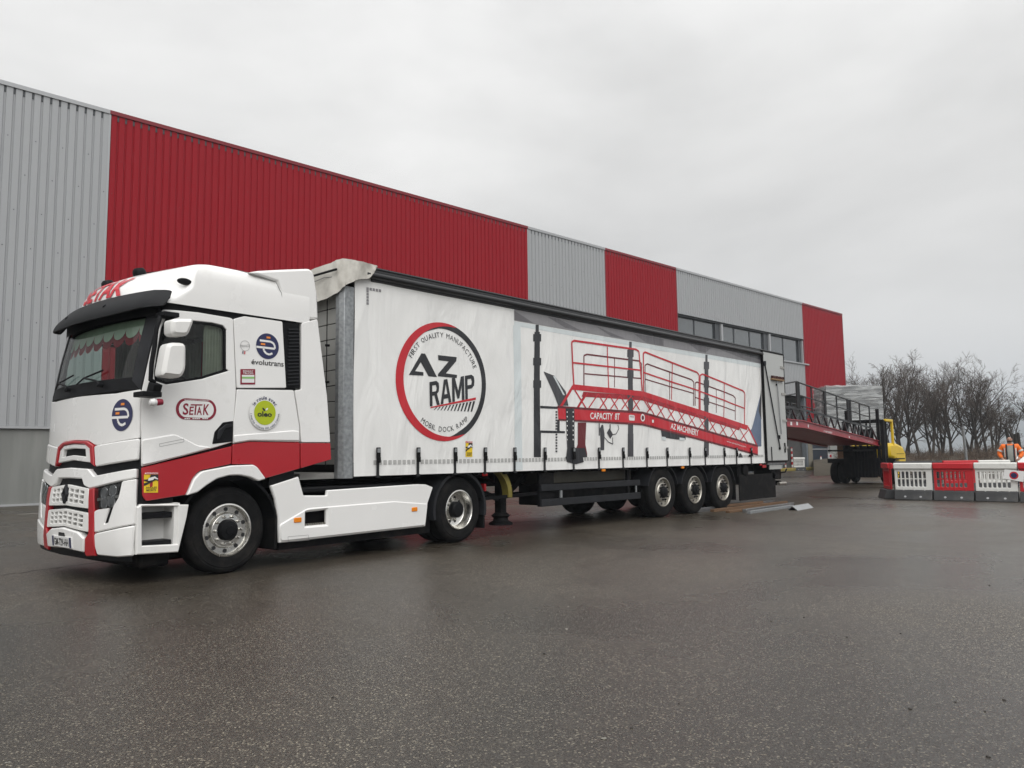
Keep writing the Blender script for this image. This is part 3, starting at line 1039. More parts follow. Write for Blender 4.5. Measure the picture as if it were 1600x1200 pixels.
def lattice(half, cols, rows):
    """slanted openings inside a grille frame"""
    us = [p[0] for p in half]; U = max(us)
    holes = []
    for i in range(cols):
        for j in range(rows):
            u0 = -U * 0.80 + 2 * U * 0.80 * i / cols
            u1 = -U * 0.80 + 2 * U * 0.80 * (i + 1) / cols
            um = (u0 + u1) / 2
            def zr(u):
                t = abs(u) / U
                zt = half[0][1] + (half[1][1] - half[0][1]) * t
                zb = half[-1][1] + (half[-2][1] - half[-1][1]) * t
                return zt, zb
            zt, zb = zr(um)
            H = zt - zb
            za = zb + H * (0.14 + 0.74 * j / rows); zc = zb + H * (0.14 + 0.74 * (j + 1) / rows)
            if (i + j) % 2: sl = 0.35
            else: sl = -0.35
            g = 0.13
            w = (u1 - u0); hh = zc - za
            holes.append([(u0 + g * w, za + hh * (g + (.5 if sl < 0 else 0) * .3)), (u1 - g * w, za + hh * (g + (.5 if sl > 0 else 0) * .3)),
                          (u1 - g * w, zc - hh * (g + (.5 if sl < 0 else 0) * .3)), (u0 + g * w, zc - hh * (g + (.5 if sl > 0 else 0) * .3))])
    return holes
for key in (((380, 248), (553, 292), (553, 498), (380, 468)), ((380, 502), (548, 546), (548, 742), (380, 688))):
    gh = cf(C3(*key))
    gh = [(0.0, gh[0][1])] + gh[1:3] + [(0.0, gh[3][1])]
    g = panel('grille', CAB, centre(gh), M['white_plastic'], TR, 0.03, 0.04, holes=lattice(gh, 7, 3), edge=0.005, grid=CG, rnd=0.03)
cab_strip('grille_backing', 0.36, 1.2, 0.0, 1.2, -0.02, M['black_plastic'], 3)
# diamond emblem on the grille
em = [(0.0, 1.12), (0.075, 0.95), (0.0, 0.78), (-0.075, 0.95)]
e1 = cf(C3((372, 250), (392, 360), (365, 450)))
zc, zt, zb = e1[1][1], e1[0][1], e1[2][1]
em = [(0.0, zt), (0.07, (zt + zb) / 2), (0.0, zb), (-0.07, (zt + zb) / 2)]
panel('diamond_emblem', CAB, em, M['dark_plastic'], TR, 0.06, 0.04, holes=[[(p[0] * .45, (zt + zb) / 2 + (p[1] - (zt + zb) / 2) * .5) for p in em]], edge=0.008)
rs = cf(C3((557, 292), (610, 286), (612, 500), (604, 740), (612, 860), (622, 985), (528, 990), (512, 950), (516, 800), (550, 752)))
hlp = cf(C3((616, 296), (884, 232), (850, 372), (792, 486), (622, 500)))
bc = cf(C3((892, 216), (1030, 190), (1022, 430), (1014, 660), (608, 748), (606, 522), (640, 506), (762, 488), (712, 655), (748, 640), (802, 470), (858, 375)))
bl_ = cf(C3((608, 757), (1012, 670), (1002, 985), (850, 998), (642, 978), (618, 900)))
for f in (lambda p: p, mir):
    panel('red_trim', CAB, f(rs), M['red_paint'], TR, 0.035, 0.07, grid=CG, edge=0.01)
    hb_ = panel('headlight', CAB, f(hlp), M['black_plastic'], TR, -0.005, 0.02, grid=CG)
    us = sum(p[0] for p in f(hlp)) / 5; zs = sum(p[1] for p in hlp) / 5
    for (cu, cz) in ((700, 335), (790, 312), (700, 440), (775, 425)):
        q = CAB.px(60 + cu / 6.6667, 720 + cz / 6.6667, GF)
        uu = q[0] if us > 0 else -q[0]
        c0 = CAB.P(uu, q[1], 0.0)
        b = MB(); b.lathe([(0.062, 0.02), (0.058, 0.028), (0.05, 0.012), (0.034, 0.004), (0.0, 0.0)], c0 - CAB.N(uu, q[1]) * 0.006, CAB.N(uu, q[1]), 16)
        b.build('lens', M['lens_clear'], hb_)
    q0, q1 = cf(C3((616, 405), (845, 368)))
    st = stroke(q0, q1, 0.03)
    panel('light_bar', CAB, f(st), M['grey_metal'], hb_, 0.006, 0.01, grid=CG, edge=0.002)
    panel('headlight_glass', CAB, f(hlp), M['lamp_glass'], hb_, 0.03, 0.004, grid=CG, edge=0.001)
    panel('bumper_corner', CAB, f(bc), M['white_paint'], TR, 0.03, 0.07, rnd=0.012, grid=CG, edge=0.012)
    panel('bumper_lower', CAB, f(bl_), M['white_paint'], TR, 0.034, 0.07, rnd=0.02, grid=CG, edge=0.014)
cb = cf(C3((380, 700), (450, 738), (500, 790), (514, 802), (510, 948), (380, 912)))
hole = centre(cf(C3((380, 730), (392, 755), (372, 785))))
panel('bumper_centre', CAB, centre(cb), M['white_paint'], TR, 0.045, 0.08, rnd=0.02, grid=CG, edge=0.014)
sl = cf(C3((330, 710), (385, 745), (370, 785), (315, 770)))
prints('tow_slot', CAB, [[(0.06, cb[0][1] - 0.055), (0.09, cb[0][1] - 0.085), (0.05, cb[0][1] - 0.115), (-0.09, cb[0][1] - 0.115), (-0.09, cb[0][1] - 0.055)]], M['print_black'], TR, 0.048)
for f in (lambda p: p, mir):
    panel('air_slot', CAB, f(cf(C3((770, 488), (806, 466), (752, 645), (708, 658)))), M['black_plastic'], TR, 0.018, 0.02, grid=CG, edge=.002)
lip = cab_strip('bumper_lip', 0.26, 0.40, 0.0, 1.22, 0.01, M['black_plastic'], 1)
# number plate
pz = (CAB.px(109, 846, GF))[1]
pl = [(-0.26, pz - 0.055), (0.26, pz - 0.055), (0.26, pz + 0.055), (-0.26, pz + 0.055)]
npl = panel('number_plate', CAB, pl, M['print_white'], TR, 0.055, 0.01, edge=0.002, grid=CG)
prints('plate_band', CAB, [[(-0.255, pz - .052), (-0.21, pz - .052), (-0.21, pz + .052), (-0.255, pz + .052)], [(0.21, pz - .052), (0.255, pz - .052), (0.255, pz + .052), (0.21, pz + .052)]], M['navy'], npl, 0.057)
text_quad('plate_text', 'GM-729-HH', CAB, [(-0.19, pz - .038), (0.19, pz - .038), (0.19, pz + .038), (-0.19, pz + .038)], M['print_black'], npl, 0.058, bold=0.01)

# ---- windscreen, pillars, cowl
gl = cf(zm(0, 0, 1, (129, 494), (231.5, 489), (208.5, 591), (130, 603)))
ws_top, ws_bot = gl[1][1] + 0.02, gl[2][1]
uT, uB = gl[1][0], gl[2][0]
wsp = [(0, ws_top), (uT, ws_top), (uB, ws_bot), (0, ws_bot - 0.01)]
ws = panel('windscreen', CAB, centre(wsp), M['glass'], TR, -0.012, 0.006, edge=0.001, grid=CG)
pil = [(uT - 0.03, ws_top + .03), (door[0][0] - 0.012, door[0][1]), (door[-1][0] - .01, door[-1][1] - .01), (uB - 0.03, ws_bot - .02)]
for f in (lambda p: p, mir):
    panel('pillar', CAB, f(pil), M['dark_plastic'], TR, -0.004, 0.03, grid=CG)
cw = [(0, ws_bot + 0.02), (uB, ws_bot + .02), (door[-1][0] - .012, door[-1][1] + .12), (door[-1][0] - .012, door[-1][1] + .003), (0, hood[0][1] + .008)]
panel('cowl', CAB, centre(cw), M['black_plastic'], TR, -0.008, 0.03, grid=CG)
# wipers
for (u0, u1) in ((0.05, 0.62), (-0.75, -0.12)):
    b = MB()
    p0 = CAB.P(u0 + .5, ws_bot - .05, .03); p1 = CAB.P(u0 + .12, ws_bot + .05, .045)
    b.path([p0, CAB.P(u0 + .42, ws_bot - .0, .05), p1], 0.012, 6)
    b.path([CAB.P(u0 - .1, ws_bot + .0, .02), p1, CAB.P(u1 - .1, ws_bot + .12, .02)], 0.010, 6)
    b.lathe([(.03, -.02), (.03, .03), (.02, .04)], p0, CAB.N(u0 + .5, ws_bot), 10)
    b.build('wiper', M['black_plastic'], TR)

# ---- roof
ROOF_Z = [2.985, 3.06, 3.14, 3.22, 3.30, 3.375, 3.435, 3.485, 3.525, 3.555, 3.58, 3.592]
ROOF_F = [-2.84, -2.84, -2.84, -2.82, -2.77, -2.68, -2.56, -2.42, -2.24, -2.02, -1.75, -1.4]
ROOF_W = [1.25, 1.25, 1.25, 1.247, 1.242, 1.232, 1.21, 1.17, 1.11, 1.01, 0.82, 0.5]
RXR = -0.78
def roof_fn(u, z):
    x, y = plan(u)
    xf = lerp_tab(z, list(zip(ROOF_Z, ROOF_F))); w = lerp_tab(z, list(zip(ROOF_Z, ROOF_W)))
    x = min(x, RXR)
    t = (x - RXR) / (-3.0 - RXR)
    xx = RXR + t * (xf - RXR)
    dd = abs(y - 1.25) / 1.25
    g = lerp_tab(z, [(2.985, .05), (3.08, .45), (3.2, 1.0)])
    xx += 0.36 * dd ** 2.6 * sstep((-2.15 - xx) / .65) * g
    return Vector((xx, 1.25 + (y - 1.25) * w / 1.25, z))
ROOF = Surf(roof_fn, 1.0, to_tractor)
b = MB()
UMX = u_of_x(RXR)
zs = []
for a, c in zip(ROOF_Z, ROOF_Z[1:]):
    zs += [a, (a + c) / 2]
zs.append(ROOF_Z[-1])
def zlow(u):
    """lower edge of the roof shell follows the dark joint over the doors"""
    x = plan(u)[0]
    return 2.985 + (0.03 if x > -1.75 else 0.0) - 0.0
rows = []
for z in zs:
    rows.append([roof_fn(-UMX + 2 * UMX * i / 110, z) for i in range(111)])
b.grid(rows)
n0 = len(b.v)
b.f.append(tuple(range(n0 - 111, n0)))
for sgn in (0,):
    pass
rear = [rows[k][0] for k in range(len(rows))] + [rows[k][-1] for k in range(len(rows) - 1, -1, -1)]
b.v += rear
b.f.append(tuple(range(n0, n0 + len(rear))))
b.build('roof', M['white_paint'], TR, True, 40)
# roof rear deflector blocks (raised edge behind the roof) and joint
def rl(px): return ROOF.pxs(px, (2.4, 3.3))
for sg in (1, -1):
    ys = (0.012, 0.34) if sg == 1 else (2.16, 2.488)
    b = MB()
    prof = [(-1.16, 3.22), (-1.12, 3.02), (-0.63, 3.06), (-0.655, 3.40), (-0.71, 3.66), (-0.78, 3.70), (-1.15, 3.62), (-1.5, 3.54), (-1.62, 3.50), (-1.25, 3.45)]
    b.prism(prof, lambda u, v, d: Vector((u, d, v)), *ys)
    b.build('roof_deflector', M['white_paint'], TR, bevel=0.03)
    yj = 0.009 if sg == 1 else 2.491
    b = MB()
    b.path([(-1.75, yj + .03, 3.5), (-1.5, yj, 3.475), (-1.27, yj, 3.44), (-1.19, yj, 3.32), (-1.17, yj, 3.2), (-1.13, yj, 3.03)], 0.004, 5)
    b.build('joint_seal', M['print_grey'], TR)
# side marker lamp on the roof side
q = ROOF.px(289, 441.5, (2.2, 3.3))
cpt = ROOF.P(q[0], q[1], 0.022); nn = ROOF.N(*q)
b = MB(); b.lathe([(0.085, 0.0), (0.085, 0.012), (0.07, 0.03), (0.0, 0.034)], (0, 0, 0), (0, -1, 0), 20)
for v in b.v: v.z *= 0.45
b.v = [v + cpt for v in b.v]
b.build('side_marker', M['black_plastic'], TR)
# roof lamps, aerial and air horn humps
for (px, py, yy) in ((169, 443, 1.55), (218, 424, 0.95)):
    C = to_tractor(CPOS); Dv = to_tractor(CPOS + ray(px, py)) - C
    t = (yy - C.y) / Dv.y; p = C + Dv * t
    b = MB(); b.lathe([(0.07, -0.12), (0.075, 0.0), (0.07, 0.03), (0.05, 0.055), (0.0, 0.062)], (p.x, p.y, p.z - 0.02), (-0.25, 0, 1), 16)
    b.build('roof_lamp', M['black_plastic'], TR)
b = MB(); b.path([(-2.45, 1.3, 3.45), (-2.3, 1.3, 3.58), (-2.0, 1.32, 3.66)], 0.006, 5); b.build('aerial', M['black_plastic'], TR)
# lettering on the roof front
uu = [0.55, -0.62]
text_quad('roof_lettering', 'SETAK', ROOF, [(-0.40, 3.13), (0.55, 3.13), (0.58, 3.36), (-0.36, 3.36)], M['print_red'], TR, 0.01, bold=0.03, shear=0.15, fine=4)

# ---- sun visor
def visor_fn(u, t):
    zb = 2.865 + 0.03 * (abs(u) / 1.26) ** 4
    p = CAB.P(u, 2.9)
    p = Vector((p.x, p.y, zb + (3.12 - zb) * t))
    n = CAB.N(u, 2.9)
    n = Vector((n.x, n.y, 0)).normalized()
    return p + n * (0.03 + 0.15 * math.cos(max(-.1, min(1.0, t)) * math.pi / 2))
VIS = Surf(visor_fn, 1.0, to_tractor)
UV = 1.26
vis = rounded([(-UV, 0.08), (-0.6, 0.0), (0.6, 0.0), (UV, 0.08), (UV + 0.06, 1.0), (-UV - .06, 1.0)], 0.06)
panel('sun_visor', VIS, vis, mat('visor_plastic', (.016, .0165, .018), .6, spec=.15, var=.15), TR, 0.0, 0.02, L=0.1, grid=0.1, edge=0.004)
for (u0, t0) in ((0.45, .55), (-0.6, .55)):
    b = MB(); b.lathe([(.022, 0), (.02, .01), (0, .012)], VIS.P(u0, t0), VIS.N(u0, t0), 10); b.build('visor_bolt', M['black_plastic'], TR)
b = MB()
rows = []
for j in range(3):
    rows.append([CAB.P(-1.2 + 2.4 * i / 40, 2.84 + 0.09 * j, 0.012 + 0.02 * j) for i in range(41)])
b.grid(rows); b.build('visor_base', M['black_plastic'], TR)

# ---- cab interior
b = MB()
for yy in (0.62, 1.88):
    pass
for yy in (0.62, 1.88):
    b = MB()
    b.box(-2.05, -1.55, yy - .26, yy + .26, 1.5, 1.66)
    b.box(-1.64, -1.48, yy - .25, yy + .25, 1.6, 2.38)
    b.box(-1.62, -1.50, yy - .14, yy + .14, 2.38, 2.60)
    b.build('cab_seat', mat('seat_cloth', (0.03, 0.03, 0.035), 0.9), TR, bevel=0.05)
b = MB(); b.box(-2.80, -2.45, 0.10, 2.40, 1.7, 2.02); b.build('dashboard', M['black_plastic'], TR, bevel=0.06)
b = MB(); b.lathe([(0.21, -.015), (0.23, 0), (0.21, .015), (0.19, 0)], (-2.32, 0.62, 1.98), (-.5, 0, .8), 24, closed=True); b.build('steering_wheel', M['black_plastic'], TR)
M['curtain'] = mat('curtain_cloth', (0.66, 0.68, 0.58), 0.85, var=0.1, vscale=9)
M['red_cloth'] = mat('red_cloth', (0.42, 0.012, 0.03), 0.85)
def drape(name, pts, z0, z1, amp, n, material, parent=None):
    b = MB(); rows = []
    a, c = Vector(pts[0]), Vector(pts[1])
    d = (c - a); nn = Vector((-d.y, d.x, 0)).normalized()
    for z in (z0, (z0 + z1) / 2, z1):
        rows.append([Vector((a.x, a.y, z)) + d * (i / (n * 6)) + nn * (amp * math.sin(i / 6 * 2 * math.pi)) for i in range(n * 6 + 1)])
    b.grid(rows)
    return b.build(name, material, parent or TR, True, 60)
drape('side_curtain', ((-2.14, 0.085, 0), (-1.82, 0.085, 0)), 2.15, 2.86, 0.022, 9, M['curtain'])
drape('side_curtain', ((-2.12, 2.37, 0), (-1.80, 2.37, 0)), 2.15, 2.86, 0.022, 9, M['curtain'])
drape('bunk_curtain', ((-1.40, 0.2, 0), (-1.40, 1.5, 0)), 1.3, 2.84, 0.03, 12, M['red_cloth'])
drape('bunk_curtain', ((-1.40, 1.5, 0), (-1.40, 2.35, 0)), 1.3, 2.84, 0.03, 10, M['curtain'])
# scalloped pelmet behind the windscreen
sc_w, sc_r = [], []
n = 9
for i in range(n):
    u0 = -1.12 + 2.24 * i / n; u1 = -1.12 + 2.24 * (i + 1) / n; um = (u0 + u1) / 2; hw = (u1 - u0) / 2
    lo = [(um + hw * math.cos(t * math.pi / 8), 2.76 - 0.11 * math.sin(t * math.pi / 8)) for t in range(9)]
    sc_w.append(lo + [(u0, 2.86), (u1, 2.86)])
    lo = [(um + hw * math.cos(t * math.pi / 8), 2.68 - 0.11 * math.sin(t * math.pi / 8)) for t in range(9)]
    sc_r.append(lo + [(u0, 2.80), (u1, 2.80)])
pe = prints('pelmet', CAB, sc_w, M['curtain'], TR, -0.07)
prints('pelmet_fringe', CAB, sc_r, M['red_cloth'], pe, -0.085)
b = MB(); b.box(-2.78, -2.5, 0.3, 1.7, 2.0, 2.07); b.build('dash_top', M['dark_plastic'], TR, bevel=0.03)

# ---- mirrors
def yplane(yy): return Surf(lambda u, v: Vector((u, yy, v)), 1.0, to_tractor)
MP = yplane(-0.27)
mr1 = rounded(MP.pxs(A_((212, 505), (250, 494), (385, 497), (384, 530), (340, 633), (210, 625)), (-2.6, 2.5)), 0.05)
mr2 = rounded(MP.pxs(A_((182, 680), (328, 685), (326, 890), (288, 958), (142, 940), (140, 905)), (-2.6, 2.3)), 0.06)
ms = []
for nm, mr in (('upper', mr1), ('lower', mr2)):
    ms.append(panel('mirror', MP, mr, M['white_plastic'], TR, 0.09, 0.17, edge=0.035))
b = MB()
arm = MP.pxs(A_((245, 440), (190, 480), (165, 560), (150, 700), (128, 830), (120, 960), (155, 985)), (-2.6, 2.4))
b.path([Vector((u, -0.02 if k in (0,) else -0.15, v)) for k, (u, v) in enumerate(arm)], 0.026, 8)
pa = MP.pxs(A_((245, 440), (330, 455), (210, 440)), (-2.6, 2.8))
b.box(pa[2][0], pa[1][0], -0.20, 0.0, pa[0][1] - .03, pa[0][1] + .02)
pb = MP.pxs(A_((35, 1050), (185, 1100), (150, 990)), (-2.7, 2.0))
b.box(pb[0][0], pb[1][0], -0.22, 0.0, pb[1][1], pb[0][1])
b.bar((pb[2][0], -0.18, pb[2][1]), (pb[1][0] - .06, -0.14, pb[0][1] - .03), 0.1, 0.1)
b.build('mirror_arm', M['black_plastic'], TR, bevel=0.012)
q = MP.px(220 + 122 / 5, 400 + 1140 / 5, (-2.7, 1.95))
b = MB(); b.lathe([(0.0, -.045), (.03, -.035), (.042, 0), (.03, .035), (0, .045)], (q[0], -0.2, q[1]), (1, 0, 0), 14); b.build('kerb_camera', M['print_white'], TR)
b = MB(); b.lathe([(0.03, 0), (.036, .03), (0.03, .07), (0, .075)], (q[0] + .025, -0.2, q[1]), (1, 0, 0.1), 14); b.build('marker_lamp', M['print_maroon'], TR)
for yy in ():
    for nm, mr in (('upper', mr1), ('lower', mr2)):
        s2 = Surf(lambda u, v: Vector((u, 2.77, v)), 1.0)
        panel('mirror', s2, mr, M['white_plastic'], TR, 0.09, 0.17, edge=0.035)
    b = MB(); b.path([Vector((u, 2.52 if k == 0 else 2.65, v)) for k, (u, v) in enumerate(arm)], 0.026, 8); b.build('mirror_arm', M['black_plastic'], TR)

# ---- steps
ST = yplane(0.0)
def st(pts): return ST.pxs(pts, (-2.6, 0.6))
step_o = st(C3((1022, 486), (1066, 452), (1560, 456), (1538, 590), (1450, 950), (1012, 978)))
step_h = st(C3((1072, 476), (1446, 470), (1442, 868), (1072, 886)))
for sg in (0, 1):
    sf = ST if sg == 0 else Surf(lambda u, v: Vector((u, 2.5, v)), -1.0)
    sp = panel('step_box', sf, step_o, M['white_plastic'], TR, 0.02, 0.05, holes=[step_h], edge=0.01)
    y0 = 0.22 if sg == 0 else 2.22
    b = MB()
    x0, x1 = min(p[0] for p in step_h), max(p[0] for p in step_h)
    z0, z1 = min(p[1] for p in step_h), max(p[1] for p in step_h)
    b.box(x0 - .01, x1 + .02, y0, y0 + .02, z0 - .02, z1 + .02)
    yo = 0.0 if sg == 0 else 2.26
    b.box(x1 - .04, x1 + .0, yo, yo + .22, z0 - .02, z1 + .02)
    b.box(x0 - .01, x1 + .02, yo, yo + .22, z1 - .005, z1 + .015)
    b.build('step_liner', M['white_plastic'], sp)
    for zz in (step_h[0][1] - 0.105, step_h[3][1] + 0.005):
        b = MB(); yy = (0.03, 0.22) if sg == 0 else (2.28, 2.47)
        b.box(x0 + .01, x1 - .045, yy[0], yy[1], zz - 0.03, zz + 0.03)
        b.build('tread', M['black_plastic'], sp, bevel=0.008)
b = MB(); b.box(-2.75, -2.42, 0.15, 2.35, 0.16, 0.34); b.build('front_underguard', M['chassis'], TR, bevel=0.04)
b = MB(); b.box(-2.42, -1.15, 0.52, 1.98, 0.17, 0.55); b.build('sump_light_block', M['chassis'], TR, bevel=0.04)  # added dark box, blocks the red wall glow under the cab

# ---- side skirt
SK = yplane(0.02)
def sk(pts): return SK.pxs(pts, (0.0, 0.6))
skirt = sk(D_((92, 156), (268, 99), (300, 217), (443, 217), (447, 184), (1015, 146), (1064, 148), (1108, 166), (1076, 262), (1060, 410), (148, 514), (141, 350), (121, 240)))
shole = sk(D_((311, 322), (440, 306), (440, 397), (309, 408)))
raised = sk(D_((248, 338), (322, 296), (860, 252), (1072, 268), (1057, 404), (152, 505), (144, 400)))
for sg in (0, 1):
    sf = SK if sg == 0 else Surf(lambda u, v: Vector((u, 2.48, v)), -1.0)
    pn = panel('side_skirt', sf, skirt, M['white_paint'], TR, 0.0, 0.04, holes=[shole], rnd=0.012, edge=0.012)
    panel('skirt_swage', sf, raised, M['white_paint'], pn, 0.014, 0.014, holes=[inset(shole, -0.012)], rnd=0.04, edge=0.013)
    b = MB(); yy = (0.05, 0.2) if sg == 0 else (2.3, 2.45)
    xs_ = [p[0] for p in shole]; zz_ = [p[1] for p in shole]
    b.box(min(xs_), max(xs_), yy[0], yy[1], min(zz_) - .02, min(zz_) + .012)
    for k in range(9):
        xx = min(xs_) + (max(xs_) - min(xs_)) * (k + .3) / 9
        b.box(xx, xx + .016, yy[0] - .02, yy[0], min(zz_) + .013, min(zz_) + .03)
    b.build('skirt_step', M['alu_dull'], pn)
    for (x, z) in ((256, 370), (986, 303)):
        c0 = SK.px(400 + x / 4, 720 + z / 4, (0, .6))
        poly = [(c0[0] - .055, c0[1] - .03), (c0[0] + .055, c0[1] - .03), (c0[0] + .055, c0[1] + .03), (c0[0] - .055, c0[1] + .03)]
        panel('side_lamp', sf, poly, M['orange_lens'], pn, 0.024, 0.02, edge=0.006, rnd=0.015)
fl = sk(D_((195, 474), (322, 463), (326, 495), (196, 505)))
prints('flap_line', SK, polyline(fl + [fl[0]], 0.004), M['print_grey'], TR, 0.017)

# ---- chassis
for y0 in (0.84, 1.58):
    b = MB(); b.box(-2.6, 2.95, y0, y0 + .08, 0.72, 0.98); b.build('chassis_rail', M['chassis'], TR)
b = MB()
for x in (-2.2, -0.6, 0.6, 1.5, 2.6): b.box(x, x + .1, 0.92, 1.58, 0.75, 0.95)
b.build('cross_member', M['chassis'], TR)
for y0 in (0.07, 1.72):
    b = MB(); b.lathe([(0.0, -1.0), (.25, -1.0), (.29, -.96), (.29, .85), (.25, .9), (0, .9)], (0.1, y0 + .34, 0.62), (1, 0, 0), 20); b.build('fuel_tank', M['chassis'], TR)
b = MB(); b.box(-1.1, 1.45, 0.12, 2.38, 0.19, 0.42); b.build('tray_light_block', M['chassis'], TR)  # underbody tray set low and wide to block light and wall reflection beneath
b = MB(); b.box(-1.05, 1.1, 0.09, 2.40, 0.86, 0.93); b.build('catwalk', M['black_plastic'], TR, bevel=0.02)
dk = yplane(0.2).pxs(D_((195, 100), (225, 58), (600, 70), (545, 112)), (-0.6, 1.0))
b = MB(); b.box(-0.72, 0.25, 0.25, 2.25, 1.03, 1.10); b.build('deck_plate', M['grey_metal'], TR)
b = MB(); b.lathe([(0.0, 0), (.5, 0), (.48, .08), (0, .09)], (1.6, 1.25, 1.0), (0, 0, 1), 28); b.build('fifth_wheel', M['chassis'], TR)
b = MB()
for k, yy in enumerate((1.0, 1.15, 1.3)):
    b.path([(-0.9, yy, 1.9), (-0.75, yy, 1.35), (-0.5, yy, 1.25), (-0.25, yy + .05, 1.45), (-0.1, yy, 1.75)], 0.018, 6)
b.build('air_lines', M['red_lens'], TR)
b = MB(); b.box(-0.92, -0.72, 0.5, 2.0, 1.1, 1.7); b.build('air_unit', M['chassis'], TR, bevel=0.03)

# ---- wheels
def tyre_profile(r, rim, w):
    p = [(rim, 0.018), (rim + .03, 0.004), (rim + .05, 0.0), (rim + .07, 0.004), ((rim + r) / 2 + .02, -0.004), (r - .075, 0.0), (r - .06, .004), (r - .055, .002), (r - .03, .012), (r - .010, .03), (r, .055)]
    n = 4
    for k in range(1, n + 1):
        a = .055 + (w - .11) * k / (n + 1)
        p += [(r, a - .008), (r - .012, a - .005), (r - .012, a + .005), (r, a + .008)]
    p += [(r, w - .055), (r - .01, w - .03), (r - .055, w - .002), ((rim + r) / 2, w), (rim, w - .018)]
    return p
def discs(b, c, sign, R, rr, n, a, off=0.0, dome=0.0, dirv=1):
    for k in range(n):
        t = 2 * math.pi * (k + off) / n
        p = Vector((c[0] + R * math.cos(t), c[1] + sign * a, c[2] + R * math.sin(t)))
        if dome:
            b.lathe([(rr, 0.0), (rr, dome * .6), (rr * .6, dome), (0.0, dome * 1.05)], p, (0, -sign, 0), 8)
        else:
            b.lathe([(rr, 0.0), (rr * .98, 0.002), (0.0, 0.002)], p, (0, -sign, 0), 12)
def wheel(parent, x, y, z, r, w, kind, sign=1, rimmat='alu'):
    """y = outer face; sign +1 when the axle points to +Y from it"""
    c = (x, y, z); ax = (0, sign, 0); rim = 0.292
    b = MB()
    if kind == 'drive':
        prof = [(rim + .004, .03), (rim + .008, .0), (rim - .008, -.006), (rim - .02, .01), (rim - .025, .06), (.255, .075), (.25, .13), (.225, .15), (.14, .155), (.135, .10), (0, .10)]
    else:
        prof = [(rim + .004, .03), (rim + .008, .0), (rim - .008, -.006), (rim - .022, .012), (rim - .026, .05), (.205, .052), (.195, .014), (.185, .004), (.13, .0), (.125, .02), (0, .02)]
    b.lathe(prof, c, ax, 48, cap0=False)
    wh = b.build('wheel', M[rimmat], parent, True, 40)
    b = MB(); b.lathe(tyre_profile(r, rim, w), c, ax, 56, closed=True); b.build('tyre', M['rubber'], wh, True, 40)
    if kind == 'drive':
        b = MB(); b.lathe([(.125, .1), (.12, .0), (.10, -.02), (.0, -.024)], (x, y + sign * .03, z), ax, 28); b.build('hub_cap', M['black_plastic'], wh)
        b = MB(); discs(b, c, sign, .185, .026, 10, .151); b.build('vent_holes', M['print_black'], wh)['kind'] = 'stuff'
    else:
        b = MB(); b.lathe([(.12, .03), (.115, -.02), (.10, -.05), (.055, -.06), (.05, -.075), (.0, -.078)], c, ax, 28); b.build('hub_cap', M['black_plastic'], wh)
        b = MB()
        nh = 10
        discs(b, c, sign, .234, .024, nh, .047, 0.5); b.build('vent_holes', M['print_black'], wh)['kind'] = 'stuff'
    b = MB(); discs(b, c, sign, .158, .017, 10, .0 if kind != 'drive' else .15, 0.0, .04); b.build('wheel_nuts', M[rimmat if rimmat == 'alu' else 'chassis'], wh)['kind'] = 'stuff'
    return wh
XF, XD = -1.79, 2.01
wheel(TR, XF, 0.09, 0.489, 0.49, 0.31, 'front', 1)
wheel(TR, XF, 2.41, 0.489, 0.49, 0.31, 'front', -1)
for (yo, sg) in ((0.05, 1), (2.45, -1)):
    wheel(TR, XD, yo, 0.489, 0.49, 0.28, 'drive', sg)
    wheel(TR, XD, yo + sg * .33, 0.489, 0.49, 0.28, 'drive', sg)
b = MB(); b.tube((XF, .2, .489), (XF, 2.3, .489), .06, 10); b.build('front_axle', M['chassis'], TR)
b = MB(); b.tube((XD, .2, .489), (XD, 2.3, .489), .09, 10); b.lathe([(0, -.22), (.2, -.15), (.25, 0), (.2, .15), (0, .22)], (XD, 1.25, .5), (1, 0, 0), 16); b.build('drive_axle', M['chassis'], TR)
def arch(x, y0, y1, z, r, a0, a1, th, n=20):
    b = MB(); rows = []
    for rr, yy in ((r + th, y0), (r + th, y1), (r, y1), (r, y0), (r + th, y0)):
        rows.append([Vector((x + rr * math.cos(R_(a0 + (a1 - a0) * i / n)), yy, z + rr * math.sin(R_(a0 + (a1 - a0) * i / n)))) for i in range(n + 1)])
    return b.grid(rows)
for y0, y1 in ((0.05, 0.48), (2.02, 2.45)):
    arch(XF, y0, y1, .49, .60, 8, 168, .03).build('mudguard', M['black_plastic'], TR)
    b = MB(); b.box(-1.20, -1.17, y0, y1, 0.22, 0.62); b.build('mud_flap', M['rubber'], TR)
for y0, y1 in ((0.02, 0.68), (1.82, 2.48)):
    arch(XD, y0, y1, .49, .54, -12, 192, .045, 28).build('mudguard', M['dark_plastic'], TR)
    b = MB(); b.box(XD + .55, XD + .58, y0 + .03, y1, 0.17, 0.62); b.build('mud_flap', M['rubber'], TR)
    b = MB(); b.box(XD + .585, XD + .63, y0 + .03, y0 + .12, 0.74, 0.86); b.build('tail_lamp', M['red_lens'], TR, bevel=0.01)
b = MB(); b.box(XF - .3, XF + .5, 0.5, 2.0, 0.9, 1.25); b.build('engine', M['chassis'], TR)
cab_fn_liner = MB(); cab_fn_liner.box(-2.4, -1.1, 0.48, 0.50, 0.35, 1.1); cab_fn_liner.build('arch_liner', M['black_plastic'], TR)

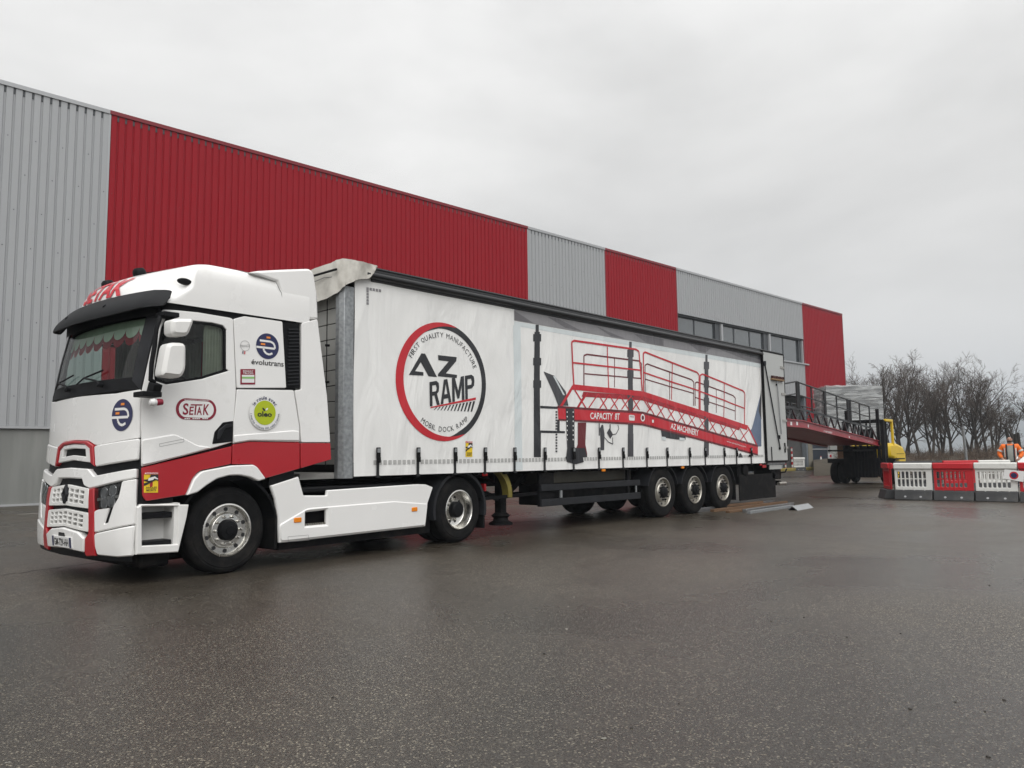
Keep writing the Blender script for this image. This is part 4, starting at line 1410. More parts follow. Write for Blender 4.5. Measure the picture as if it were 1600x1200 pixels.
# ---- stickers and lettering
def sp_(pts, g=GS): return CAB.pxs(pts, g)
def round_badge(surf, c, r, parent, o):
    k = prints('round_badge', surf, [circle(c, r)], M['navy'], parent, o)
    pts = []
    w = r * 0.16
    X = lambda a, b_: (c[0] + a * r, c[1] + b_ * r)
    arcp = [X(-0.70, 0.38), X(0.15, 0.38)] + [X(0.15 + 0.48 * math.sin(t), -0.02 + 0.40 * math.cos(t)) for t in [i * math.pi / 16 for i in range(1, 9)]] + [X(0.63, -0.14), X(-0.98, -0.14)]
    tail = [X(-0.38, -0.16), X(-0.32, -0.38), X(-0.12, -0.58), X(0.15, -0.64), X(0.42, -0.52)]
    prints('badge_letter', surf, polyline(arcp, w) + polyline(tail, w), M['print_white'], k, o + .003)
    prints('badge_dot', surf, [stroke(X(-0.12, 0.68), X(0.22, 0.68), w * .9)], M['print_orange'], k, o + .003)
    prints('badge_dot', surf, [stroke(X(-0.60, 0.12), X(-0.22, 0.12), w * .9)], M['print_orange'], k, o + .003)
    return k
q = sp_([(417.8, 541), (401.8, 541)]); round_badge(CAB, q[0], 0.155, TR, 0.004)
q = CAB.px(60 + 872 / 6.6667, 560 + 590 / 6.6667, GF); round_badge(CAB, q, 0.17, TR, 0.004)
text_quad('operator_name', '\u00e9volutrans', CAB, sp_(zm(366, 510, 12, (318, 706), (922, 757), (924, 655), (318, 612))), M['print_black'], TR, 0.004, bold=0.012)
# maker card
card = sp_(zm(366, 510, 12, (112, 1088), (390, 1088), (390, 800), (112, 800)))
k = prints('maker_card', CAB, [card], M['print_maroon'], TR, 0.004)
prints('card_white', CAB, [sp_(zm(366, 510, 12, (138, 1055), (372, 1055), (372, 910), (138, 910)))], M['print_white'], k, 0.006)
prints('card_green', CAB, [sp_(zm(366, 510, 12, (138, 980), (372, 980), (372, 945), (138, 945)))], M['print_green'], k, 0.008)
text_quad('card_text', 'RENAULT', CAB, sp_(zm(366, 510, 12, (160, 855), (352, 855), (352, 822), (160, 822))), M['print_white'], k, 0.006, bold=0.01)
text_quad('card_text', 'TRUCKS', CAB, sp_(zm(366, 510, 12, (160, 895), (352, 895), (352, 862), (160, 862))), M['print_white'], k, 0.006, bold=0.01)
# faint France mark
q = sp_(zm(366, 510, 12, (200, 365), (280, 365)))
prints('origin_mark', CAB, polyline(circle(q[0], 0.06, 24) + [circle(q[0], 0.06, 24)[0]], 0.004), M['print_grey'], TR, 0.004)
text_quad('origin_text', 'FRANCE', CAB, sp_(zm(366, 510, 12, (112, 392), (284, 385), (284, 340), (112, 345))), M['print_grey'], TR, 0.006)
prints('origin_flag', CAB, [sp_(zm(366, 510, 12, (180, 520), (200, 520), (205, 462), (185, 462)))], M['print_red'], TR, 0.005)
prints('origin_flag', CAB, [sp_(zm(366, 510, 12, (148, 515), (165, 515), (168, 460), (152, 460)))], M['navy'], TR, 0.005)
# oval company sign on the door
ov = sp_(zm(268, 612, 20, (130, 560), (1395, 560), (760, 880), (760, 222)))
ocx, ocz = (ov[0][0] + ov[1][0]) / 2, (ov[2][1] + ov[3][1]) / 2
ow, oh = (ov[1][0] - ov[0][0]) / 2, (ov[3][1] - ov[2][1]) / 2
def stadium(w, h, n=14):
    out = []
    for k in range(n + 1):
        t = -math.pi / 2 + math.pi * k / n
        out.append((ocx + (w - h * .95) + h * .95 * math.cos(t), ocz + h * math.sin(t)))
    for k in range(n + 1):
        t = math.pi / 2 + math.pi * k / n
        out.append((ocx - (w - h * .95) + h * .95 * math.cos(t), ocz + h * math.sin(t)))
    return out
k = prints('company_sign', CAB, [stadium(ow, oh)], M['print_maroon'], TR, 0.004)
prints('sign_field', CAB, [stadium(ow * .865, oh * .79)], M['print_white'], k, 0.006)
Z9 = lambda *p: sp_(zm(268, 612, 20, *p))
for ch, qd in (('S', ((335, 725), (510, 725), (530, 362), (355, 362))), ('E', ((535, 725), (665, 725), (690, 465), (560, 465))), ('A', ((775, 725), (935, 728), (925, 468), (800, 468))), ('K', ((970, 728), (1145, 730), (1185, 395), (1000, 392)))):
    text_quad('sign_letter', ch, CAB, Z9(*qd), M['print_maroon'], k, 0.008, bold=0.02)
prints('sign_letter', CAB, [Z9((585, 432), (955, 435), (960, 395), (590, 390)), Z9((700, 725), (745, 725), (775, 432), (730, 432))], M['print_maroon'], k, 0.008)
text_quad('sign_text', 'TRANSPORTS A.EHRMANN', CAB, Z9((385, 282), (1165, 290), (1165, 250), (385, 243)), M['print_white'], k, 0.008, bold=0.01)
text_quad('sign_text', '68700 CERNAY 03.89.00.00', CAB, Z9((385, 862), (1140, 868), (1140, 828), (385, 822)), M['print_white'], k, 0.008, bold=0.01) if False else \
    prints('sign_text', CAB, [Z9((395 + i * 62, 860), (445 + i * 62, 860), (445 + i * 62, 828), (395 + i * 62, 828)) for i in range(12) if i not in (3, 8)], M['print_white'], k, 0.008)
# lime round sticker
Z8 = lambda *p: sp_(zm(385, 615, 21.8, *p))
c0, c1 = Z8((605, 655), (1045, 655))
k = prints('lime_sticker', CAB, [circle(c0, 0.205)], M['print_white'], TR, 0.015)
prints('lime_disc', CAB, [circle(c0, 0.145)], M['print_lime'], k, 0.018)
text_quad('sticker_text', 'oleo', CAB, Z8((345, 785), (835, 795), (835, 625), (345, 595)), M['print_black'], k, 0.021, bold=0.03)
text_arc('arc_text', 'Je roule avec', CAB, c0, 0.157, 0.042, 152, 32, M['navy'], k, 0.019, bold=0.015)
text_arc('arc_text', 'l energie vegetale 100% colza francais', CAB, c0, 0.197, 0.026, 185, 358, M['navy'], k, 0.019, inward=True)
lf = Z8((505, 480), (560, 490), (612, 560), (600, 608), (540, 570)); lw = Z8((625, 590), (622, 535), (650, 500), (708, 490), (690, 550))
prints('leaf', CAB, [lf], M['print_black'], k, 0.021); prints('leaf', CAB, [lw], M['print_white'], k, 0.021)
# yellow blind-spot warning sign
def warning_sign(surf, quad, parent, o):
    """quad = bl, br, tr, tl"""
    bl, br, tr, tl = [Vector(q_) for q_ in quad]
    def Q(x, y):
        q_ = bl * ((1 - x) * (1 - y)) + br * (x * (1 - y)) + tr * (x * y) + tl * ((1 - x) * y)
        return (q_.x, q_.y)
    k = prints('warning_sign', surf, [[Q(0, 0), Q(1, 0), Q(1, 1), Q(0, 1)]], M['print_yellow'], parent, o)
    prints('warning_head', surf, [[Q(0, .89), Q(1, .89), Q(1, 1), Q(0, 1)]], M['print_red'], k, o + .003)
    prints('warning_dark', surf, [[Q(.45, .88), Q(1, .88), Q(1, .55), Q(.85, .62), Q(.7, .58), Q(.0, .32), Q(0, .46), Q(.3, .52), Q(.0, .58), Q(0, .64), Q(.3, .66), Q(.4, .76)]], M['print_black'], k, o + .003)
    prints('warning_lorry', surf, [[Q(.26, .58), Q(.62, .62), Q(.68, .70), Q(.95, .64), Q(.98, .68), Q(.72, .80), Q(.66, .78), Q(.3, .71)]], M['print_white'], k, o + .006)
    text_quad('warning_text', 'ATTENTION', surf, [Q(.04, .905), Q(.96, .905), Q(.96, .985), Q(.04, .985)], M['print_white'], k, o + .006, bold=0.02)
    text_quad('warning_text', 'ANGLES', surf, [Q(.12, .20), Q(.88, .20), Q(.88, .295), Q(.12, .295)], M['print_black'], k, o + .006, bold=0.02)
    text_quad('warning_text', 'MORTS', surf, [Q(.16, .07), Q(.84, .07), Q(.84, .165), Q(.16, .165)], M['print_black'], k, o + .006, bold=0.02)
warning_sign(CAB, sp_(zm(216, 730, 24, (205, 955), (735, 950), (745, 185), (215, 190))), TR, 0.004)
# ================================================================== curtain-sided semi-trailer
TL = empty('semi_trailer', (0, 0, 0), 0, 'white curtain-sided semi-trailer printed with a red ramp and round logo', 'trailer')
def fold(u, v):
    t = (v - 1.0) / 2.75
    e = math.sin(math.pi * max(0, min(1, t)))
    w = 0.006 * math.sin(1.7 * u + 0.6 * math.sin(1.3 * v)) * (0.3 + e)
    w += 0.004 * math.sin(4.3 * u + 1.8 * v) * e
    w += 0.003 * math.sin(7.1 * u - 2.9 * v + 1.3) * e
    # pulled-down lower hem with soft buckles between the straps
    lo = max(0.0, 1 - (v - 1.0) / 0.30)
    w += -0.010 * lo * (0.5 + 0.5 * math.sin(u * 7.4 + .4))
    # taut diagonal creases near the front post
    fr = max(0.0, 1 - u / 1.1)
    w += 0.007 * fr * math.sin(9 * u + 3.2 * v)
    return -0.012 + w
CUR = Surf(lambda u, v: Vector((u, fold(u, v), v)), 1.0)
G0 = (3.0, 2.5)
E_ = lambda *p: CUR.pxs(zm(800, 480, 3.6364, *p), (7.0, 2.5))
F_ = lambda *p: CUR.pxs(zm(540, 480, 4.6143, *p), (1.5, 2.3))
def tarp(name, col, rough, var):
    m = mat(name, col, rough, var=var, vscale=1.1, rvar=.06)
    nt = m.node_tree; b = nt.nodes['Principled BSDF']
    tc = nt.nodes.new('ShaderNodeTexCoord')
    mp = nt.nodes.new('ShaderNodeMapping'); mp.inputs['Rotation'].default_value = (0, R_(25), 0); mp.inputs['Scale'].default_value = (1.6, 1, .5)
    nt.links.new(tc.outputs['Object'], mp.inputs[0])
    n = nt.nodes.new('ShaderNodeTexNoise'); n.inputs['Scale'].default_value = 1.3; n.inputs['Detail'].default_value = 3.0; n.inputs['Distortion'].default_value = .7
    nt.links.new(mp.outputs[0], n.inputs['Vector'])
    bp = nt.nodes.new('ShaderNodeBump'); bp.inputs['Strength'].default_value = .8; bp.inputs['Distance'].default_value = .09
    nt.links.new(n.outputs[0], bp.inputs['Height']); nt.links.new(bp.outputs[0], b.inputs['Normal'])
    return m
M['tarp'] = tarp('tarp', (0.80, 0.80, 0.785), .36, .03)
M['tarp_dirty'] = mat('tarp_dirty', (0.60, 0.58, 0.53), .6, var=.08, vscale=2, bump=.3, bscale=5, dirt=(.36, .34, .30), dscale=2.2, dthr=(.5, .75))
M['tp_red'] = tarp('tarp_print_red', (0.52, 0.018, 0.03), .38, .05)
M['tp_red2'] = tarp('tarp_print_red_dark', (0.33, 0.012, 0.022), .38, .05)
M['tp_maroon'] = tarp('tarp_print_maroon', (0.13, 0.012, 0.018), .38, .05)
M['tp_black'] = tarp('tarp_print_black', (0.022, 0.023, 0.027), .38, .1)
M['tp_dark'] = tarp('tarp_print_dark', (0.055, 0.055, 0.062), .38, .1)
M['tp_grey'] = tarp('tarp_print_grey', (0.24, 0.235, 0.245), .38, .12)
M['tp_grey2'] = tarp('tarp_print_grey_dark', (0.14, 0.135, 0.145), .38, .12)
M['tp_pale'] = tarp('tarp_print_pale', (0.63, 0.68, 0.69), .38, .03)
M['tp_blue'] = tarp('tarp_print_blue', (0.12, 0.16, 0.24), .38, .1)
M['tube_black'] = mat('tube_black', (0.010, 0.0105, 0.012), .3, var=.2, vscale=2, rvar=.06)

ZB, ZT_ = 1.045, 3.765
def cur_sheet(name, u0, u1, z0, z1, nu, nz, material):
    b = MB()
    b.grid([[CUR.P(u0 + (u1 - u0) * i / nu, z0 + (z1 - z0) * j / nz) for i in range(nu + 1)] for j in range(nz + 1)])
    b.grid([[CUR.P(u0 + (u1 - u0) * i / nu, z0 + (z1 - z0) * j / nz) + Vector((0, .004, 0)) for i in range(nu + 1)] for j in range(nz + 1)])
    return b.build(name, material, TL, True, 60, fix=False)
curtain = cur_sheet('side_curtain', 0.09, 12.50, ZB, ZT_, 260, 40, M['tarp'])
b = MB(); b.box(0.09, 12.5, 2.53, 2.545, ZB, ZT_); b.build('side_curtain', M['tarp'], TL)
# roof sheet, top rails and roller tube
b = MB(); b.box(0.05, 13.55, 0.02, 2.52, 3.86, 3.90); b.build('roof_sheet', M['tarp_dirty'], TL)
for y0 in (-0.015, 2.49):
    sgn = 1 if y0 < 1 else -1
    b = MB()
    b.prism([(0.0, 3.73), (0.055, 3.70), (0.06, 3.9), (0.05, 3.935), (0.0, 3.93), (-0.02, 3.86)], lambda u, v, d: Vector((d, (0.0 + u if sgn == 1 else 2.54 - u) - (.03 if sgn == 1 else -.03), v)), 0.36, 13.6)
    b.build('top_rail', M['tube_black'], TL)
b = MB(); b.tube((0.24, -0.055, 3.80), (12.45, -0.055, 3.80), 0.045, 12); b.tube((0.36, -0.035, 3.905), (13.55, -0.035, 3.905), 0.018, 8); b.build('roller_tube', M['tube_black'], TL)

# ---- front wall, posts, tarpaulin corner
M['front_panel'] = mat('front_panel', (0.40, 0.40, 0.38), .5, var=.08, vscale=1.2, dirt=(.26, .255, .24), dscale=1.4)
zr = [1.2 + .215 * k for k in range(12)]
for k, z in enumerate(zr[:-1]):
    b = MB(); b.box(0.0, 0.04, 0.12, 2.42, z + .006, z + .209); b.build('front_board', M['front_panel'], TL, bevel=.004)
b = MB(); b.box(0.02, 0.06, .1, 2.44, 1.15, 3.6); b.build('front_backing', M['chassis'], TL)
for y0, y1, yc in ((-0.012, .13, -0.012), (2.41, 2.552, 2.552)):
    b = MB()
    sg = 1 if y0 < 1 else -1
    pl_ = [(0.085, yc), (-0.07, yc + .0), (-0.115, yc + sg * .06), (-0.115, yc + sg * .14), (0.0, yc + sg * .16), (0.085, yc + sg * .16)]
    b.prism(pl_, lambda u, v, d: Vector((u, v, d)), 1.02, 3.60)
    b.build('corner_post', M['galv'], TL, bevel=.006)
b = MB(); b.path([(-0.135, .30, 1.15), (-0.135, .30, 3.75)], .007, 6)
for z in (1.3, 1.8, 2.3, 2.8): b.box(-.15, -.10, .28, .32, z, z + .03)
b.build('tarp_cord', M['chassis'], TL)
# tarpaulin hood drawn over the front edge and round the corner
path_ = [(-.15, 2.62, 3.40, 3.91), (-.16, 2.0, 3.39, 3.905), (-.16, 1.3, 3.39, 3.91), (-.16, .7, 3.42, 3.92), (-.16, .25, 3.45, 3.935), (-.155, .05, 3.50, 3.945), (-.13, -.05, 3.55, 3.95),
         (-.06, -.095, 3.62, 3.95), (.05, -.10, 3.68, 3.95), (.16, -.10, 3.705, 3.948), (.26, -.10, 3.74, 3.945), (.34, -.10, 3.82, 3.945), (.40, -.095, 3.90, 3.935)]
def _interp(s):
    k = min(len(path_) - 2, int(s)); f = s - k
    return [path_[k][i] + (path_[k + 1][i] - path_[k][i]) * f for i in range(4)]
b = MB(); rows = []
NS = 90
for t in (-.6, -.25, 0, .12, .25, .4, .55, .7, .85, 1.0):
    row = []
    for i in range(NS + 1):
        s_ = 12 * i / NS
        x, y, zb_, zt_ = _interp(s_)
        side = s_ > 6.5
        wob = .010 * math.sin(1.9 * s_ + 3 * t) + .006 * math.sin(4.6 * s_ - 5 * t + 1) + .003 * math.sin(11 * s_ + 9 * t)
        if t < 0:
            k_ = -t
            row.append(Vector((x + (.30 * k_ if s_ < 8 else .05 * k_), max(y, y + .28 * k_ * (1 if s_ > 5 else 0)), zt_ + .004 * math.sin(3 * s_))))
        else:
            z_ = zt_ + (zb_ - zt_) * t
            row.append(Vector((x + (0 if side else wob), y + (wob * .8 if side else 0), z_ + (.008 * math.sin(2.3 * s_) if t == 1.0 else 0))))
    rows.append(row)
b.grid(rows); b.build('front_tarpaulin', M['tarp_dirty'], TL, True, 70)
b = MB(); b.path([(-0.20, -.03 + .02, 3.80), (-0.215, .5, 3.80), (-0.215, 1.3, 3.79)], .016, 6); b.build('cord_bar', M['chassis'], TL)
b = MB(); b.path([(-0.13, .02, 3.72), (-0.18, .3, 3.745), (-0.19, .9, 3.70), (-0.19, 1.5, 3.70)], .006, 5); b.build('tarp_seam', M['print_grey'], TL)

# ---- prints on the curtain
PO = 0.004
# logo ring
lc = F_((350, 540), (1018, 540), (684, 120), (690, 955))
LX = (F_((352, 538))[0][0] + F_((1016, 538))[0][0]) / 2
LZ = (lc[2][1] + lc[3][1]) / 2
LR = ((lc[1][0] - lc[0][0]) + (lc[2][1] - lc[3][1])) / 4
def crescent(r_out, wfun, a0, a1, n=60):
    o_, i_ = [], []
    for k in range(n + 1):
        a = R_(a0 + (a1 - a0) * k / n); w = wfun(k / n)
        o_.append((LX + r_out(k / n) * math.cos(a), LZ + r_out(k / n) * math.sin(a)))
        i_.append((LX + (r_out(k / n) - w) * math.cos(a), LZ + (r_out(k / n) - w) * math.sin(a)))
    return o_ + i_[::-1]
red = crescent(lambda t: LR, lambda t: LR * (.005 + .155 * math.sin(math.pi * t) ** .7), 72, 298)
blk = crescent(lambda t: LR * (1.0 - (.10 * max(0, (abs(t - .46) - .36) / .18))), lambda t: LR * (.006 + .098 * min(1, 3.2 * (1 - abs(2 * t - 1)))), -105, 142)
lg = prints('logo_ring', CUR, [red], M['tp_red'], TL, PO + .002, .05)
prints('logo_ring_black', CUR, [blk], M['tp_black'], lg, PO, .05)
text_arc('logo_text', 'FIRST QUALITY MANUFACTURE', CUR, (LX, LZ), LR * .745, LR * .085, 153, 21, M['tp_black'], lg, PO)
text_arc('logo_text', 'MOBIL DOCK RAMP', CUR, (LX, LZ), LR * .845, LR * .085, 234, 312, M['tp_black'], lg, PO, inward=True)
prints('logo_letter', CUR, [F_((455, 488), (545, 333), (572, 335), (657, 503), (597, 498), (541, 396), (500, 461), (560, 469), (560, 494))], M['tp_black'], lg, PO)
prints('logo_letter', CUR, [F_((665, 345), (800, 360), (797, 388), (722, 477), (803, 488), (800, 511), (665, 498), (665, 482), (742, 391), (668, 382))], M['tp_black'], lg, PO)
_hole = [(.27, .58), (.65, .58), (.72, .7), (.65, .84), (.27, .84)]
_bold = {'R': ([(0, 0), (0, 1), (.7, 1), (.93, .9), (.97, .73), (.92, .55), (.74, .47), (1, 0), (.72, 0), (.48, .42), (.27, .42), (.27, 0)], _hole),
         'A': ([(0, 0), (.34, 1), (.66, 1), (1, 0), (.76, 0), (.70, .2), (.30, .2), (.24, 0)], [(.36, .38), (.64, .38), (.5, .82)]),
         'M': ([(0, 0), (0, 1), (.25, 1), (.5, .42), (.75, 1), (1, 1), (1, 0), (.79, 0), (.79, .62), (.58, .1), (.42, .1), (.21, .62), (.21, 0)], None),
         'P': ([(0, 0), (0, 1), (.7, 1), (.95, .9), (1, .72), (.95, .52), (.7, .42), (.27, .42), (.27, 0)], _hole)}
def _fq(x, y):
    bl, br, tr, tl = Vector((606, 716)), Vector((930, 652)), Vector((926, 483)), Vector((603, 540))
    q_ = bl * ((1 - x) * (1 - y)) + br * (x * (1 - y)) + tr * (x * y) + tl * ((1 - x) * y)
    return (q_.x, q_.y)
_x = 0.0
for ch, wd in (('R', .22), ('A', .24), ('M', .27), ('P', .21)):
    o_, h_ = _bold[ch]
    prints('logo_letter', CUR, [F_(*[_fq(_x + wd * a, b_) for a, b_ in o_])], M['tp_black'], lg, PO + .002, holes={0: [F_(*[_fq(_x + wd * a, b_) for a, b_ in h_])]} if h_ else None)
    _x += wd + .02
prints('logo_underline', CUR, [F_((608, 728), (937, 667), (937, 650), (612, 719))], M['tp_red'], lg, PO + .003)
st_ = []
for k in range(12):
    t = k / 12
    xa = 640 + 290 * t; top = 722 - 48 * t; bot = 742 + 12 * t
    wv = 8 + 12 * t
    st_.append(F_((xa - 6, bot), (xa - 6 + wv * .6, bot), (xa + 14 + wv * .7, top), (xa + 12, top)))
stp = prints('logo_stripes', CUR, st_, M['tp_black'], lg, PO); stp['kind'] = 'stuff'
# small square marks and reflective dashes
sq = []
Z7 = lambda *p: CUR.pxs(zm(470, 400, 5, *p), (.5, 3.6))
for k in range(5):
    sq.append(Z7((512 + 24 * k, 243 + 4 * k), (530 + 24 * k, 246 + 4 * k), (530 + 24 * k, 268 + 4 * k), (512 + 24 * k, 264 + 4 * k)))
for k in range(1, 6):
    sq.append(Z7((512, 240 + 24 * k), (530, 242 + 24 * k), (530, 262 + 24 * k), (512, 260 + 24 * k)))
sqo = prints('square_marks', CUR, sq, M['tp_grey'], TL, PO); sqo['kind'] = 'stuff'
dash = []
u = 0.42
while u < 12.3:
    dash.append([(u, 1.195), (u + .055, 1.195), (u + .055, 1.255), (u, 1.255)]); u += .083
da = prints('reflective_dashes', CUR, dash, mat('dash_grey', (.42, .42, .41), .4), TL, .006, 1.0); da['kind'] = 'stuff'

# picture of the ramp printed on the rear three quarters
pic = prints('curtain_picture', CUR, [E_((12, 80), (1418, 322), (1418, 345), (12, 105))], M['tp_pale'], TL, .002, .2)
XS = E_((12, 400))[0][0]
prints('picture_edge', CUR, [[(XS, 1.06), (XS + .18, 1.06), (XS + .18, 3.45), (XS, 3.45)]], M['tp_pale'], pic, .0025, .2)
# dark faceted band along the top
band_top, band_bot = (12, 8, 1418, 268), (12, 82, 1418, 322)
prints('facet_band', CUR, [E_((12, 12), (430, 92), (1000, 195), (1418, 272), (1418, 322), (700, 195), (12, 76))], M['tp_grey'], pic, PO, .15)
prints('facet', CUR, [E_((12, 20), (120, 90), (12, 72))], M['tp_grey2'], pic, PO + .002)
prints('facet', CUR, [E_((265, 68), (400, 138), (300, 116), (200, 54))], M['tp_grey2'], pic, PO + .002)
prints('facet', CUR, [E_((480, 110), (600, 162), (640, 178), (560, 164))], M['tp_grey2'], pic, PO + .002)
prints('facet', CUR, [E_((690, 150), (860, 182), (860, 220), (760, 200))], M['tp_grey2'], pic, PO + .002)
prints('facet', CUR, [E_((1000, 205), (1130, 232), (1100, 258), (1060, 250))], M['tp_grey2'], pic, PO + .002)
prints('facet', CUR, [E_((1180, 240), (1415, 285), (1418, 320), (1330, 300))], M['tp_grey2'], pic, PO + .002)
prints('facet', CUR, [E_((1300, 268), (1418, 276), (1418, 300))], M['tp_dark'], pic, PO + .003)
# masts
def mast(x, y0, y1, w):
    P = []
    P.append(E_((x - w, y0 + 40), (x + w, y0 + 40), (x + w + 4, y1), (x - w - 4, y1)))
    P.append(E_((x - w * .6, y0), (x + w * .6, y0), (x + w * .6, y0 + 42), (x - w * .6, y0 + 42)))
    for k, f in enumerate((.07, .25, .42)):
        yy = y0 + (y1 - y0) * f
        P.append(E_((x - w * 1.5, yy), (x + w * 1.5, yy), (x + w * 1.5, yy + 42), (x - w * 1.5, yy + 42)))
    yy = y0 + (y1 - y0) * .8
    P.append(E_((x - w * 1.25, yy), (x + w * 1.4, yy), (x + w * 1.4, y1), (x - w * 1.25, y1)))
    return P
for x, y0, y1, w, mm in ((142, 100, 852, 15, 'tp_black'), (672, 196, 850, 12, 'tp_dark'), (1104, 270, 850, 10, 'tp_dark')):
    prints('printed_mast', CUR, mast(x, y0, y1, w), M[mm], pic, PO + .001)
prints('printed_frame', CUR, [E_(*q) for q in (((160, 560), (258, 565), (258, 578), (160, 574)), ((160, 700), (300, 704), (300, 716), (160, 714)), ((256, 640), (270, 640), (270, 710), (256, 710)))], M['tp_black'], pic, PO)
prints('printed_lip', CUR, [E_((178, 365), (240, 390), (305, 480), (320, 560), (262, 560), (235, 490))], M['tp_dark'], pic, PO)
prints('printed_lip_edge', CUR, [E_((232, 392), (242, 392), (300, 500), (290, 500))], M['tp_pale'], pic, PO + .002)
# far-side truss and rail (dark red)
sw_ = .028
def estrokes(pts, w): return polyline(E_(*pts), w)
far = []
far += estrokes([(408, 445), (408, 275), (425, 268), (720, 305), (735, 320), (735, 430)], .03)
far += estrokes([(412, 378), (735, 405)], .024) + estrokes([(582, 290), (582, 455)], .022)
far += estrokes([(755, 500), (755, 330), (768, 322), (1020, 412), (1032, 425), (1032, 560)], .03)
far += estrokes([(755, 408), (1032, 490)], .024) + estrokes([(895, 370), (895, 525)], .022)
far += estrokes([(1040, 560), (1040, 432), (1050, 425), (1255, 502), (1268, 515), (1268, 640)], .03)
far += estrokes([(1040, 512), (1268, 590)], .024) + estrokes([(1160, 470), (1160, 600)], .022)
prints('printed_far_rail', CUR, far, M['tp_maroon'], pic, PO)
prints('printed_far_beam', CUR, [E_((405, 480), (740, 505), (1290, 680), (1290, 700), (740, 530), (395, 508))] + estrokes([(372, 572), (420, 490)], .05), M['tp_red2'], pic, PO)
# near truss
tr = []
tr += [E_((345, 438), (745, 478), (745, 508), (335, 468)), E_((745, 478), (1340, 672), (1335, 698), (745, 508))]
tr += estrokes([(345, 450), (270, 575)], .055)
zig = [(355, 478), (425, 578), (490, 500), (560, 578), (660, 500), (690, 585), (705, 585), (760, 510), (820, 612), (880, 560), (940, 650), (985, 600), (1030, 680), (1080, 640), (1110, 700), (1155, 655), (1200, 730), (1230, 690), (1270, 745), (1300, 700), (1330, 760), (1352, 700), (1390, 790)]
tr += estrokes([(355, 470), (420, 575)], .032) + estrokes([(375, 570), (430, 485)], .026)
xs0 = [440, 500, 560, 625, 690]
for k in range(5):
    a = 430 + k * 62
    tr += estrokes([(a + 5, 572 + k * 3), (a + 60, 492 + k * 4)], .026) + estrokes([(a + 58, 492 + k * 4), (a + 108, 578 + k * 2)], .026)
for k in range(10):
    f = k / 10
    a = 755 + f * 590; tt = 515 + f * 180; bb = 600 + f * 175
    tr += estrokes([(a, tt), (a + 52, bb + 12)], .026) + estrokes([(a + 10, bb), (a + 58, tt + 18)], .026)
tr += estrokes([(1340, 680), (1392, 790)], .05)
prints('printed_truss', CUR, tr, M['tp_red'], pic, PO + .002)
# near rails
nr = []
nr += estrokes([(350, 440), (338, 198), (352, 190), (705, 240), (720, 252), (738, 475)], .036)
nr += estrokes([(345, 315), (730, 358)], .03) + estrokes([(540, 225), (548, 458)], .026)
nr += estrokes([(745, 480), (745, 262), (755, 255), (1050, 370), (1062, 385), (1062, 585)], .036)
nr += estrokes([(745, 370), (1062, 475)], .03) + estrokes([(910, 320), (905, 525)], .026)
nr += estrokes([(1068, 590), (1068, 388), (1080, 380), (1312, 475), (1322, 490), (1320, 668)], .036)
nr += estrokes([(1066, 478), (1320, 575)], .03) + estrokes([(1205, 435), (1202, 630)], .026)
prints('printed_rail', CUR, nr, M['tp_red'], pic, PO + .0035)
# side beam
prints('printed_beam', CUR, [E_((258, 565), (740, 600), (1395, 790), (1396, 842), (740, 668), (262, 640))], M['tp_red'], pic, PO + .005, .2)
prints('beam_flange', CUR, [E_((256, 560), (740, 593), (1395, 783), (1395, 795), (740, 606), (256, 573))] + [E_((262, 634), (740, 660), (1396, 834), (1396, 843), (740, 671), (262, 643))], M['tp_maroon'], pic, PO + .006, .2)
text_quad('print_text', 'CAPACITY  8T', CUR, E_((442, 636), (608, 641), (610, 603), (442, 598)), M['print_white'], pic, PO + .008, bold=.02)
text_quad('print_text', 'AZ MACHINERY', CUR, E_((898, 690), (1056, 733), (1058, 697), (900, 658)), M['print_white'], pic, PO + .008, bold=.02)
text_quad('print_text', 'www.azmachinery.com', CUR, E_((1218, 768), (1325, 800), (1325, 788), (1218, 757)), M['print_white'], pic, PO + .008)
q = E_((740, 628))[0]
prints('print_badge', CUR, [circle(q, .075)], M['print_white'], pic, PO + .008); prints('print_badge_ring', CUR, [circle(q, .045)], M['tp_maroon'], pic, PO + .010)
q = E_((678, 627))[0]
prints('print_badge', CUR, [rounded([(q[0] - .10, q[1] - .06), (q[0] + .10, q[1] - .06), (q[0] + .10, q[1] + .05), (q[0] - .10, q[1] + .05)], .03)], M['print_white'], pic, PO + .008)
text_quad('print_text', 'MADE', CUR, [(q[0] - .07, q[1]), (q[0] + .07, q[1]), (q[0] + .07, q[1] + .035), (q[0] - .07, q[1] + .035)], M['tp_maroon'], pic, PO + .010)
q = E_((798, 648))[0]; prints('print_square', CUR, [[(q[0] - .03, q[1] - .03), (q[0] + .03, q[1] - .03), (q[0] + .03, q[1] + .03), (q[0] - .03, q[1] + .03)]], M['print_white'], pic, PO + .008)
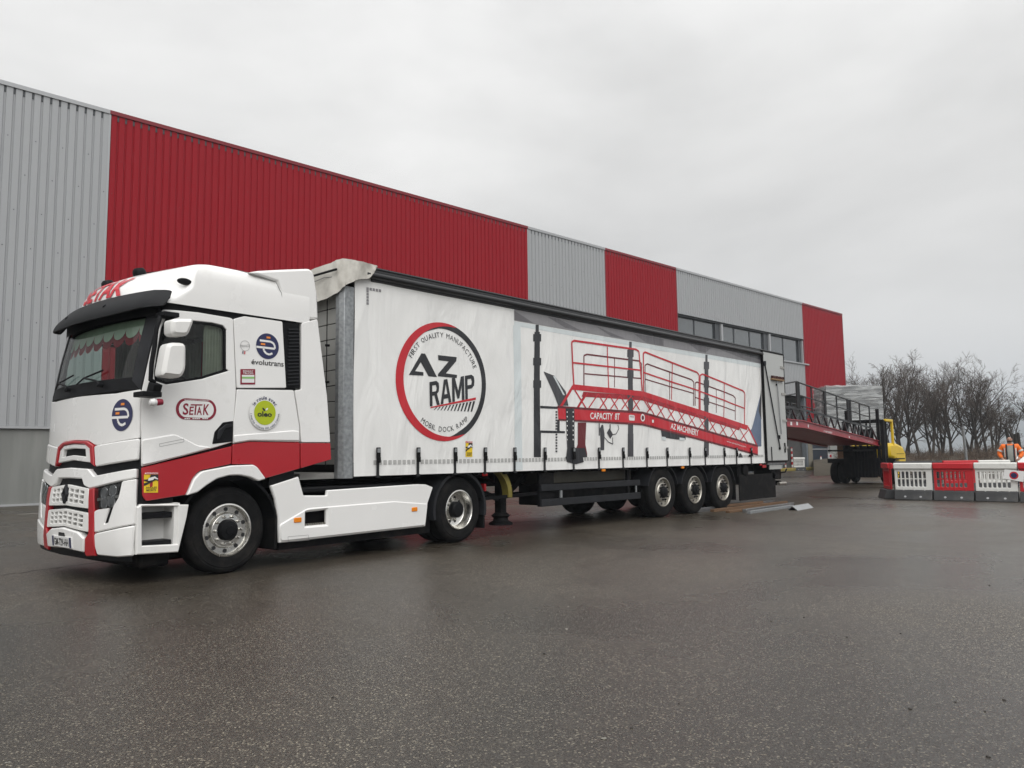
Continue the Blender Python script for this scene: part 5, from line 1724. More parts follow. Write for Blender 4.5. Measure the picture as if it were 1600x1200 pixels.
# legs, hangers, box under the beam
prints('printed_leg', CUR, [E_((302, 575), (352, 575), (352, 850), (305, 855), (312, 800))], M['tp_black'], pic, PO + .007)
prints('printed_leg', CUR, [E_((372, 655), (420, 655), (415, 780), (425, 830), (425, 852), (345, 852), (350, 830), (372, 780))], M['tp_maroon'], pic, PO + .004)
prints('printed_leg', CUR, [E_((352, 800), (412, 800), (425, 852), (330, 856))], M['tp_black'], pic, PO + .006)
prints('printed_leg_foot', CUR, [E_((300, 850), (400, 850), (405, 880), (360, 892), (310, 878))], M['tp_black'], pic, PO + .008)
prints('printed_holes', CUR, [E_((x, y), (x + 5, y), (x + 5, y + 8), (x, y + 8)) for y in range(592, 760, 26) for x in (308, 342)], M['print_white'], pic, PO + .009)['kind'] = 'stuff'
prints('printed_hanger', CUR, [E_((492, 660), (497, 660), (497, 730), (492, 730)), E_((508, 668), (516, 668), (524, 720), (522, 812), (503, 812), (500, 730), (497, 690))] + estrokes([(556, 665), (556, 740)], .03) + estrokes([(545, 700), (565, 735)], .12) + estrokes([(520, 735), (545, 765), (572, 778), (570, 740)], .016) + estrokes([(600, 668), (606, 690), (590, 720), (565, 725)], .016), M['tp_dark'], pic, PO + .003)
prints('printed_box', CUR, [E_((845, 695), (985, 735), (985, 752), (940, 752), (870, 742), (850, 735))], M['tp_black'], pic, PO + .003)
prints('printed_box_foot', CUR, [E_((850, 735), (872, 738), (872, 757), (850, 754))], M['tp_pale'], pic, PO + .004)
prints('printed_box_foot', CUR, [E_((950, 740), (980, 745), (980, 757), (950, 757))], M['tp_pale'], pic, PO + .004)
prints('printed_chain', CUR, [E_((246, 590 + 16 * k), (256, 590 + 16 * k), (256, 600 + 16 * k), (246, 600 + 16 * k)) for k in range(15)], M['tp_dark'], pic, PO + .003)['kind'] = 'stuff'
prints('printed_prop', CUR, [E_((1292, 830), (1300, 830), (1310, 854), (1284, 854)), E_((1345, 838), (1355, 838), (1366, 852), (1338, 852))], M['tp_black'], pic, PO + .003)
prints('printed_gap', CUR, [E_((1416, 480), (1416, 790), (1388, 792), (1352, 700), (1362, 690))], M['tp_blue'], pic, PO + .001)  # dark blue gap at the pulled curtain end, drawn as flat print
prints('printed_gap', CUR, [E_((1416, 460), (1416, 640), (1400, 590))], M['tp_dark'], pic, PO + .002)
warning_sign(CUR, CUR.pxs(zm(720, 680, 30, (215, 1015), (535, 1015), (535, 290), (215, 280)), (2.5, 1.4)), TL, PO)

# ---- tension straps with buckles
SX = [588.8, 651.6, 710, 756.7, 802.7, 849.5, 895, 934.8, 972.7, 1009.6, 1041.2, 1076.4, 1101, 1130.8, 1150, 1172.7]
strap0 = None
for px in SX:
    u = CUR.px(px, 712, (5, 1.3))[0]
    if strap0 is None:
        b = MB(); b.box(-.022, .022, -.032, -.026, 1.03, 1.34); b.box(-.03, .03, -.045, -.02, 1.02, 1.05)
        strap0 = b.build('strap', M['tube_black'], TL); strap0.location = (u, 0, 0)
        b = MB(); b.box(-.034, .034, -.052, -.033, 1.28, 1.43); b.box(-.028, .028, -.065, -.033, 1.22, 1.30)
        bk = b.build('buckle', M['chassis'], strap0, bevel=.006)
        b = MB(); b.box(-.025, .025, -.054, -.049, 1.36, 1.415); b.build('buckle_plate', M['galv'], strap0)
    else:
        s_ = copy_tree(strap0, TL); s_.location = (u, 0, 0)

# ---- folded rear door on the side, with hinges
DX0, DX1 = 12.46, 13.66
M['door_panel'] = mat('door_panel', (0.43, 0.44, 0.43), .42, var=.05, vscale=1.1, dirt=(.33, .33, .31), dscale=1.8, dthr=(.55, .85), stretch=(1, 1, .4))
rdoor = None
b = MB(); b.box(DX0, DX1, -.075, -.035, 1.10, 3.86); rdoor = b.build('folded_rear_door', M['door_panel'], TL, bevel=.006)
b = MB(); b.box(DX0 - .03, DX0, -.08, -.02, 1.08, 3.9); b.box(DX1, DX1 + .03, -.08, -.02, 1.08, 3.88); b.box(DX0, DX1, -.08, -.03, 3.86, 3.90); b.box(DX0, DX1, -.08, -.03, 1.06, 1.10); b.build('door_seal', M['chassis'], rdoor)
b = MB()
for z in (1.4, 2.1, 2.8, 3.5): b = MB(); b.box(DX1 - .22, DX1 + .02, -.092, -.074, z, z + .06); b.build('door_hinge', M['grey_metal'], rdoor)
b = MB()
b.tube((DX0 + .22, -.09, 1.1), (DX0 + .22, -.09, 1.45), .012, 6); b.build('door_catch', M['chassis'], rdoor)
b = MB(); b.tube((DX1 - .18, -.09, 1.30), (DX1 - .18, -.09, 1.55), .02, 6); b.build('door_catch', M['chassis'], rdoor)
for y0 in (0.0, 2.44):
    b = MB(); b.box(13.5, 13.62, y0, y0 + .1, 1.0, 3.86); b.build('rear_post', M['grey_metal'], TL)
b = MB(); b.box(13.5, 13.62, .1, 2.44, 3.7, 3.86); b.build('rear_header', M['grey_metal'], TL)
b = MB(); b.box(13.66, 14.86, 2.50, 2.54, 1.10, 3.86)
b.v = [Vector((v.x - 1.2, v.y + .07, v.z)) for v in b.v]; b.build('folded_rear_door', M['door_panel'], TL, bevel=.006)
# ---- floor and chassis
b = MB(); b.box(0.05, 13.58, 0.02, 2.52, 1.10, 1.22); b.build('load_floor', M['chassis'], TL)
for y0 in (-.005, 2.515):
    b = MB(); b.box(0.06, 13.58, y0, y0 + .03, 1.04, 1.16); b.build('side_rave', M['chassis'], TL)
for y0 in (.62, 1.80):
    b = MB()
    b.prism([(0.3, 1.0), (3.0, 1.0), (3.6, .82), (13.3, .82), (13.3, 1.1), (0.3, 1.1)], lambda u, v, d: Vector((u, d, v)), y0, y0 + .12)
    b.build('chassis_beam', M['chassis'], TL)
b = MB()
for x in [1.2 + .62 * k for k in range(20)]: b.box(x, x + .07, .03, 2.5, 1.0, 1.098)
b.build('cross_bearers', M['chassis'], TL)['kind'] = 'stuff'
b = MB(); b.box(4.2, 6.85, .20, .75, .80, 1.02); b.build('pallet_box', mat('pallet_box', (.035, .032, .022), .6, var=.3, vscale=4), TL, bevel=.02)
b = MB(); b.box(4.3, 7.0, .35, .9, .42, .78); b.build('pallet_box', M['chassis'], TL, bevel=.02)
# yellow-green curved chute behind the landing leg
M['olive_yellow'] = mat('olive_yellow', (.20, .165, .03), .6, var=.25, vscale=5)
arch(2.78, .10, .24, .66, .42, -5, 66, .09, 14).build('fender_quarter', M['olive_yellow'], TL)
for x in (3.0,):
    pass
# landing legs
for y0 in (.34, 2.04):
    b = MB(); b.box(3.26, 3.40, y0, y0 + .14, .28, .98); b.bar((3.33, y0 + .07, .55), (2.4, y0 + .12, .95), .07, .07); b.bar((3.33, y0 + .07, .55), (4.0, y0 + .12, .95), .07, .07)
    lg_ = b.build('landing_leg', M['chassis'], TL, bevel=.008)
    b = MB(); b.lathe([(.20, .16), (.20, .19), (.13, .23), (.12, .27), (.16, .31), (.10, .36), (0, .36)], (3.33, y0 + .07, 0), (0, 0, 1), 16); b.build('leg_foot', M['chassis'], lg_)
b = MB(); b.tube((3.33, .4, .62), (3.33, 2.1, .62), .03, 8); b.build('leg_shaft', M['chassis'], TL)
b = MB(); b.bar((2.6, .15, .62), (4.0, .15, .66), .05, .05); b.build('leg_stay', M['chassis'], TL)
# side guards
for y0 in (.03, 2.47):
    for z0, z1 in ((.69, .80), (.43, .55)):
        b = MB(); b.box(3.94, 6.92, y0, y0 + .045, z0, z1); b.build('guard_rail', M['dark_plastic'], TL, bevel=.006)
    b = MB()
    for x0, x1 in ((3.94, 4.32), (6.55, 6.63)):
        b.box(x0, x1, y0 + .046, y0 + .10, .43, 1.0)
    b.build('guard_bracket', M['chassis'], TL)
b = MB(); b.box(4.45, 4.5, .035, .06, .56, .685); b.box(6.76, 6.79, .025, .05, .56, .685); b.build('guard_strip', M['galv'], TL)
# marker lamps under the curtain
for px, py, mm in ((759, 734, 'red_lens'), (944, 733, 'orange_lens'), (1068, 731, 'orange_lens'), (1190, 729, 'red_lens')):
    u = CUR.px(px, py, (5, 1.0))[0]
    b = MB(); b.box(u - .05, u + .05, -.012, .02, .985, 1.03); b.build('marker_lamp', M[mm], TL, bevel=.008)
# axles, wheels, mudguards
WX = [7.80, 9.08, 10.36]
for x in WX:
    wheel(TL, x, .06, .514, .515, .37, 'trailer', 1, 'alu_dull')
    wheel(TL, x, 2.48, .514, .515, .37, 'trailer', -1, 'alu_dull')
    b = MB(); b.tube((x, .2, .514), (x, 2.35, .514), .075, 10); b.build('axle', M['chassis'], TL)
    for y0, y1 in ((.05, .45), (2.09, 2.49)):
        arch(x, y0, y1, .51, .57, 15, 165, .02).build('mudguard', M['dark_plastic'], TL)
b = MB(); b.box(10.95, 10.97, .06, .44, .2, .7); b.build('mud_flap', M['rubber'], TL)
# rear boxes, air tank, tail lamps, bumper
b = MB(); b.box(11.2, 11.75, .1, .55, .55, 1.0); b.build('tool_box', M['chassis'], TL, bevel=.03)
b = MB(); b.tube((11.5, .05, .88), (11.5, .6, .88), .14, 14); b.build('air_tank', M['chassis'], TL)
for y0 in (.05, 1.95):
    b = MB(); b.box(12.95, 13.5, y0, y0 + .5, .62, 1.0); b.build('lamp_box', M['chassis'], TL, bevel=.02)
    b = MB(); b.box(13.502, 13.54, y0 + .02, y0 + .46, .70, .88); b.build('tail_lamp', M['red_lens'], TL, bevel=.01)
    b = MB(); b.box(11.15, 13.12, y0, y0 + .03, .17, .78); b.build('rear_flap', M['rubber'], TL)
b = MB(); b.box(13.42, 13.5, .05, 2.49, .46, .58); b.build('rear_bumper', M['chassis'], TL, bevel=.015)
b = MB()
for z in (.78, 1.0): b.path([(13.45, .04, z), (13.72, .04, z + .01), (13.82, .04, z + .09)], .02, 6)
b.build('dock_hooks', M['chassis'], TL)
b = MB(); b.tube((13.3, .05, .50), (13.72, .05, .50), .045, 12); b.build('buffer', M['alu_dull'], TL)
b = MB(); b.box(12.55, 13.6, -.03, .0, 1.0, 1.06); b.build('rear_sill', M['galv'], TL)
b = MB(); b.box(12.7, 13.4, -.012, .01, .88, .99); b.build('reflector_board', M['door_panel'], TL)
b = MB(); b.box(12.30, 12.5, -.012, .01, .93, 1.0); b.build('red_reflector', M['red_lens'], TL)
# ================================================================== mobile ramp carried behind the trailer
M['ramp_red'] = mat('ramp_red', (0.30, 0.012, 0.022), .35, var=.08, vscale=1.2, rvar=.08)
M['ramp_black'] = mat('ramp_black', (0.014, 0.015, 0.017), .45)
RP0 = Vector((13.6, .35, 0)); RYAW = math.atan2(1.25, 12.2)
RD = Vector((math.cos(RYAW), math.sin(RYAW), 0)); RN = Vector((-RD.y, RD.x, 0))
RPL = Surf(lambda u, v: RP0 + RD * u + Vector((0, 0, v)), 1.0)
Z4 = lambda *p: RPL.pxs(zm(1180, 540, 5.4538, *p), (5, 2.3))
RM = empty('loading_ramp', (RP0.x, RP0.y, 0), RYAW, 'dark red mobile loading ramp with black handrails held behind the trailer', 'ramp')
bt = Z4((400, 640), (1052, 812)); bb_ = Z4((400, 697), (1046, 862)); tc_ = Z4((400, 540), (1000, 702))
SK_, SE = bt[0][0], bt[1][0]
zt0, zt1 = bt[0][1], bt[1][1]; zb0 = bb_[0][1]; zb1 = zt1 - (zt0 - zb0)
zc0 = tc_[0][1]; zc1 = tc_[1][1]; sc1 = tc_[1][0]
S0 = -0.7
WID = 2.05
for y0, y1 in ((0, .10), (WID - .1, WID)):
    b = MB(); b.prism([(S0, zb0), (SK_, zb0), (SE, zb1), (SE, zt1), (SK_, zt0), (S0, zt0)], lambda u, v, d: Vector((u, d, v)), y0, y1)
    bm_ = b.build('side_beam', M['ramp_red'], RM, bevel=.006)
    for zz in (0, 1):
        b = MB()
        za0, za1 = ((zb0, zb1), (zt0, zt1))[zz]
        b.prism([(S0, za0 - .012), (SK_, za0 - .012), (SE, za1 - .012), (SE, za1 + .012), (SK_, za0 + .012), (S0, za0 + .012)], lambda u, v, d: Vector((u, d, v)), y0 - .045, y1 + .0)
        b.build('flange', M['ramp_red'], bm_)
b = MB(); b.prism([(S0, zb0 + .04), (SK_, zb0 + .04), (SE, zb1 + .04), (SE, zb1 + .06), (SK_, zb0 + .06), (S0, zb0 + .06)], lambda u, v, d: Vector((u, d, v)), .1, WID - .1); b.build('under_plate', M['ramp_red'], RM)
b = MB(); b.prism([(S0, zt0 - .06), (SK_, zt0 - .06), (SE, zt1 - .06), (SE, zt1 - .03), (SK_, zt0 - .03), (S0, zt0 - .03)], lambda u, v, d: Vector((u, d, v)), .1, WID - .1); b.build('deck', M['galv'], RM)
def on_line(a, c, t): return (a[0] + (c[0] - a[0]) * t, a[1] + (c[1] - a[1]) * t)
def chord_z(s): return zc0 if s <= SK_ else zc0 + (zc1 - zc0) * (s - SK_) / (sc1 - SK_)
def beam_z(s): return zt0 if s <= SK_ else zt0 + (zt1 - zt0) * (s - SK_) / (SE - SK_)
for yy in (.03, WID - .03):
    b = MB()
    b.bar((S0, yy, zc0), (SK_, yy, zc0), .05, .06); b.bar((SK_, yy, zc0), (sc1, yy, zc1), .05, .06); b.bar((sc1, yy, zc1), (SE - .1, yy, zt1), .05, .05)
    b.build('top_chord', M['ramp_black'], RM)
    nb = 15
    for k in range(nb):
        a = S0 + .3 + (sc1 - S0 - .4) * k / nb; c = S0 + .3 + (sc1 - S0 - .4) * (k + 1) / nb; mdl = a + (c - a) * .5
        b = MB(); b.bar((a, yy, chord_z(a) - .02), (mdl, yy, beam_z(mdl)), .045, .05); b.build('brace', M['ramp_black'], RM)
        b = MB(); b.bar((mdl + .02, yy, beam_z(mdl)), (c, yy, chord_z(c) - .02), .035, .035); b.build('brace', M['ramp_black'], RM)
secs = [([(-400, 280), (350, 305)], [(-400, 395), (345, 410)], [-100, 120, 352]),
        ([(365, 312), (785, 460)], [(370, 420), (790, 550)], [365, 475, 588, 690, 785]),
        ([(805, 465), (970, 520)], [(800, 552), (970, 608)], [805, 885, 970])]
for yy in (.0, WID):
    for top, midr, posts in secs:
        ta, tb = Z4(*top); ma, mb_ = Z4(*midr)
        ta = (max(ta[0], S0 + .1), ta[1]); ma = (max(ma[0], S0 + .1), ma[1])
        b = MB(); b.path([(ta[0], yy, ta[1]), (tb[0], yy, tb[1])], .025, 8); b.build('top_rail', M['ramp_black'], RM)
        b = MB(); b.path([(ma[0], yy, ma[1]), (mb_[0], yy, mb_[1])], .020, 8); b.build('mid_rail', M['ramp_black'], RM)
        for k, x in enumerate(posts):
            t = (x - top[0][0]) / (top[1][0] - top[0][0])
            q = Z4((x, top[0][1] + (top[1][1] - top[0][1]) * t))[0]
            if q[0] < S0 + .1: continue
            r_ = .042 if x in (352, 365, 588, 785, 805) else .026
            b = MB(); b.tube((q[0], yy, chord_z(q[0])), (q[0], yy, q[1]), r_, 8); b.build('post', M['ramp_black'], RM)
RS = Surf(lambda u, v: Vector((u, -.002, v)), 1.0)
text_quad('ramp_text', 'AZ MACHINERY', RS, [(u, v) for u, v in Z4((580, 742), (655, 757), (655, 735), (580, 722))], M['print_white'], RM, .004, bold=.02)
for x, y in ((450, 685), (800, 782)):
    q = Z4((x, y))[0]; prints('ramp_badge', RS, [circle(q, .055)], M['print_white'], RM, .005)
for x in (255, 305, 355):
    q = Z4((x, 664))[0]; prints('ramp_plate', RS, [[(q[0] - .08, q[1] - .05), (q[0] + .08, q[1] - .05), (q[0] + .08, q[1] + .05), (q[0] - .08, q[1] + .05)]], M['print_white'], RM, .005)
text_quad('ramp_text', 'www.azmachinery.com', RS, Z4((938, 815), (1000, 830), (1000, 820), (938, 806)), M['print_white'], RM, .004)

# ================================================================== forklift under the ramp
M['fork_yellow'] = mat('fork_yellow', (0.68, 0.46, 0.01), .35, var=.06, vscale=2)
FX = 26.3
FK = empty('forklift', (27.4, 2.6, 0), 0, 'big yellow and black forklift with twin front tyres lifting the ramp', 'forklift')
O = Vector((27.4, 2.6, 0))
class FB(MB):
    def build(s, *a, **k):
        s.v = [v - O for v in s.v]
        return super().build(*a, **k)
for y in (1.42, 1.74, 3.40, 3.72):
    b = FB(); b.lathe([(.25, .02), (.28, .0), (.40, .0), (.44, .03), (.455, .07), (.455, .21), (.44, .25), (.40, .28), (.25, .26)], (27.35, y - .14, .455), (0, 1, 0), 32, closed=True); w_ = b.build('front_tyre', M['rubber'], FK)
    b = FB(); b.lathe([(0, .05), (.1, .03), (.12, .06), (.25, .05), (.25, .23), (0, .23)], (27.35, y - .14, .455), (0, 1, 0), 20); b.build('rim', M['fork_yellow'], w_)
for y in (1.7, 3.3):
    b = FB(); b.lathe([(.18, .02), (.3, .0), (.34, .04), (.35, .1), (.34, .2), (.3, .24), (.18, .22)], (28.3, y - .12, .35), (0, 1, 0), 28, closed=True); b.build('rear_tyre', M['rubber'], FK)
b = FB(); b.box(26.9, 28.8, 1.9, 3.25, .3, 1.05); b.build('frame', M['chassis'], FK, bevel=.03)
for y0 in (1.2, 3.12):
    b = FB(); b.box(26.75, 28.0, y0, y0 + .75, .98, 1.03); b.box(26.75, 26.80, y0, y0 + .75, .86, .98); b.build('fender', M['chassis'], FK)
b = FB()
b.prism([(27.0, 1.06), (27.75, .95), (28.8, .55), (29.05, .75), (29.08, 1.25), (28.75, 1.52), (27.9, 1.66), (27.0, 1.62)], lambda u, v, d: Vector((u, d, v)), 1.45, 3.0)
b.build('counterweight', M['fork_yellow'], FK, bevel=.12)
b = FB(); b.box(27.8, 28.8, 1.440, 1.449, 1.2, 1.215); b.build('hood_line', M['chassis'], FK)
# overhead guard
def fpx(px, py, x):
    d = ray(px, py); t = (x - CPOS.x) / d.x; return CPOS + d * t
g0, g1, g2 = fpx(1381, 657.5, 27.6), fpx(1391, 657.5, 27.6), fpx(1396, 716, 27.6)
zg = g1.z
for y in (1.5, 3.0):
    yy = y; gm = M['fork_yellow'] if y < 2 else M['chassis']
    b = FB(); b.bar((27.62, yy, 1.0), (27.55, yy, zg), .09, .12); b.build('guard_post', gm, FK, bevel=.015)
    b = FB(); b.bar((26.75, yy, 1.05), (26.8, yy, zg), .07, .09); b.build('guard_post', M['chassis'], FK, bevel=.015)
    b = FB(); b.bar((26.75, yy, zg), (27.6, yy, zg), .1, .1); b.build('guard_rail', gm, FK, bevel=.015)
for k in range(7):
    b = FB(); x = 26.8 + k * .125; b.bar((x, 1.56, zg), (x, 2.94, zg), .06, .08); b.build('guard_bar', M['chassis'], FK)
b = FB(); b.box(27.1, 27.5, 2.2, 2.8, 1.64, 1.75); b.box(27.4, 27.52, 2.2, 2.8, 1.7, 2.25); b.build('seat', M['black_plastic'], FK, bevel=.04)
b = FB(); b.bar((26.75, 2.5, 1.1), (26.9, 2.5, 1.8), .05, .05); b.lathe([(.17, -.012), (.185, 0), (.17, .012), (.155, 0)], (26.92, 2.5, 1.85), (.4, 0, 1), 20, closed=True); b.build('steering_column', M['black_plastic'], FK)
# mast
for y in (1.50, 2.98):
    b = FB(); b.box(FX + .0, FX + .22, y - .07, y + .07, .25, 2.55); b.build('mast_upright', M['chassis'], FK, bevel=.01)
    b = FB(); b.box(FX - .06, FX + .06, y + (.09 if y < 2 else -.19), y + (.19 if y < 2 else -.09), .3, 3.0); b.build('inner_mast', M['chassis'], FK)
for z in (.5, 1.4, 2.45):
    b = FB(); b.box(FX + .1, FX + .2, 1.57, 2.91, z, z + .14); b.build('mast_cross', M['chassis'], FK)
b = FB()
for y in (1.95, 2.1, 2.4, 2.55): b.tube((FX + .05, y, .3), (FX + .05, y, 2.5), .035, 8)
b.build('lift_rams', M['chassis'], FK)
b = FB(); b.box(FX - .12, FX - .05, 1.72, 2.8, .28, 1.42); b.build('carriage', M['chassis'], FK)
b = FB()
for k in range(8): b.box(FX - .16, FX - .121, 1.78 + k * .13, 1.83 + k * .13, .3, 1.4)
b.build('carriage_bars', M['black_plastic'], FK)['kind'] = 'stuff'
for y in (1.8, 2.6):
    zf = 1.33
    b = FB(); b.box(FX - 2.4, FX - .12, y, y + .16, zf, zf + .06); b.box(FX - .18, FX - .1, y, y + .16, .8, zf); b.build('fork', M['chassis'], FK, bevel=.008)
b = FB(); b.box(26.72, 26.745, 3.62, 3.82, 1.05, 1.25); nb_ = b.build('warning_board', M['print_white'], FK)
b = FB(); b.box(26.705, 26.718, 3.68, 3.75, 1.10, 1.2); b.build('board_mark', M['print_red'], FK)

# ================================================================== tall film-wrapped load behind the forklift
def film_mat():
    m = bpy.data.materials.new('wrap_film'); m.use_nodes = True
    nt = m.node_tree; nt.nodes.clear()
    o = nt.nodes.new('ShaderNodeOutputMaterial'); mx = nt.nodes.new('ShaderNodeMixShader')
    t = nt.nodes.new('ShaderNodeBsdfTransparent'); g = nt.nodes.new('ShaderNodeBsdfPrincipled')
    g.inputs['Base Color'].default_value = (.62, .64, .64, 1); g.inputs['Roughness'].default_value = .22
    tc = nt.nodes.new('ShaderNodeTexCoord'); mp = nt.nodes.new('ShaderNodeMapping'); mp.inputs['Scale'].default_value = (.8, .8, 4.5)
    mp.inputs['Rotation'].default_value = (R_(8), R_(6), 0)
    n = nt.nodes.new('ShaderNodeTexNoise'); n.inputs['Scale'].default_value = 1.6; n.inputs['Detail'].default_value = 6; n.inputs['Distortion'].default_value = .6
    nt.links.new(tc.outputs['Object'], mp.inputs[0]); nt.links.new(mp.outputs[0], n.inputs['Vector'])
    mr = nt.nodes.new('ShaderNodeMapRange'); mr.inputs['From Min'].default_value = .35; mr.inputs['From Max'].default_value = .65
    mr.inputs['To Min'].default_value = .12; mr.inputs['To Max'].default_value = .6
    nt.links.new(n.outputs[0], mr.inputs['Value'])
    bp = nt.nodes.new('ShaderNodeBump'); bp.inputs['Strength'].default_value = .8; bp.inputs['Distance'].default_value = .08
    nt.links.new(n.outputs[0], bp.inputs['Height']); nt.links.new(bp.outputs[0], g.inputs['Normal'])
    nt.links.new(mr.outputs[0], mx.inputs[0]); nt.links.new(t.outputs[0], mx.inputs[1]); nt.links.new(g.outputs[0], mx.inputs[2])
    nt.links.new(mx.outputs[0], o.inputs[0])
    return m
M['film'] = film_mat()
a_, c_ = at_depth(1290, 603, 40), at_depth(1378, 601, 40)
a_.z = c_.z = (a_.z + c_.z) / 2
HT = a_.z
sd = (c_ - a_); SWd = sd.length; sd.normalize(); sn = Vector((-sd.y, sd.x, 0))
if sn.dot(Vector((1, 1, 0))) < 0: sn = -sn
syaw = math.atan2(sd.y, sd.x)
SKO = empty('wrapped_load', (a_.x, a_.y, 0), syaw, 'tall stack of grey panels wrapped in clear film, behind the ramp', 'wrapped load')
sy = 1 if Vector((-math.sin(syaw), math.cos(syaw), 0)).dot(Vector((1, 1, 0))) > 0 else -1
M['panel_grey'] = mat('panel_grey', (.17, .178, .183), .55, var=.15, vscale=1.5)
M['panel_dark'] = mat('panel_dark', (.08, .084, .088), .55, var=.15, vscale=1.5)
n_l = 9; z = 1.75
M['timber'] = mat('timber', (.22, .14, .075), .85, var=.25, vscale=3, stretch=(.5, 4, 4), bump=.2, bscale=12)
for k in range(2):
    b = MB(); xx = 1.15 + k * (SWd - 1.7); b.box(xx, xx + .2, 0.05 * sy, 1.7 * sy, 0, 1.75); b.build('trestle', M['timber'], SKO)
lh = (HT - 1.79) / n_l
random.seed(8)
for k in range(n_l):
    j = random.uniform(-.03, .03)
    b = MB(); b.box(.04 + j, SWd - .04 + j, .05 * sy, 1.7 * sy, z + lh * k + .01, z + lh * (k + 1) - .012); b.build('panel', M['panel_dark' if k in (5, 6, 7) else 'panel_grey'], SKO)
b = MB(); rows = []
for j in range(14):
    zz = 1.72 + (HT - 1.72) * j / 13
    row = []
    loop = [(0, 0), (SWd, 0), (SWd, 1.75), (0, 1.75), (0, 0)]
    for (x0, y0), (x1, y1) in zip(loop, loop[1:]):
        for i in range(10):
            t = i / 10; r_ = random.uniform(-.025, .025)
            row.append(Vector((x0 + (x1 - x0) * t + r_, sy * (y0 + (y1 - y0) * t + r_ - .02), zz + random.uniform(-.03, .03))))
    row.append(row[0]); rows.append(row)
b.grid(rows)
b.add([(0, 0, HT), (SWd, 0, HT), (SWd, 1.75 * sy, HT), (0, 1.75 * sy, HT)], [(0, 1, 2, 3)])
b.build('wrap_film', M['film'], SKO, True, 60)
b = MB(); b.grid([[Vector((-.05 - .55 * (j / 8) * (1 - i / 6) - .05 * math.sin(j + i), sy * (.1 + .1 * i), HT - .1 - 2.4 * j / 8)) for i in range(6)] for j in range(9)]); b.build('loose_film', M['film'], SKO, True, 60)

# ================================================================== plastic barriers
M['bar_white'] = mat('bar_white', (.70, .70, .67), .45, var=.05, vscale=3, dirt=(.45, .44, .41), dscale=3)
M['bar_red'] = mat('bar_red', (.48, .012, .02), .42, var=.06, vscale=3)
M['bar_base'] = mat('bar_base', (.035, .036, .038), .7, var=.25, vscale=4, dirt=(.08, .078, .072), dscale=3)
M['bar_black'] = mat('bar_black', (.02, .021, .023), .55)
XZ = Surf(lambda u, v: Vector((u, 0, v)), 1.0)
def barrier(name, key, w, label, group, loc, rz):
    r = empty(name, loc, rz, label, 'barrier', group)
    holes = []
    n = 7
    for k in range(n):
        x = -w / 2 + .115 + (w - .31) * k / (n - 1)
        holes.append(rounded([(x - .036, .40), (x + .036, .40), (x + .036, .87), (x - .036, .87)], .03))
    out = rounded([(-w / 2 + .015, .30), (w / 2 - .015, .30), (w / 2 - .015, .94), (w / 2 - .0, .94), (w / 2, 1.14), (-w / 2, 1.14), (-w / 2, .94), (-w / 2 + .015, .94)], .012)
    v, f = sheet_geo(XZ, out, .03, .06, holes, .008, .3)
    bb = MB(); bb.v = [Vector(p) for p in v]; bb.f = f
    nv = len(bb.v)
    v, f = sheet_geo(Surf(lambda u, v: Vector((u, 0, v)), -1.0), out, .03, .031, holes, .008, .3)
    bb.add(v, f)
    pn = bb.build('panel', M[key], r, True, 28)
    b = MB(); b.box(-w / 2, w / 2, -.075, .075, .95, 1.13); b.build('top_band', M[key], r, bevel=.02)
    b = MB(); b.box(-w / 2 + .05, w / 2 - .05, -.01, .01, .63, .66); b.build('mid_rib', M[key], pn)
    for x in (-w / 2 + .22, 0.02, w / 2 - .2):
        b = MB(); b.box(x - .012, x + .012, -.045, -.031, .24, .38); b.build('tie', M[key], pn)
    b = MB()
    b.prism([(-.20, 0), (.20, 0), (.18, .06), (.12, .29), (-.12, .29), (-.18, .06)], lambda u, v, d: Vector((d, u, v)), -w / 2 + .01, w / 2 - .01)
    bs = b.build('base', M['bar_base'], r, bevel=.02)
    for x in (-w * .2, w * .2):
        b = MB(); b.lathe([(.032, 0), (.028, .01), (0, .01)], (x, -.166, .10), (0, -1, .25), 10); b.build('base_plug', M['trim_grey'], bs)
    for o_ in [c_ for c_ in r.children] + [g_ for c_ in r.children for g_ in c_.children]:
        for v_ in o_.data.vertices: v_.co.z *= .86
    return r
# front row, running away from the truck; panels face the yard
pts = [ground_pt(1399, 780), ground_pt(1464, 781.3), ground_pt(1527, 782.6), ground_pt(1594, 784.5)]
p0, p3 = pts[0], pts[3]
dirv = (p3 - p0); dirv.z = 0
rowd = dirv.normalized(); ryaw = math.atan2(rowd.y, rowd.x)
Wb = dirv.length / 3
names = [('bar_white', 'white slotted plastic barrier joined to the red barrier seen end-on'), ('bar_red', 'red slotted plastic barrier standing between two white barriers of the front row'),
         ('bar_white', 'white slotted plastic barrier with a small round-emblem board tied on it'), ('bar_red', 'red slotted plastic barrier next to the barrier with the emblem board')]
for k, (key, lab) in enumerate(names):
    c0 = p0 + rowd * (Wb * (k + .5))
    barrier('plastic_barrier', key, Wb - .015, lab, 'plastic barriers fencing the work area', (c0.x, c0.y, 0), ryaw)
e0 = p0 + Vector((.12, .12, 0)); ed = Vector((1.0, .52, 0)).normalized()
c0 = e0 + ed * (Wb / 2)
barrier('plastic_barrier', 'bar_red', Wb - .02, 'red plastic barrier set crosswise at the row end, by the forklift', 'plastic barriers fencing the work area', (c0.x, c0.y, 0), math.atan2(ed.y, ed.x))
def on_depth_ground(px, t):
    q = at_depth(px, 704, t); return Vector((q.x, q.y, 0))
bk = [('bar_black', 1396, 1470, 'black plastic barrier behind the white front-row barrier'), ('bar_red', 1471, 1526, 'red plastic barrier in the back row beside the leaning pole'), ('bar_white', 1526, 1576, 'white plastic barrier in the back row before the man in orange')]
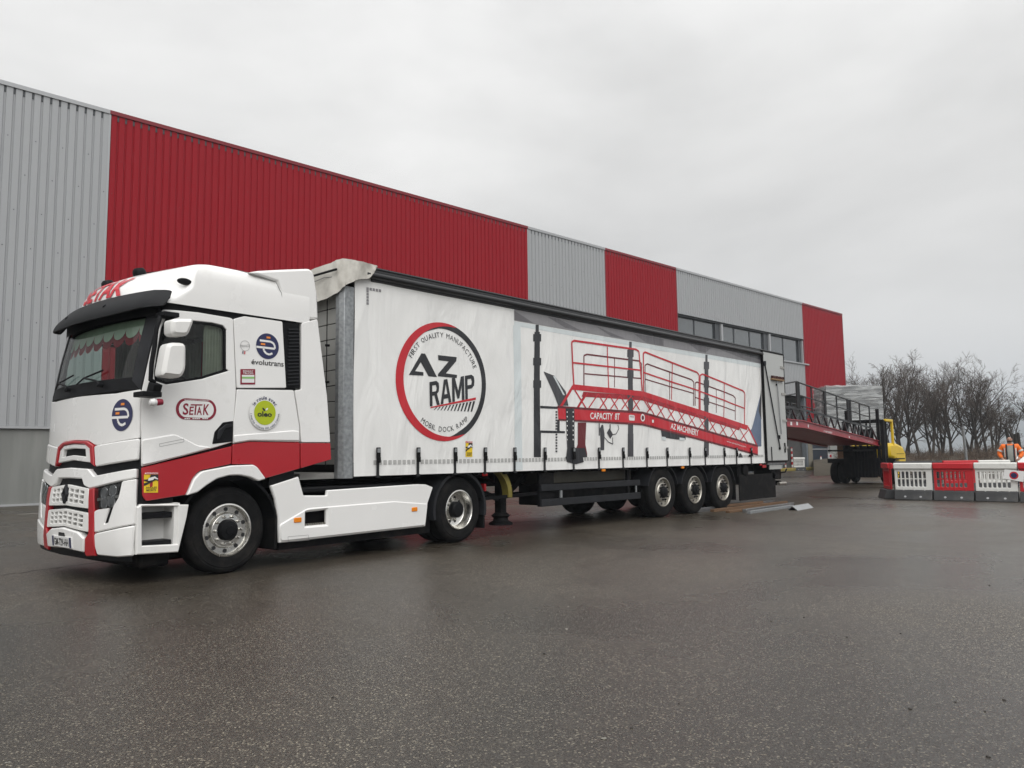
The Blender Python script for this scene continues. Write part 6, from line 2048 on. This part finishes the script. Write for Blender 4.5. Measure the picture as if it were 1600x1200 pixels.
for key, x0, x1, lab in bk:
    q0, q1 = on_depth_ground(x0, 24.6), on_depth_ground(x1, 24.6)
    dv = q1 - q0; c0 = (q0 + q1) / 2
    barrier('plastic_barrier', key, dv.length - .02, lab, 'plastic barriers fencing the work area', (c0.x, c0.y, 0), math.atan2(dv.y, dv.x))
# emblem board tied to the third barrier
c0 = p0 + rowd * (Wb * 2.95)
eb = empty('emblem_board', (c0.x, c0.y, 0), ryaw, 'small white board with a round red and blue emblem on a barrier', 'sign')
nrm_off = -.10
b = MB(); b.add([(-.26, nrm_off, .58), (.16, nrm_off, .50), (.2, nrm_off, .76), (-.22, nrm_off, .81)], [(0, 1, 2, 3)]); b.add([(-.26, nrm_off + .01, .58), (.16, nrm_off + .01, .50), (.2, nrm_off + .01, .76), (-.22, nrm_off + .01, .81)], [(0, 1, 2, 3)]); b.build('board', M['print_white'], eb)
BS = Surf(lambda u, v: Vector((u, nrm_off, v)), 1.0)
prints('emblem', BS, [circle((-.03, .66), .095)], M['print_red'], eb, .004); prints('emblem_disc', BS, [circle((-.03, .66), .065)], M['navy'], eb, .007)
# leaning pole inside the enclosure
pb_ = ground_pt(1514, 757)
dpt = (pb_ - CPOS).dot(_fw)
ptop = at_depth(1504.5, 667, dpt); 
LP = empty('steel_pole', (pb_.x, pb_.y, 0), 0, 'bare galvanised steel pole leaning behind the red barriers', 'pole')
b = MB(); b.tube((0, 0, 0), tuple(ptop - pb_), .05, 12); po = b.build('tube', M['galv'], LP)
b = MB(); b.lathe([(.16, 0), (.16, .02), (.07, .03), (.06, .12)], (0, 0, 0), (0, 0, 1), 14); b.build('foot', M['galv'], LP)

# barrier, cones and posts by the loading bay
q = ground_pt(1249, 735.5)
barrier('plastic_barrier', 'bar_white', 1.05, 'lone white plastic barrier standing before the loading bay', 'plastic barriers fencing the work area', (q.x, q.y, 0), R_(-25))
def cone(loc, h, label, rings):
    r = empty('traffic_cone', (loc.x, loc.y, 0), 0, label, 'cone')
    b = MB(); b.lathe([(.0, 0), (.24, 0), (.24, .03), (.15, .05), (.04, h), (.0, h)], (0, 0, 0), (0, 0, 1), 20); b.build('body', M['bar_red'], r)
    for z0, z1 in rings:
        rr = lambda z: .15 + (.04 - .15) * (z - .05) / (h - .05) + .004
        b = MB(); b.lathe([(rr(z0), z0), (rr(z1), z1)], (0, 0, 0), (0, 0, 1), 20)
        b.f = b.f[:-2]; b.build('white_ring', M['bar_white'], r)
cone(ground_pt(1283.5, 734), 1.05, 'red and white traffic cone before the dark blue door', [(.35, .58), (.78, 1.0)])
for px, lab_ in ((1227.5, 'thin red and white striped guard post close to the folded trailer door'), (1238.2, 'thin red and white striped guard post next to the lone white barrier')):
    q = ground_pt(px, 734.2)
    r = empty('striped_post', (q.x, q.y, 0), 0, lab_, 'post', 'striped posts at the loading bay')
    b = MB(); b.tube((0, 0, 0), (0, 0, 1.75), .07, 12); b.build('post', M['bar_red'], r)
    for k in range(4):
        b = MB(); b.tube((0, 0, .2 + .42 * k), (0, 0, .40 + .42 * k), .074, 12); b.build('white_band', M['bar_white'], r)

# ================================================================== beams and planks beside the trailer wheels
M['plank'] = mat('plank', (.13, .072, .036), .85, var=.3, vscale=3, stretch=(.4, 5, 5), bump=.3, bscale=14, dirt=(.09, .06, .04), dscale=3)
def beam(name, a, c, w, h, z, material, label, cat, bevel=.004, ext=0.0):
    a, c = Vector((a.x, a.y, 0)), Vector((c.x, c.y, 0)); d = c - a; L = d.length
    b = MB(); b.box(0, L, -w / 2, w / 2, z, z + h)
    o = b.build(name, material, None, bevel=bevel); o.location = a; o.rotation_euler = (0, 0, math.atan2(d.y, d.x))
    return tag(o, label, cat)
beam('steel_tube', ground_pt(1089, 800.5), ground_pt(1207, 787), .09, .09, 0, M['steel'], 'pale square steel tube under the planks by the trailer wheels', 'steel tube')
beam('plank', ground_pt(1113, 800), ground_pt(1228, 786.5), .11, .06, .0, M['plank'], 'rust-brown wooden plank next to the pale steel tube', 'plank')
beam('plank', ground_pt(1120, 797.5), ground_pt(1190, 790), .11, .05, .062, M['plank'], 'short brown plank lying on top of another plank', 'plank')
beam('plank', ground_pt(1137, 801.5), ground_pt(1222, 790.5), .10, .05, 0, M['plank'], 'brown wooden plank between the other plank and the bright steel beams', 'plank')
beam('steel_beam', ground_pt(1163, 801), ground_pt(1238, 790), .09, .075, 0, M['steel'], 'bright steel beam lying beside the brown planks', 'steel beam')
beam('steel_beam', ground_pt(1170, 803), ground_pt(1237, 793), .08, .06, 0, M['galv'], 'flat grey steel beam on the open side of the bright beam', 'steel beam')
va, vc = ground_pt(1238, 797.5), ground_pt(1263, 793)
d = vc - va; L = d.length
b = MB()
for s_ in (-1, 1):
    b.prism([(0, .08), (s_ * .105, 0.0), (s_ * .125, 0.0), (0, .10)], lambda u, v, dd: Vector((dd, u, v)), 0, L)
o = b.build('steel_angle', M['steel'], None); o.location = (va.x, va.y, 0); o.rotation_euler = (0, 0, math.atan2(d.y, d.x))
tag(o, 'short roof-shaped steel angle lying alone on the asphalt', 'steel angle')

# ================================================================== broom and pole hung on the folded door
DP = Surf(lambda u, v: Vector((u, -.10, v)), 1.0)
Z4d = lambda *p: DP.pxs(zm(1180, 540, 5.4538, *p), (13, 2.5))
h0, h1 = Z4d((185, 300), (222, 755))
BRM = empty('broom', (h0[0], -.105, 0), 0, 'upturned broom with brown bristles hung on the folded rear door', 'broom')
b = MB(); b.tube((0, 0, h0[1]), (h1[0] - h0[0], 0, h1[1]), .014, 8); b.build('handle', M['steel'], BRM)
q0, q1 = Z4d((138, 278), (236, 285))
b = MB(); b.box(q0[0] - h0[0], q1[0] - h0[0], -.04, .035, q0[1] - .045, q0[1] + .0); b.build('head', M['timber'], BRM, bevel=.008)
b = MB(); random.seed(2)
for i in range(120):
    x = random.uniform(q0[0] - h0[0], q1[0] - h0[0]); y = random.uniform(-.035, .03)
    b.tube((x, y, q0[1]), (x + random.uniform(-.02, .02), y + random.uniform(-.015, .015), q0[1] + .07), .006, 3)
b.build('bristles', mat('bristle', (.06, .02, .018), .9), BRM)['kind'] = 'stuff'
b = MB(); b.box(-.03, .03, .0, .028, h0[1] - .12, h0[1] - .08); b.build('hook', M['chassis'], BRM)
k0, k1 = Z4d((82, 152), (214, 880))
CPL = empty('curtain_pole', (k0[0], -.10, 0), 0, 'long dark pole with hooked ends leaning on the folded rear door', 'pole')
b = MB(); b.tube((0, 0, k0[1]), (k1[0] - k0[0], 0, k1[1]), .016, 8); b.build('shaft', M['dark_plastic'], CPL)
b = MB(); b.lathe([(.03, -.06), (.035, 0), (.03, .06)], (0, 0, k0[1]), (0.1, 0, 1), 10); b.build('knob', M['dark_plastic'], CPL)
b = MB(); b.lathe([(.03, -.05), (.03, .05)], (k1[0] - k0[0] - .03, 0, k1[1] + .3), (0, 0, 1), 10); b.box(k1[0] - k0[0] - .04, k1[0] - k0[0] + .04, 0, .024, k1[1] - .02, k1[1] + .04); b.build('cradle', M['chassis'], CPL)

# ================================================================== man in orange jacket
M['skin'] = mat('skin', (.42, .235, .165), .55, var=.06, vscale=8)
M['hi_vis'] = mat('hi_vis', (.88, .17, .01), .6, var=.07, vscale=5, bump=.25, bscale=9)
M['silver'] = mat('silver', (.55, .55, .52), .4)
M['shirt'] = mat('shirt', (.30, .315, .29), .85, var=.08, vscale=8)
M['dark_cloth'] = mat('dark_cloth', (.02, .022, .03), .85, var=.2, vscale=6)
pq = on_depth_ground(1578.5, 27.0)
to_cam = Vector((CPOS.x - pq.x, CPOS.y - pq.y, 0)); pyaw = math.atan2(to_cam.y, to_cam.x) + math.pi / 2
PE = empty('person', (pq.x, pq.y, 0), pyaw, 'bald bearded man in an open orange jacket, hands on hips, behind the barriers', 'person')
def skin_mesh(name, joints, edges, material, parent, sub=2, root=0):
    me = bpy.data.meshes.new(name)
    me.from_pydata([j[0] for j in joints], edges, [])
    me.materials.append(material)
    o = bpy.data.objects.new(name, me); COL.objects.link(o); o.parent = parent
    sk_ = o.modifiers.new('skin', 'SKIN'); sk_.use_smooth_shade = True
    for i, j in enumerate(joints):
        r = j[1]
        me.skin_vertices[0].data[i].radius = (r, r) if not isinstance(r, tuple) else r
        me.skin_vertices[0].data[i].use_root = (i == root)
    s = o.modifiers.new('sub', 'SUBSURF'); s.levels = sub; s.render_levels = sub
    return o
# local: x right of picture, -y toward the camera
J = [((0, 0, .98), (.15, .11)), ((0, 0, 1.15), (.15, .11)), ((0, 0, 1.38), (.18, .115)), ((0, .01, 1.50), (.075, .07)), ((0, 0, 1.57), (.062, .07)), ((0, -.015, 1.66), (.078, .098)), ((0, -.01, 1.755), (.06, .075)),
     ((-.20, 0, 1.44), .07), ((-.34, .05, 1.17), .055), ((-.24, -.06, .98), .045), ((-.19, -.10, .93), .04),
     ((.20, 0, 1.44), .07), ((.34, .05, 1.17), .055), ((.24, -.06, .98), .045), ((.19, -.10, .93), .04),
     ((-.10, 0, .88), .095), ((-.12, -.01, .49), .065), ((-.13, .02, .09), .05), ((-.15, -.12, .045), .042),
     ((.10, 0, .88), .095), ((.12, -.01, .49), .065), ((.13, .02, .09), .05), ((.15, -.12, .045), .042)]
Ed = [(0, 1), (1, 2), (2, 3), (3, 4), (4, 5), (5, 6), (2, 7), (7, 8), (8, 9), (9, 10), (2, 11), (11, 12), (12, 13), (13, 14), (0, 15), (15, 16), (16, 17), (17, 18), (0, 19), (19, 20), (20, 21), (21, 22)]
body = skin_mesh('body', J, Ed, M['skin'], PE)
# fingers
for sx in (-1, 1):
    b = MB()
    for k in range(4):
        x0 = sx * (.19 - .015 * k)
        b.path([(sx * .19, -.10 - .0, .95 - .018 * k), (sx * (.15 - .003 * k), -.125, .935 - .02 * k), (sx * (.115 + .004 * k), -.115, .915 - .02 * k)], .010, 6)
    b.path([(sx * .21, -.08, .97), (sx * .235, -.02, .985), (sx * .225, .03, .98)], .011, 6)
    b.build('fingers', M['skin'], body)
# trousers, jacket, shirt
skin_mesh('trousers', [((0, 0, .98), (.165, .125)), ((-.10, 0, .88), .108), ((-.12, -.01, .49), .085), ((-.13, .02, .08), .075), ((.10, 0, .88), .108), ((.12, -.01, .49), .085), ((.13, .02, .08), .075)], [(0, 1), (1, 2), (2, 3), (0, 4), (4, 5), (5, 6)], M['dark_cloth'], PE)
jk = skin_mesh('jacket', [((0, .03, .93), (.21, .14)), ((0, .02, 1.15), (.20, .135)), ((0, .02, 1.38), (.22, .135)), ((0, .03, 1.49), (.12, .10)), ((-.21, .01, 1.44), .095), ((-.345, .05, 1.17), .082), ((-.255, -.05, 1.0), .066), ((.21, .01, 1.44), .095), ((.345, .05, 1.17), .082), ((.255, -.05, 1.0), .066)], [(0, 1), (1, 2), (2, 3), (2, 4), (4, 5), (5, 6), (2, 7), (7, 8), (8, 9)], M['hi_vis'], PE)
def front_strip(name, xs, zs_, y, material):
    b = MB(); rows = []
    for z in zs_:
        rows.append([Vector((x, y(x, z), z)) for x in xs])
    b.grid(rows); return b.build(name, material, jk, True, 60)
fy = lambda x, z: -.118 - .035 * math.sin(max(0, min(1, (z - .85) / .6)) * math.pi) + 1.4 * x * x
front_strip('shirt', [-.10 + .02 * i for i in range(11)], [.90 + .04 * i for i in range(15)], lambda x, z: fy(x, z) - .008, M['shirt'])
for s_ in (-1, 1):
    front_strip('lapel', [s_ * (.085 + .012 * i) for i in range(5)], [.90 + .04 * i for i in range(16)], lambda x, z: fy(x, z) - .014, M['dark_cloth'])
    front_strip('reflective_stripe', [s_ * (.15 + .012 * i) for i in range(4)], [1.05 + .04 * i for i in range(9)], lambda x, z: fy(x, z) - .012, M['silver'])
b = MB()
for s_ in (-1, 1): b.lathe([(.093, -.03), (.095, 0), (.093, .03)], (s_ * .30, .035, 1.27), (s_ * .42, -.05, -.85), 14)
b.build('sleeve_bands', M['silver'], jk)
# face
b = MB(); b.lathe([(0, -.03), (.016, -.02), (.02, 0), (.012, .025), (0, .035)], (0, -.118, 1.665), (0, .15, 1), 8); b.build('nose', M['skin'], body)
for s_ in (-1, 1):
    b = MB(); b.lathe([(0, -.012), (.011, 0), (0, .012)], (s_ * .03, -.100, 1.69), (0, 1, 0), 8); b.build('eye', M['print_black'], body)
    b = MB(); b.lathe([(0, -.03), (.014, -.01), (.015, .01), (0, .03)], (s_ * .082, .0, 1.67), (0, 0, 1), 8); b.build('ear', M['skin'], body)
b = MB(); rows = []
for j in range(6):
    z = 1.565 + .055 * j / 5
    rows.append([Vector((.07 * math.sin(a), -.022 - .094 * math.cos(a) * (0.86 + .14 * j / 5), z)) for a in [R_(-85 + 170 * i / 14) for i in range(15)]])
b.grid(rows); b.build('beard', mat('beard', (.05, .035, .028), .9), body)
b = MB(); b.bar((-.022, -.122, 1.628), (.022, -.122, 1.628), .01, .008); b.build('mouth', M['print_maroon'], body)
skin_mesh('boot', [((-.13, .02, .10), .07), ((-.135, -.02, .06), .06), ((-.15, -.14, .05), .05)], [(0, 1), (1, 2)], M['dark_cloth'], PE)
skin_mesh('boot', [((.13, .02, .10), .07), ((.135, -.02, .06), .06), ((.15, -.14, .05), .05)], [(0, 1), (1, 2)], M['dark_cloth'], PE)

# ================================================================== white car at the right edge
cq = on_depth_ground(1591, 31.0)
cd = Vector((CR.x, CR.y, 0)).normalized()
CA = empty('parked_car', (cq.x, cq.y, 0), math.atan2(cd.y, cd.x), 'white hatchback parked on the asphalt next to the man in orange', 'car')
sy = 1.0
prof = [(0, .35), (.03, .62), (.12, .78), (.55, .92), (.95, .98), (1.55, 1.40), (2.1, 1.50), (3.0, 1.46), (3.75, 1.12), (4.05, 1.0), (4.12, .5), (4.05, .3), (3.6, .25), (.3, .22)]
b = MB(); b.prism(prof, lambda u, v, d: Vector((u, d, v)), 0, 1.72)
for v in b.v:
    if v.z > 1.05: v.y = .86 + (v.y - .86) * (1 - .30 * (v.z - 1.05) / .45)
b.build('body', M['white_paint'], CA, bevel=.06)
def car_y(z): return .86 - .86 * (1 - .30 * max(0, z - 1.05) / .45)
for poly in ([(1.05, 1.02), (1.62, 1.37), (2.2, 1.42), (2.2, 1.02)], [(2.28, 1.02), (2.28, 1.42), (2.95, 1.39), (3.5, 1.12), (3.4, 1.03)]):
    for sd_ in (0, 1):
        b = MB(); b.prism(poly, lambda u, v, d: Vector((u, (car_y(v) - .01 + d) if sd_ == 0 else 1.72 - car_y(v) + .01 - d, v)), 0, .008); b.build('window', M['win_glass'], CA)
b = MB(); b.add([(1.0, .12, 1.0), (1.0, 1.6, 1.0), (1.53, 1.42, 1.405), (1.53, .30, 1.405)], [(0, 1, 2, 3)]); b.v = [v + Vector((-.012, 0, .012)) for v in b.v]; b.build('windscreen', M['win_glass'], CA)
for x in (.75, 3.35):
    for y, s_ in ((-.01, 1), (1.73, -1)):
        b = MB(); b.lathe([(.20, .01), (.28, 0), (.31, .03), (.31, .18), (.28, .2), (.2, .19)], (x, y, .31), (0, s_, 0), 24, closed=True); wt = b.build('wheel', M['rubber'], CA)
        b = MB(); b.lathe([(.2, .03), (.1, .015), (0, .02)], (x, y, .31), (0, s_, 0), 16); b.build('hub_cap', M['alu'], wt)
for y in (.12, 1.35):
    b = MB(); b.box(-.0, .12, y, y + .25, .62, .74); b.build('headlight', M['lens_clear'], CA, bevel=.02)
b = MB(); b.box(.9, 1.05, -.16, .0, 1.0, 1.12); b.build('door_mirror', M['white_paint'], CA, bevel=.03)
# ================================================================== bare trees, brush, hills, air
M['bark'] = mat('bark', (.048, .041, .035), .9, var=.3, vscale=4)
M['twig'] = mat('twig', (.070, .056, .047), .9, var=.25, vscale=2)
M['brush'] = mat('brush', (.085, .060, .042), .95, var=.3, vscale=1.5)
M['dead_leaf'] = mat('dead_leaf', (.05, .035, .025), .9)
def grow(seed, height, spread, stems, lean=0.0):
    rnd = random.Random(seed)
    trunk, twig, leaf = MB(), MB(), MB()
    def branch(p, d, L, r, lvl):
        n = 4 if lvl <= 1 else 3
        pts = [p]; q = p; dd = d
        segs = 4 if lvl <= 1 else 3
        for i in range(segs):
            dd = (dd + Vector((rnd.uniform(-1, 1), rnd.uniform(-1, 1), rnd.uniform(-.5, .8))) * (.16 if lvl else .10)).normalized()
            q = q + dd * (L / segs); pts.append(q)
        mbx = trunk if lvl <= 1 else twig
        for i in range(segs):
            ra = r * (1 - .55 * i / segs); rb = r * (1 - .55 * (i + 1) / segs)
            mbx.tube(pts[i], pts[i + 1], ra, 6 if lvl == 0 else (5 if lvl == 1 else 3), rb, cap=False)
        if lvl >= 4: 
            if rnd.random() < .03: leaf.add([q, q + Vector((.07, 0, -.05)), q + Vector((.02, .06, -.09))], [(0, 1, 2)])
            return
        kids = {0: 7, 1: 6, 2: 5, 3: 3}[lvl]
        for k in range(kids):
            t = (.36 if lvl == 0 else .25) + (.72 if lvl == 0 else .78) * (k + rnd.random()) / kids
            t = min(1, t)
            i = min(segs - 1, int(t * segs)); f = t * segs - i
            st = pts[i].lerp(pts[i + 1], max(0, min(1, f)))
            ax = (pts[i + 1] - pts[i]).normalized()
            side = ax.orthogonal().normalized()
            side.rotate(Matrix.Rotation(rnd.uniform(0, 2 * math.pi), 3, ax))
            ang = R_(rnd.uniform(20, 44) if lvl <= 1 else rnd.uniform(26, 62))
            nd = (ax * math.cos(ang) + side * math.sin(ang) + Vector((0, 0, .18))).normalized()
            if lvl == 0: nd = (nd + Vector((side.x, side.y, 0)) * (spread - 1) * .5).normalized()
            fr = {0: .58, 1: .58, 2: .58, 3: .62}[lvl]
            branch(st, nd, L * fr * rnd.uniform(.75, 1.15) * (1.1 - .35 * t), max(.0095, r * (1 - .5 * t) * (.60 if lvl < 2 else .5)), lvl + 1)
    for s in range(stems):
        a = rnd.uniform(0, 6.28)
        base = Vector((math.cos(a), math.sin(a), 0)) * (.0 if stems == 1 else .35)
        d0 = Vector((math.cos(a) * (.10 + .12 * (stems > 1)) + lean, math.sin(a) * (.10 + .12 * (stems > 1)), 1)).normalized()
        branch(base, d0, height * (.74 if s == 0 else rnd.uniform(.5, .7)), .05 + height * .0105 / (1 + .15 * (stems - 1)), 0)
    return trunk, twig, leaf
def tree(px, depth, top_y, seed, spread, stems, label, lean=0.0):
    q = on_depth_ground(px, depth)
    top = at_depth(px, top_y, depth).z
    r = empty('bare_tree', (q.x, q.y, -.02), 0, label, 'tree', 'bare trees beyond the yard')
    tk, tw, lf = grow(seed, top / 1.12, spread, stems, lean)
    tk.build('trunk', M['bark'], r, True, 60, fix=False)
    tw.build('crown', M['twig'], r, False, fix=False)
    if lf.v: lf.build('dead_leaves', M['dead_leaf'], r, False, fix=False)['kind'] = 'stuff'
    return r
tree(1358, 76, 574, 1, 1.2, 2, 'bare tree rising right behind the film-wrapped load')
tree(1388, 55, 538, 2, 1.1, 2, 'tall slender bare tree behind the yellow forklift guard')
tree(1421, 58, 566, 3, 1.0, 3, 'many-stemmed bare tree behind the yellow forklift body', -.05)
tree(1449, 54, 562, 4, 1.1, 2, 'bare tree with steeply forked stems behind the black barrier', .10)
tree(1480, 62, 572, 5, 1.0, 2, 'thin bare tree between the forked tree and the leaning pole')
tree(1500, 55, 566, 6, 1.1, 2, 'bare tree standing straight behind the leaning steel pole')
tree(1532, 56, 560, 7, 1.35, 2, 'broad dense-crowned bare tree between the pole and the man in orange')
tree(1556, 60, 578, 9, 1.25, 3, 'dense many-stemmed bare tree behind the man in orange')
tree(1612, 50, 590, 10, 1.2, 2, 'bare tree whose twigs reach in behind the white car')
tree(1345, 80, 588, 12, 1.1, 2, 'low bare tree at the warehouse corner with a few dead leaves')
tree(1405, 66, 560, 13, 1.2, 3, 'bare tree further back between the slender tree and the many-stemmed tree')
tree(1468, 57, 556, 15, 1.3, 3, 'bare tree of several leaning stems, behind the red and black barriers', .12)
tree(1545, 53, 572, 17, 1.4, 3, 'twiggy bare tree at the shoulder of the broad dense-crowned tree')
# cut stumps by the man
M['stump'] = mat('stump', (.03, .026, .023), .9)
for px0, y0, px1, y1, lab_ in ((1590, 705, 1571, 668, 'long leaning cut-off tree stem behind the man in orange'), (1592, 705, 1586, 678, 'short cut-off tree stem between the leaning stem and another stump'), (1596, 705, 1590.5, 676, 'short cut-off tree stem rising beside the white car')):
    qa = on_depth_ground(px0, 42); qb = at_depth(px1, y1, 42)
    b = MB(); b.tube(qa, qa.lerp(qb, .55) + Vector((.05, .05, 0)), .16, 8, .12); b.tube(qa.lerp(qb, .55) + Vector((.05, .05, 0)), qb, .12, 8, .07)
    o = b.build('cut_stump', M['stump'], None)
    tag(o, lab_, 'stump', 'cut stems behind the man')
# tangled brush under the trees
random.seed(21)
b = MB()
for i in range(4200):
    px = random.uniform(1310, 1640); dp = random.uniform(46, 66)
    q = on_depth_ground(px, dp)
    L = random.uniform(.4, 1.6) * (1.25 if px > 1520 else 1)
    d = Vector((random.gauss(0, .45), random.gauss(0, .45), 1)).normalized()
    m_ = q + d * L * .55; e_ = m_ + (d + Vector((random.gauss(0, .35), random.gauss(0, .35), -.1))).normalized() * L * .5
    r_ = random.uniform(.010, .022)
    b.tube(q, m_, r_, 3, r_ * .7, cap=False); b.tube(m_, e_, r_ * .7, 3, .004, cap=False)
    for k in range(3):
        f_ = m_.lerp(e_, random.random()); b.tube(f_, f_ + Vector((random.gauss(0, .25), random.gauss(0, .25), random.uniform(.0, .35))), .008, 3, .004, cap=False)
o = b.build('brush', M['brush'], None, False, fix=False)
tag(o, 'tangled leafless brown brush under the bare trees', 'brush', kind='stuff')
# low earth bank along the yard edge
b = MB(); rows = []
random.seed(4)
for j, (dp, h) in enumerate(((43, 0), (45, .5), (50, .85), (60, .9), (75, .6), (90, 0))):
    rows.append([on_depth_ground(1270 + 22 * i, dp) + Vector((0, 0, (h * (.8 + .4 * random.random())) - .03)) for i in range(24)])
b.grid(rows); tag(b.build('earth_bank', M['earth'], None, True, 80), 'low brown earth bank under the trees at the yard edge', 'bank', kind='structure')
# distant wooded hills
M['hill'] = mat('hill', (.085, .09, .08), .95, var=.3, vscale=.02)
b = MB(); rows = []
def ridge(i): return 1.0 + .30 * math.sin(i * .22 + .6) + .14 * math.sin(i * .61) + .06 * math.sin(i * 1.7)
dirs = [R_(-60 + 2.0 * i) for i in range(61)]
for j, (dist, f) in enumerate(((1500, 0), (1800, .45), (2000, .8), (2250, 1.0), (2600, .9))):
    rows.append([Vector((CPOS.x + dist * math.cos(a), CPOS.y + dist * math.sin(a), f * 84 * ridge(i) + random.uniform(-2, 2) * (j > 0) - .03)) for i, a in enumerate(dirs)])
b.grid(rows); tag(b.build('hills', M['hill'], None, True, 80), 'far wooded hills fading blue in the mist', 'hills', kind='structure')
# mist between the yard and the hills
b = MB(); b.box(-120, 2680, -2680, 2680, -1.2, 140)
hz = b.build('haze', M['earth'], None, False)
m = bpy.data.materials.new('haze'); m.use_nodes = True
nt = m.node_tree; nt.nodes.clear()
ho = nt.nodes.new('ShaderNodeOutputMaterial'); hv = nt.nodes.new('ShaderNodeVolumePrincipled')
hv.inputs['Color'].default_value = (.82, .89, .97, 1); hv.inputs['Density'].default_value = .0006
nt.links.new(hv.outputs[0], ho.inputs['Volume'])
hz.data.materials.clear(); hz.data.materials.append(m)
tag(hz, 'pale winter mist hanging over the yard and the far hills', 'mist', kind='stuff')
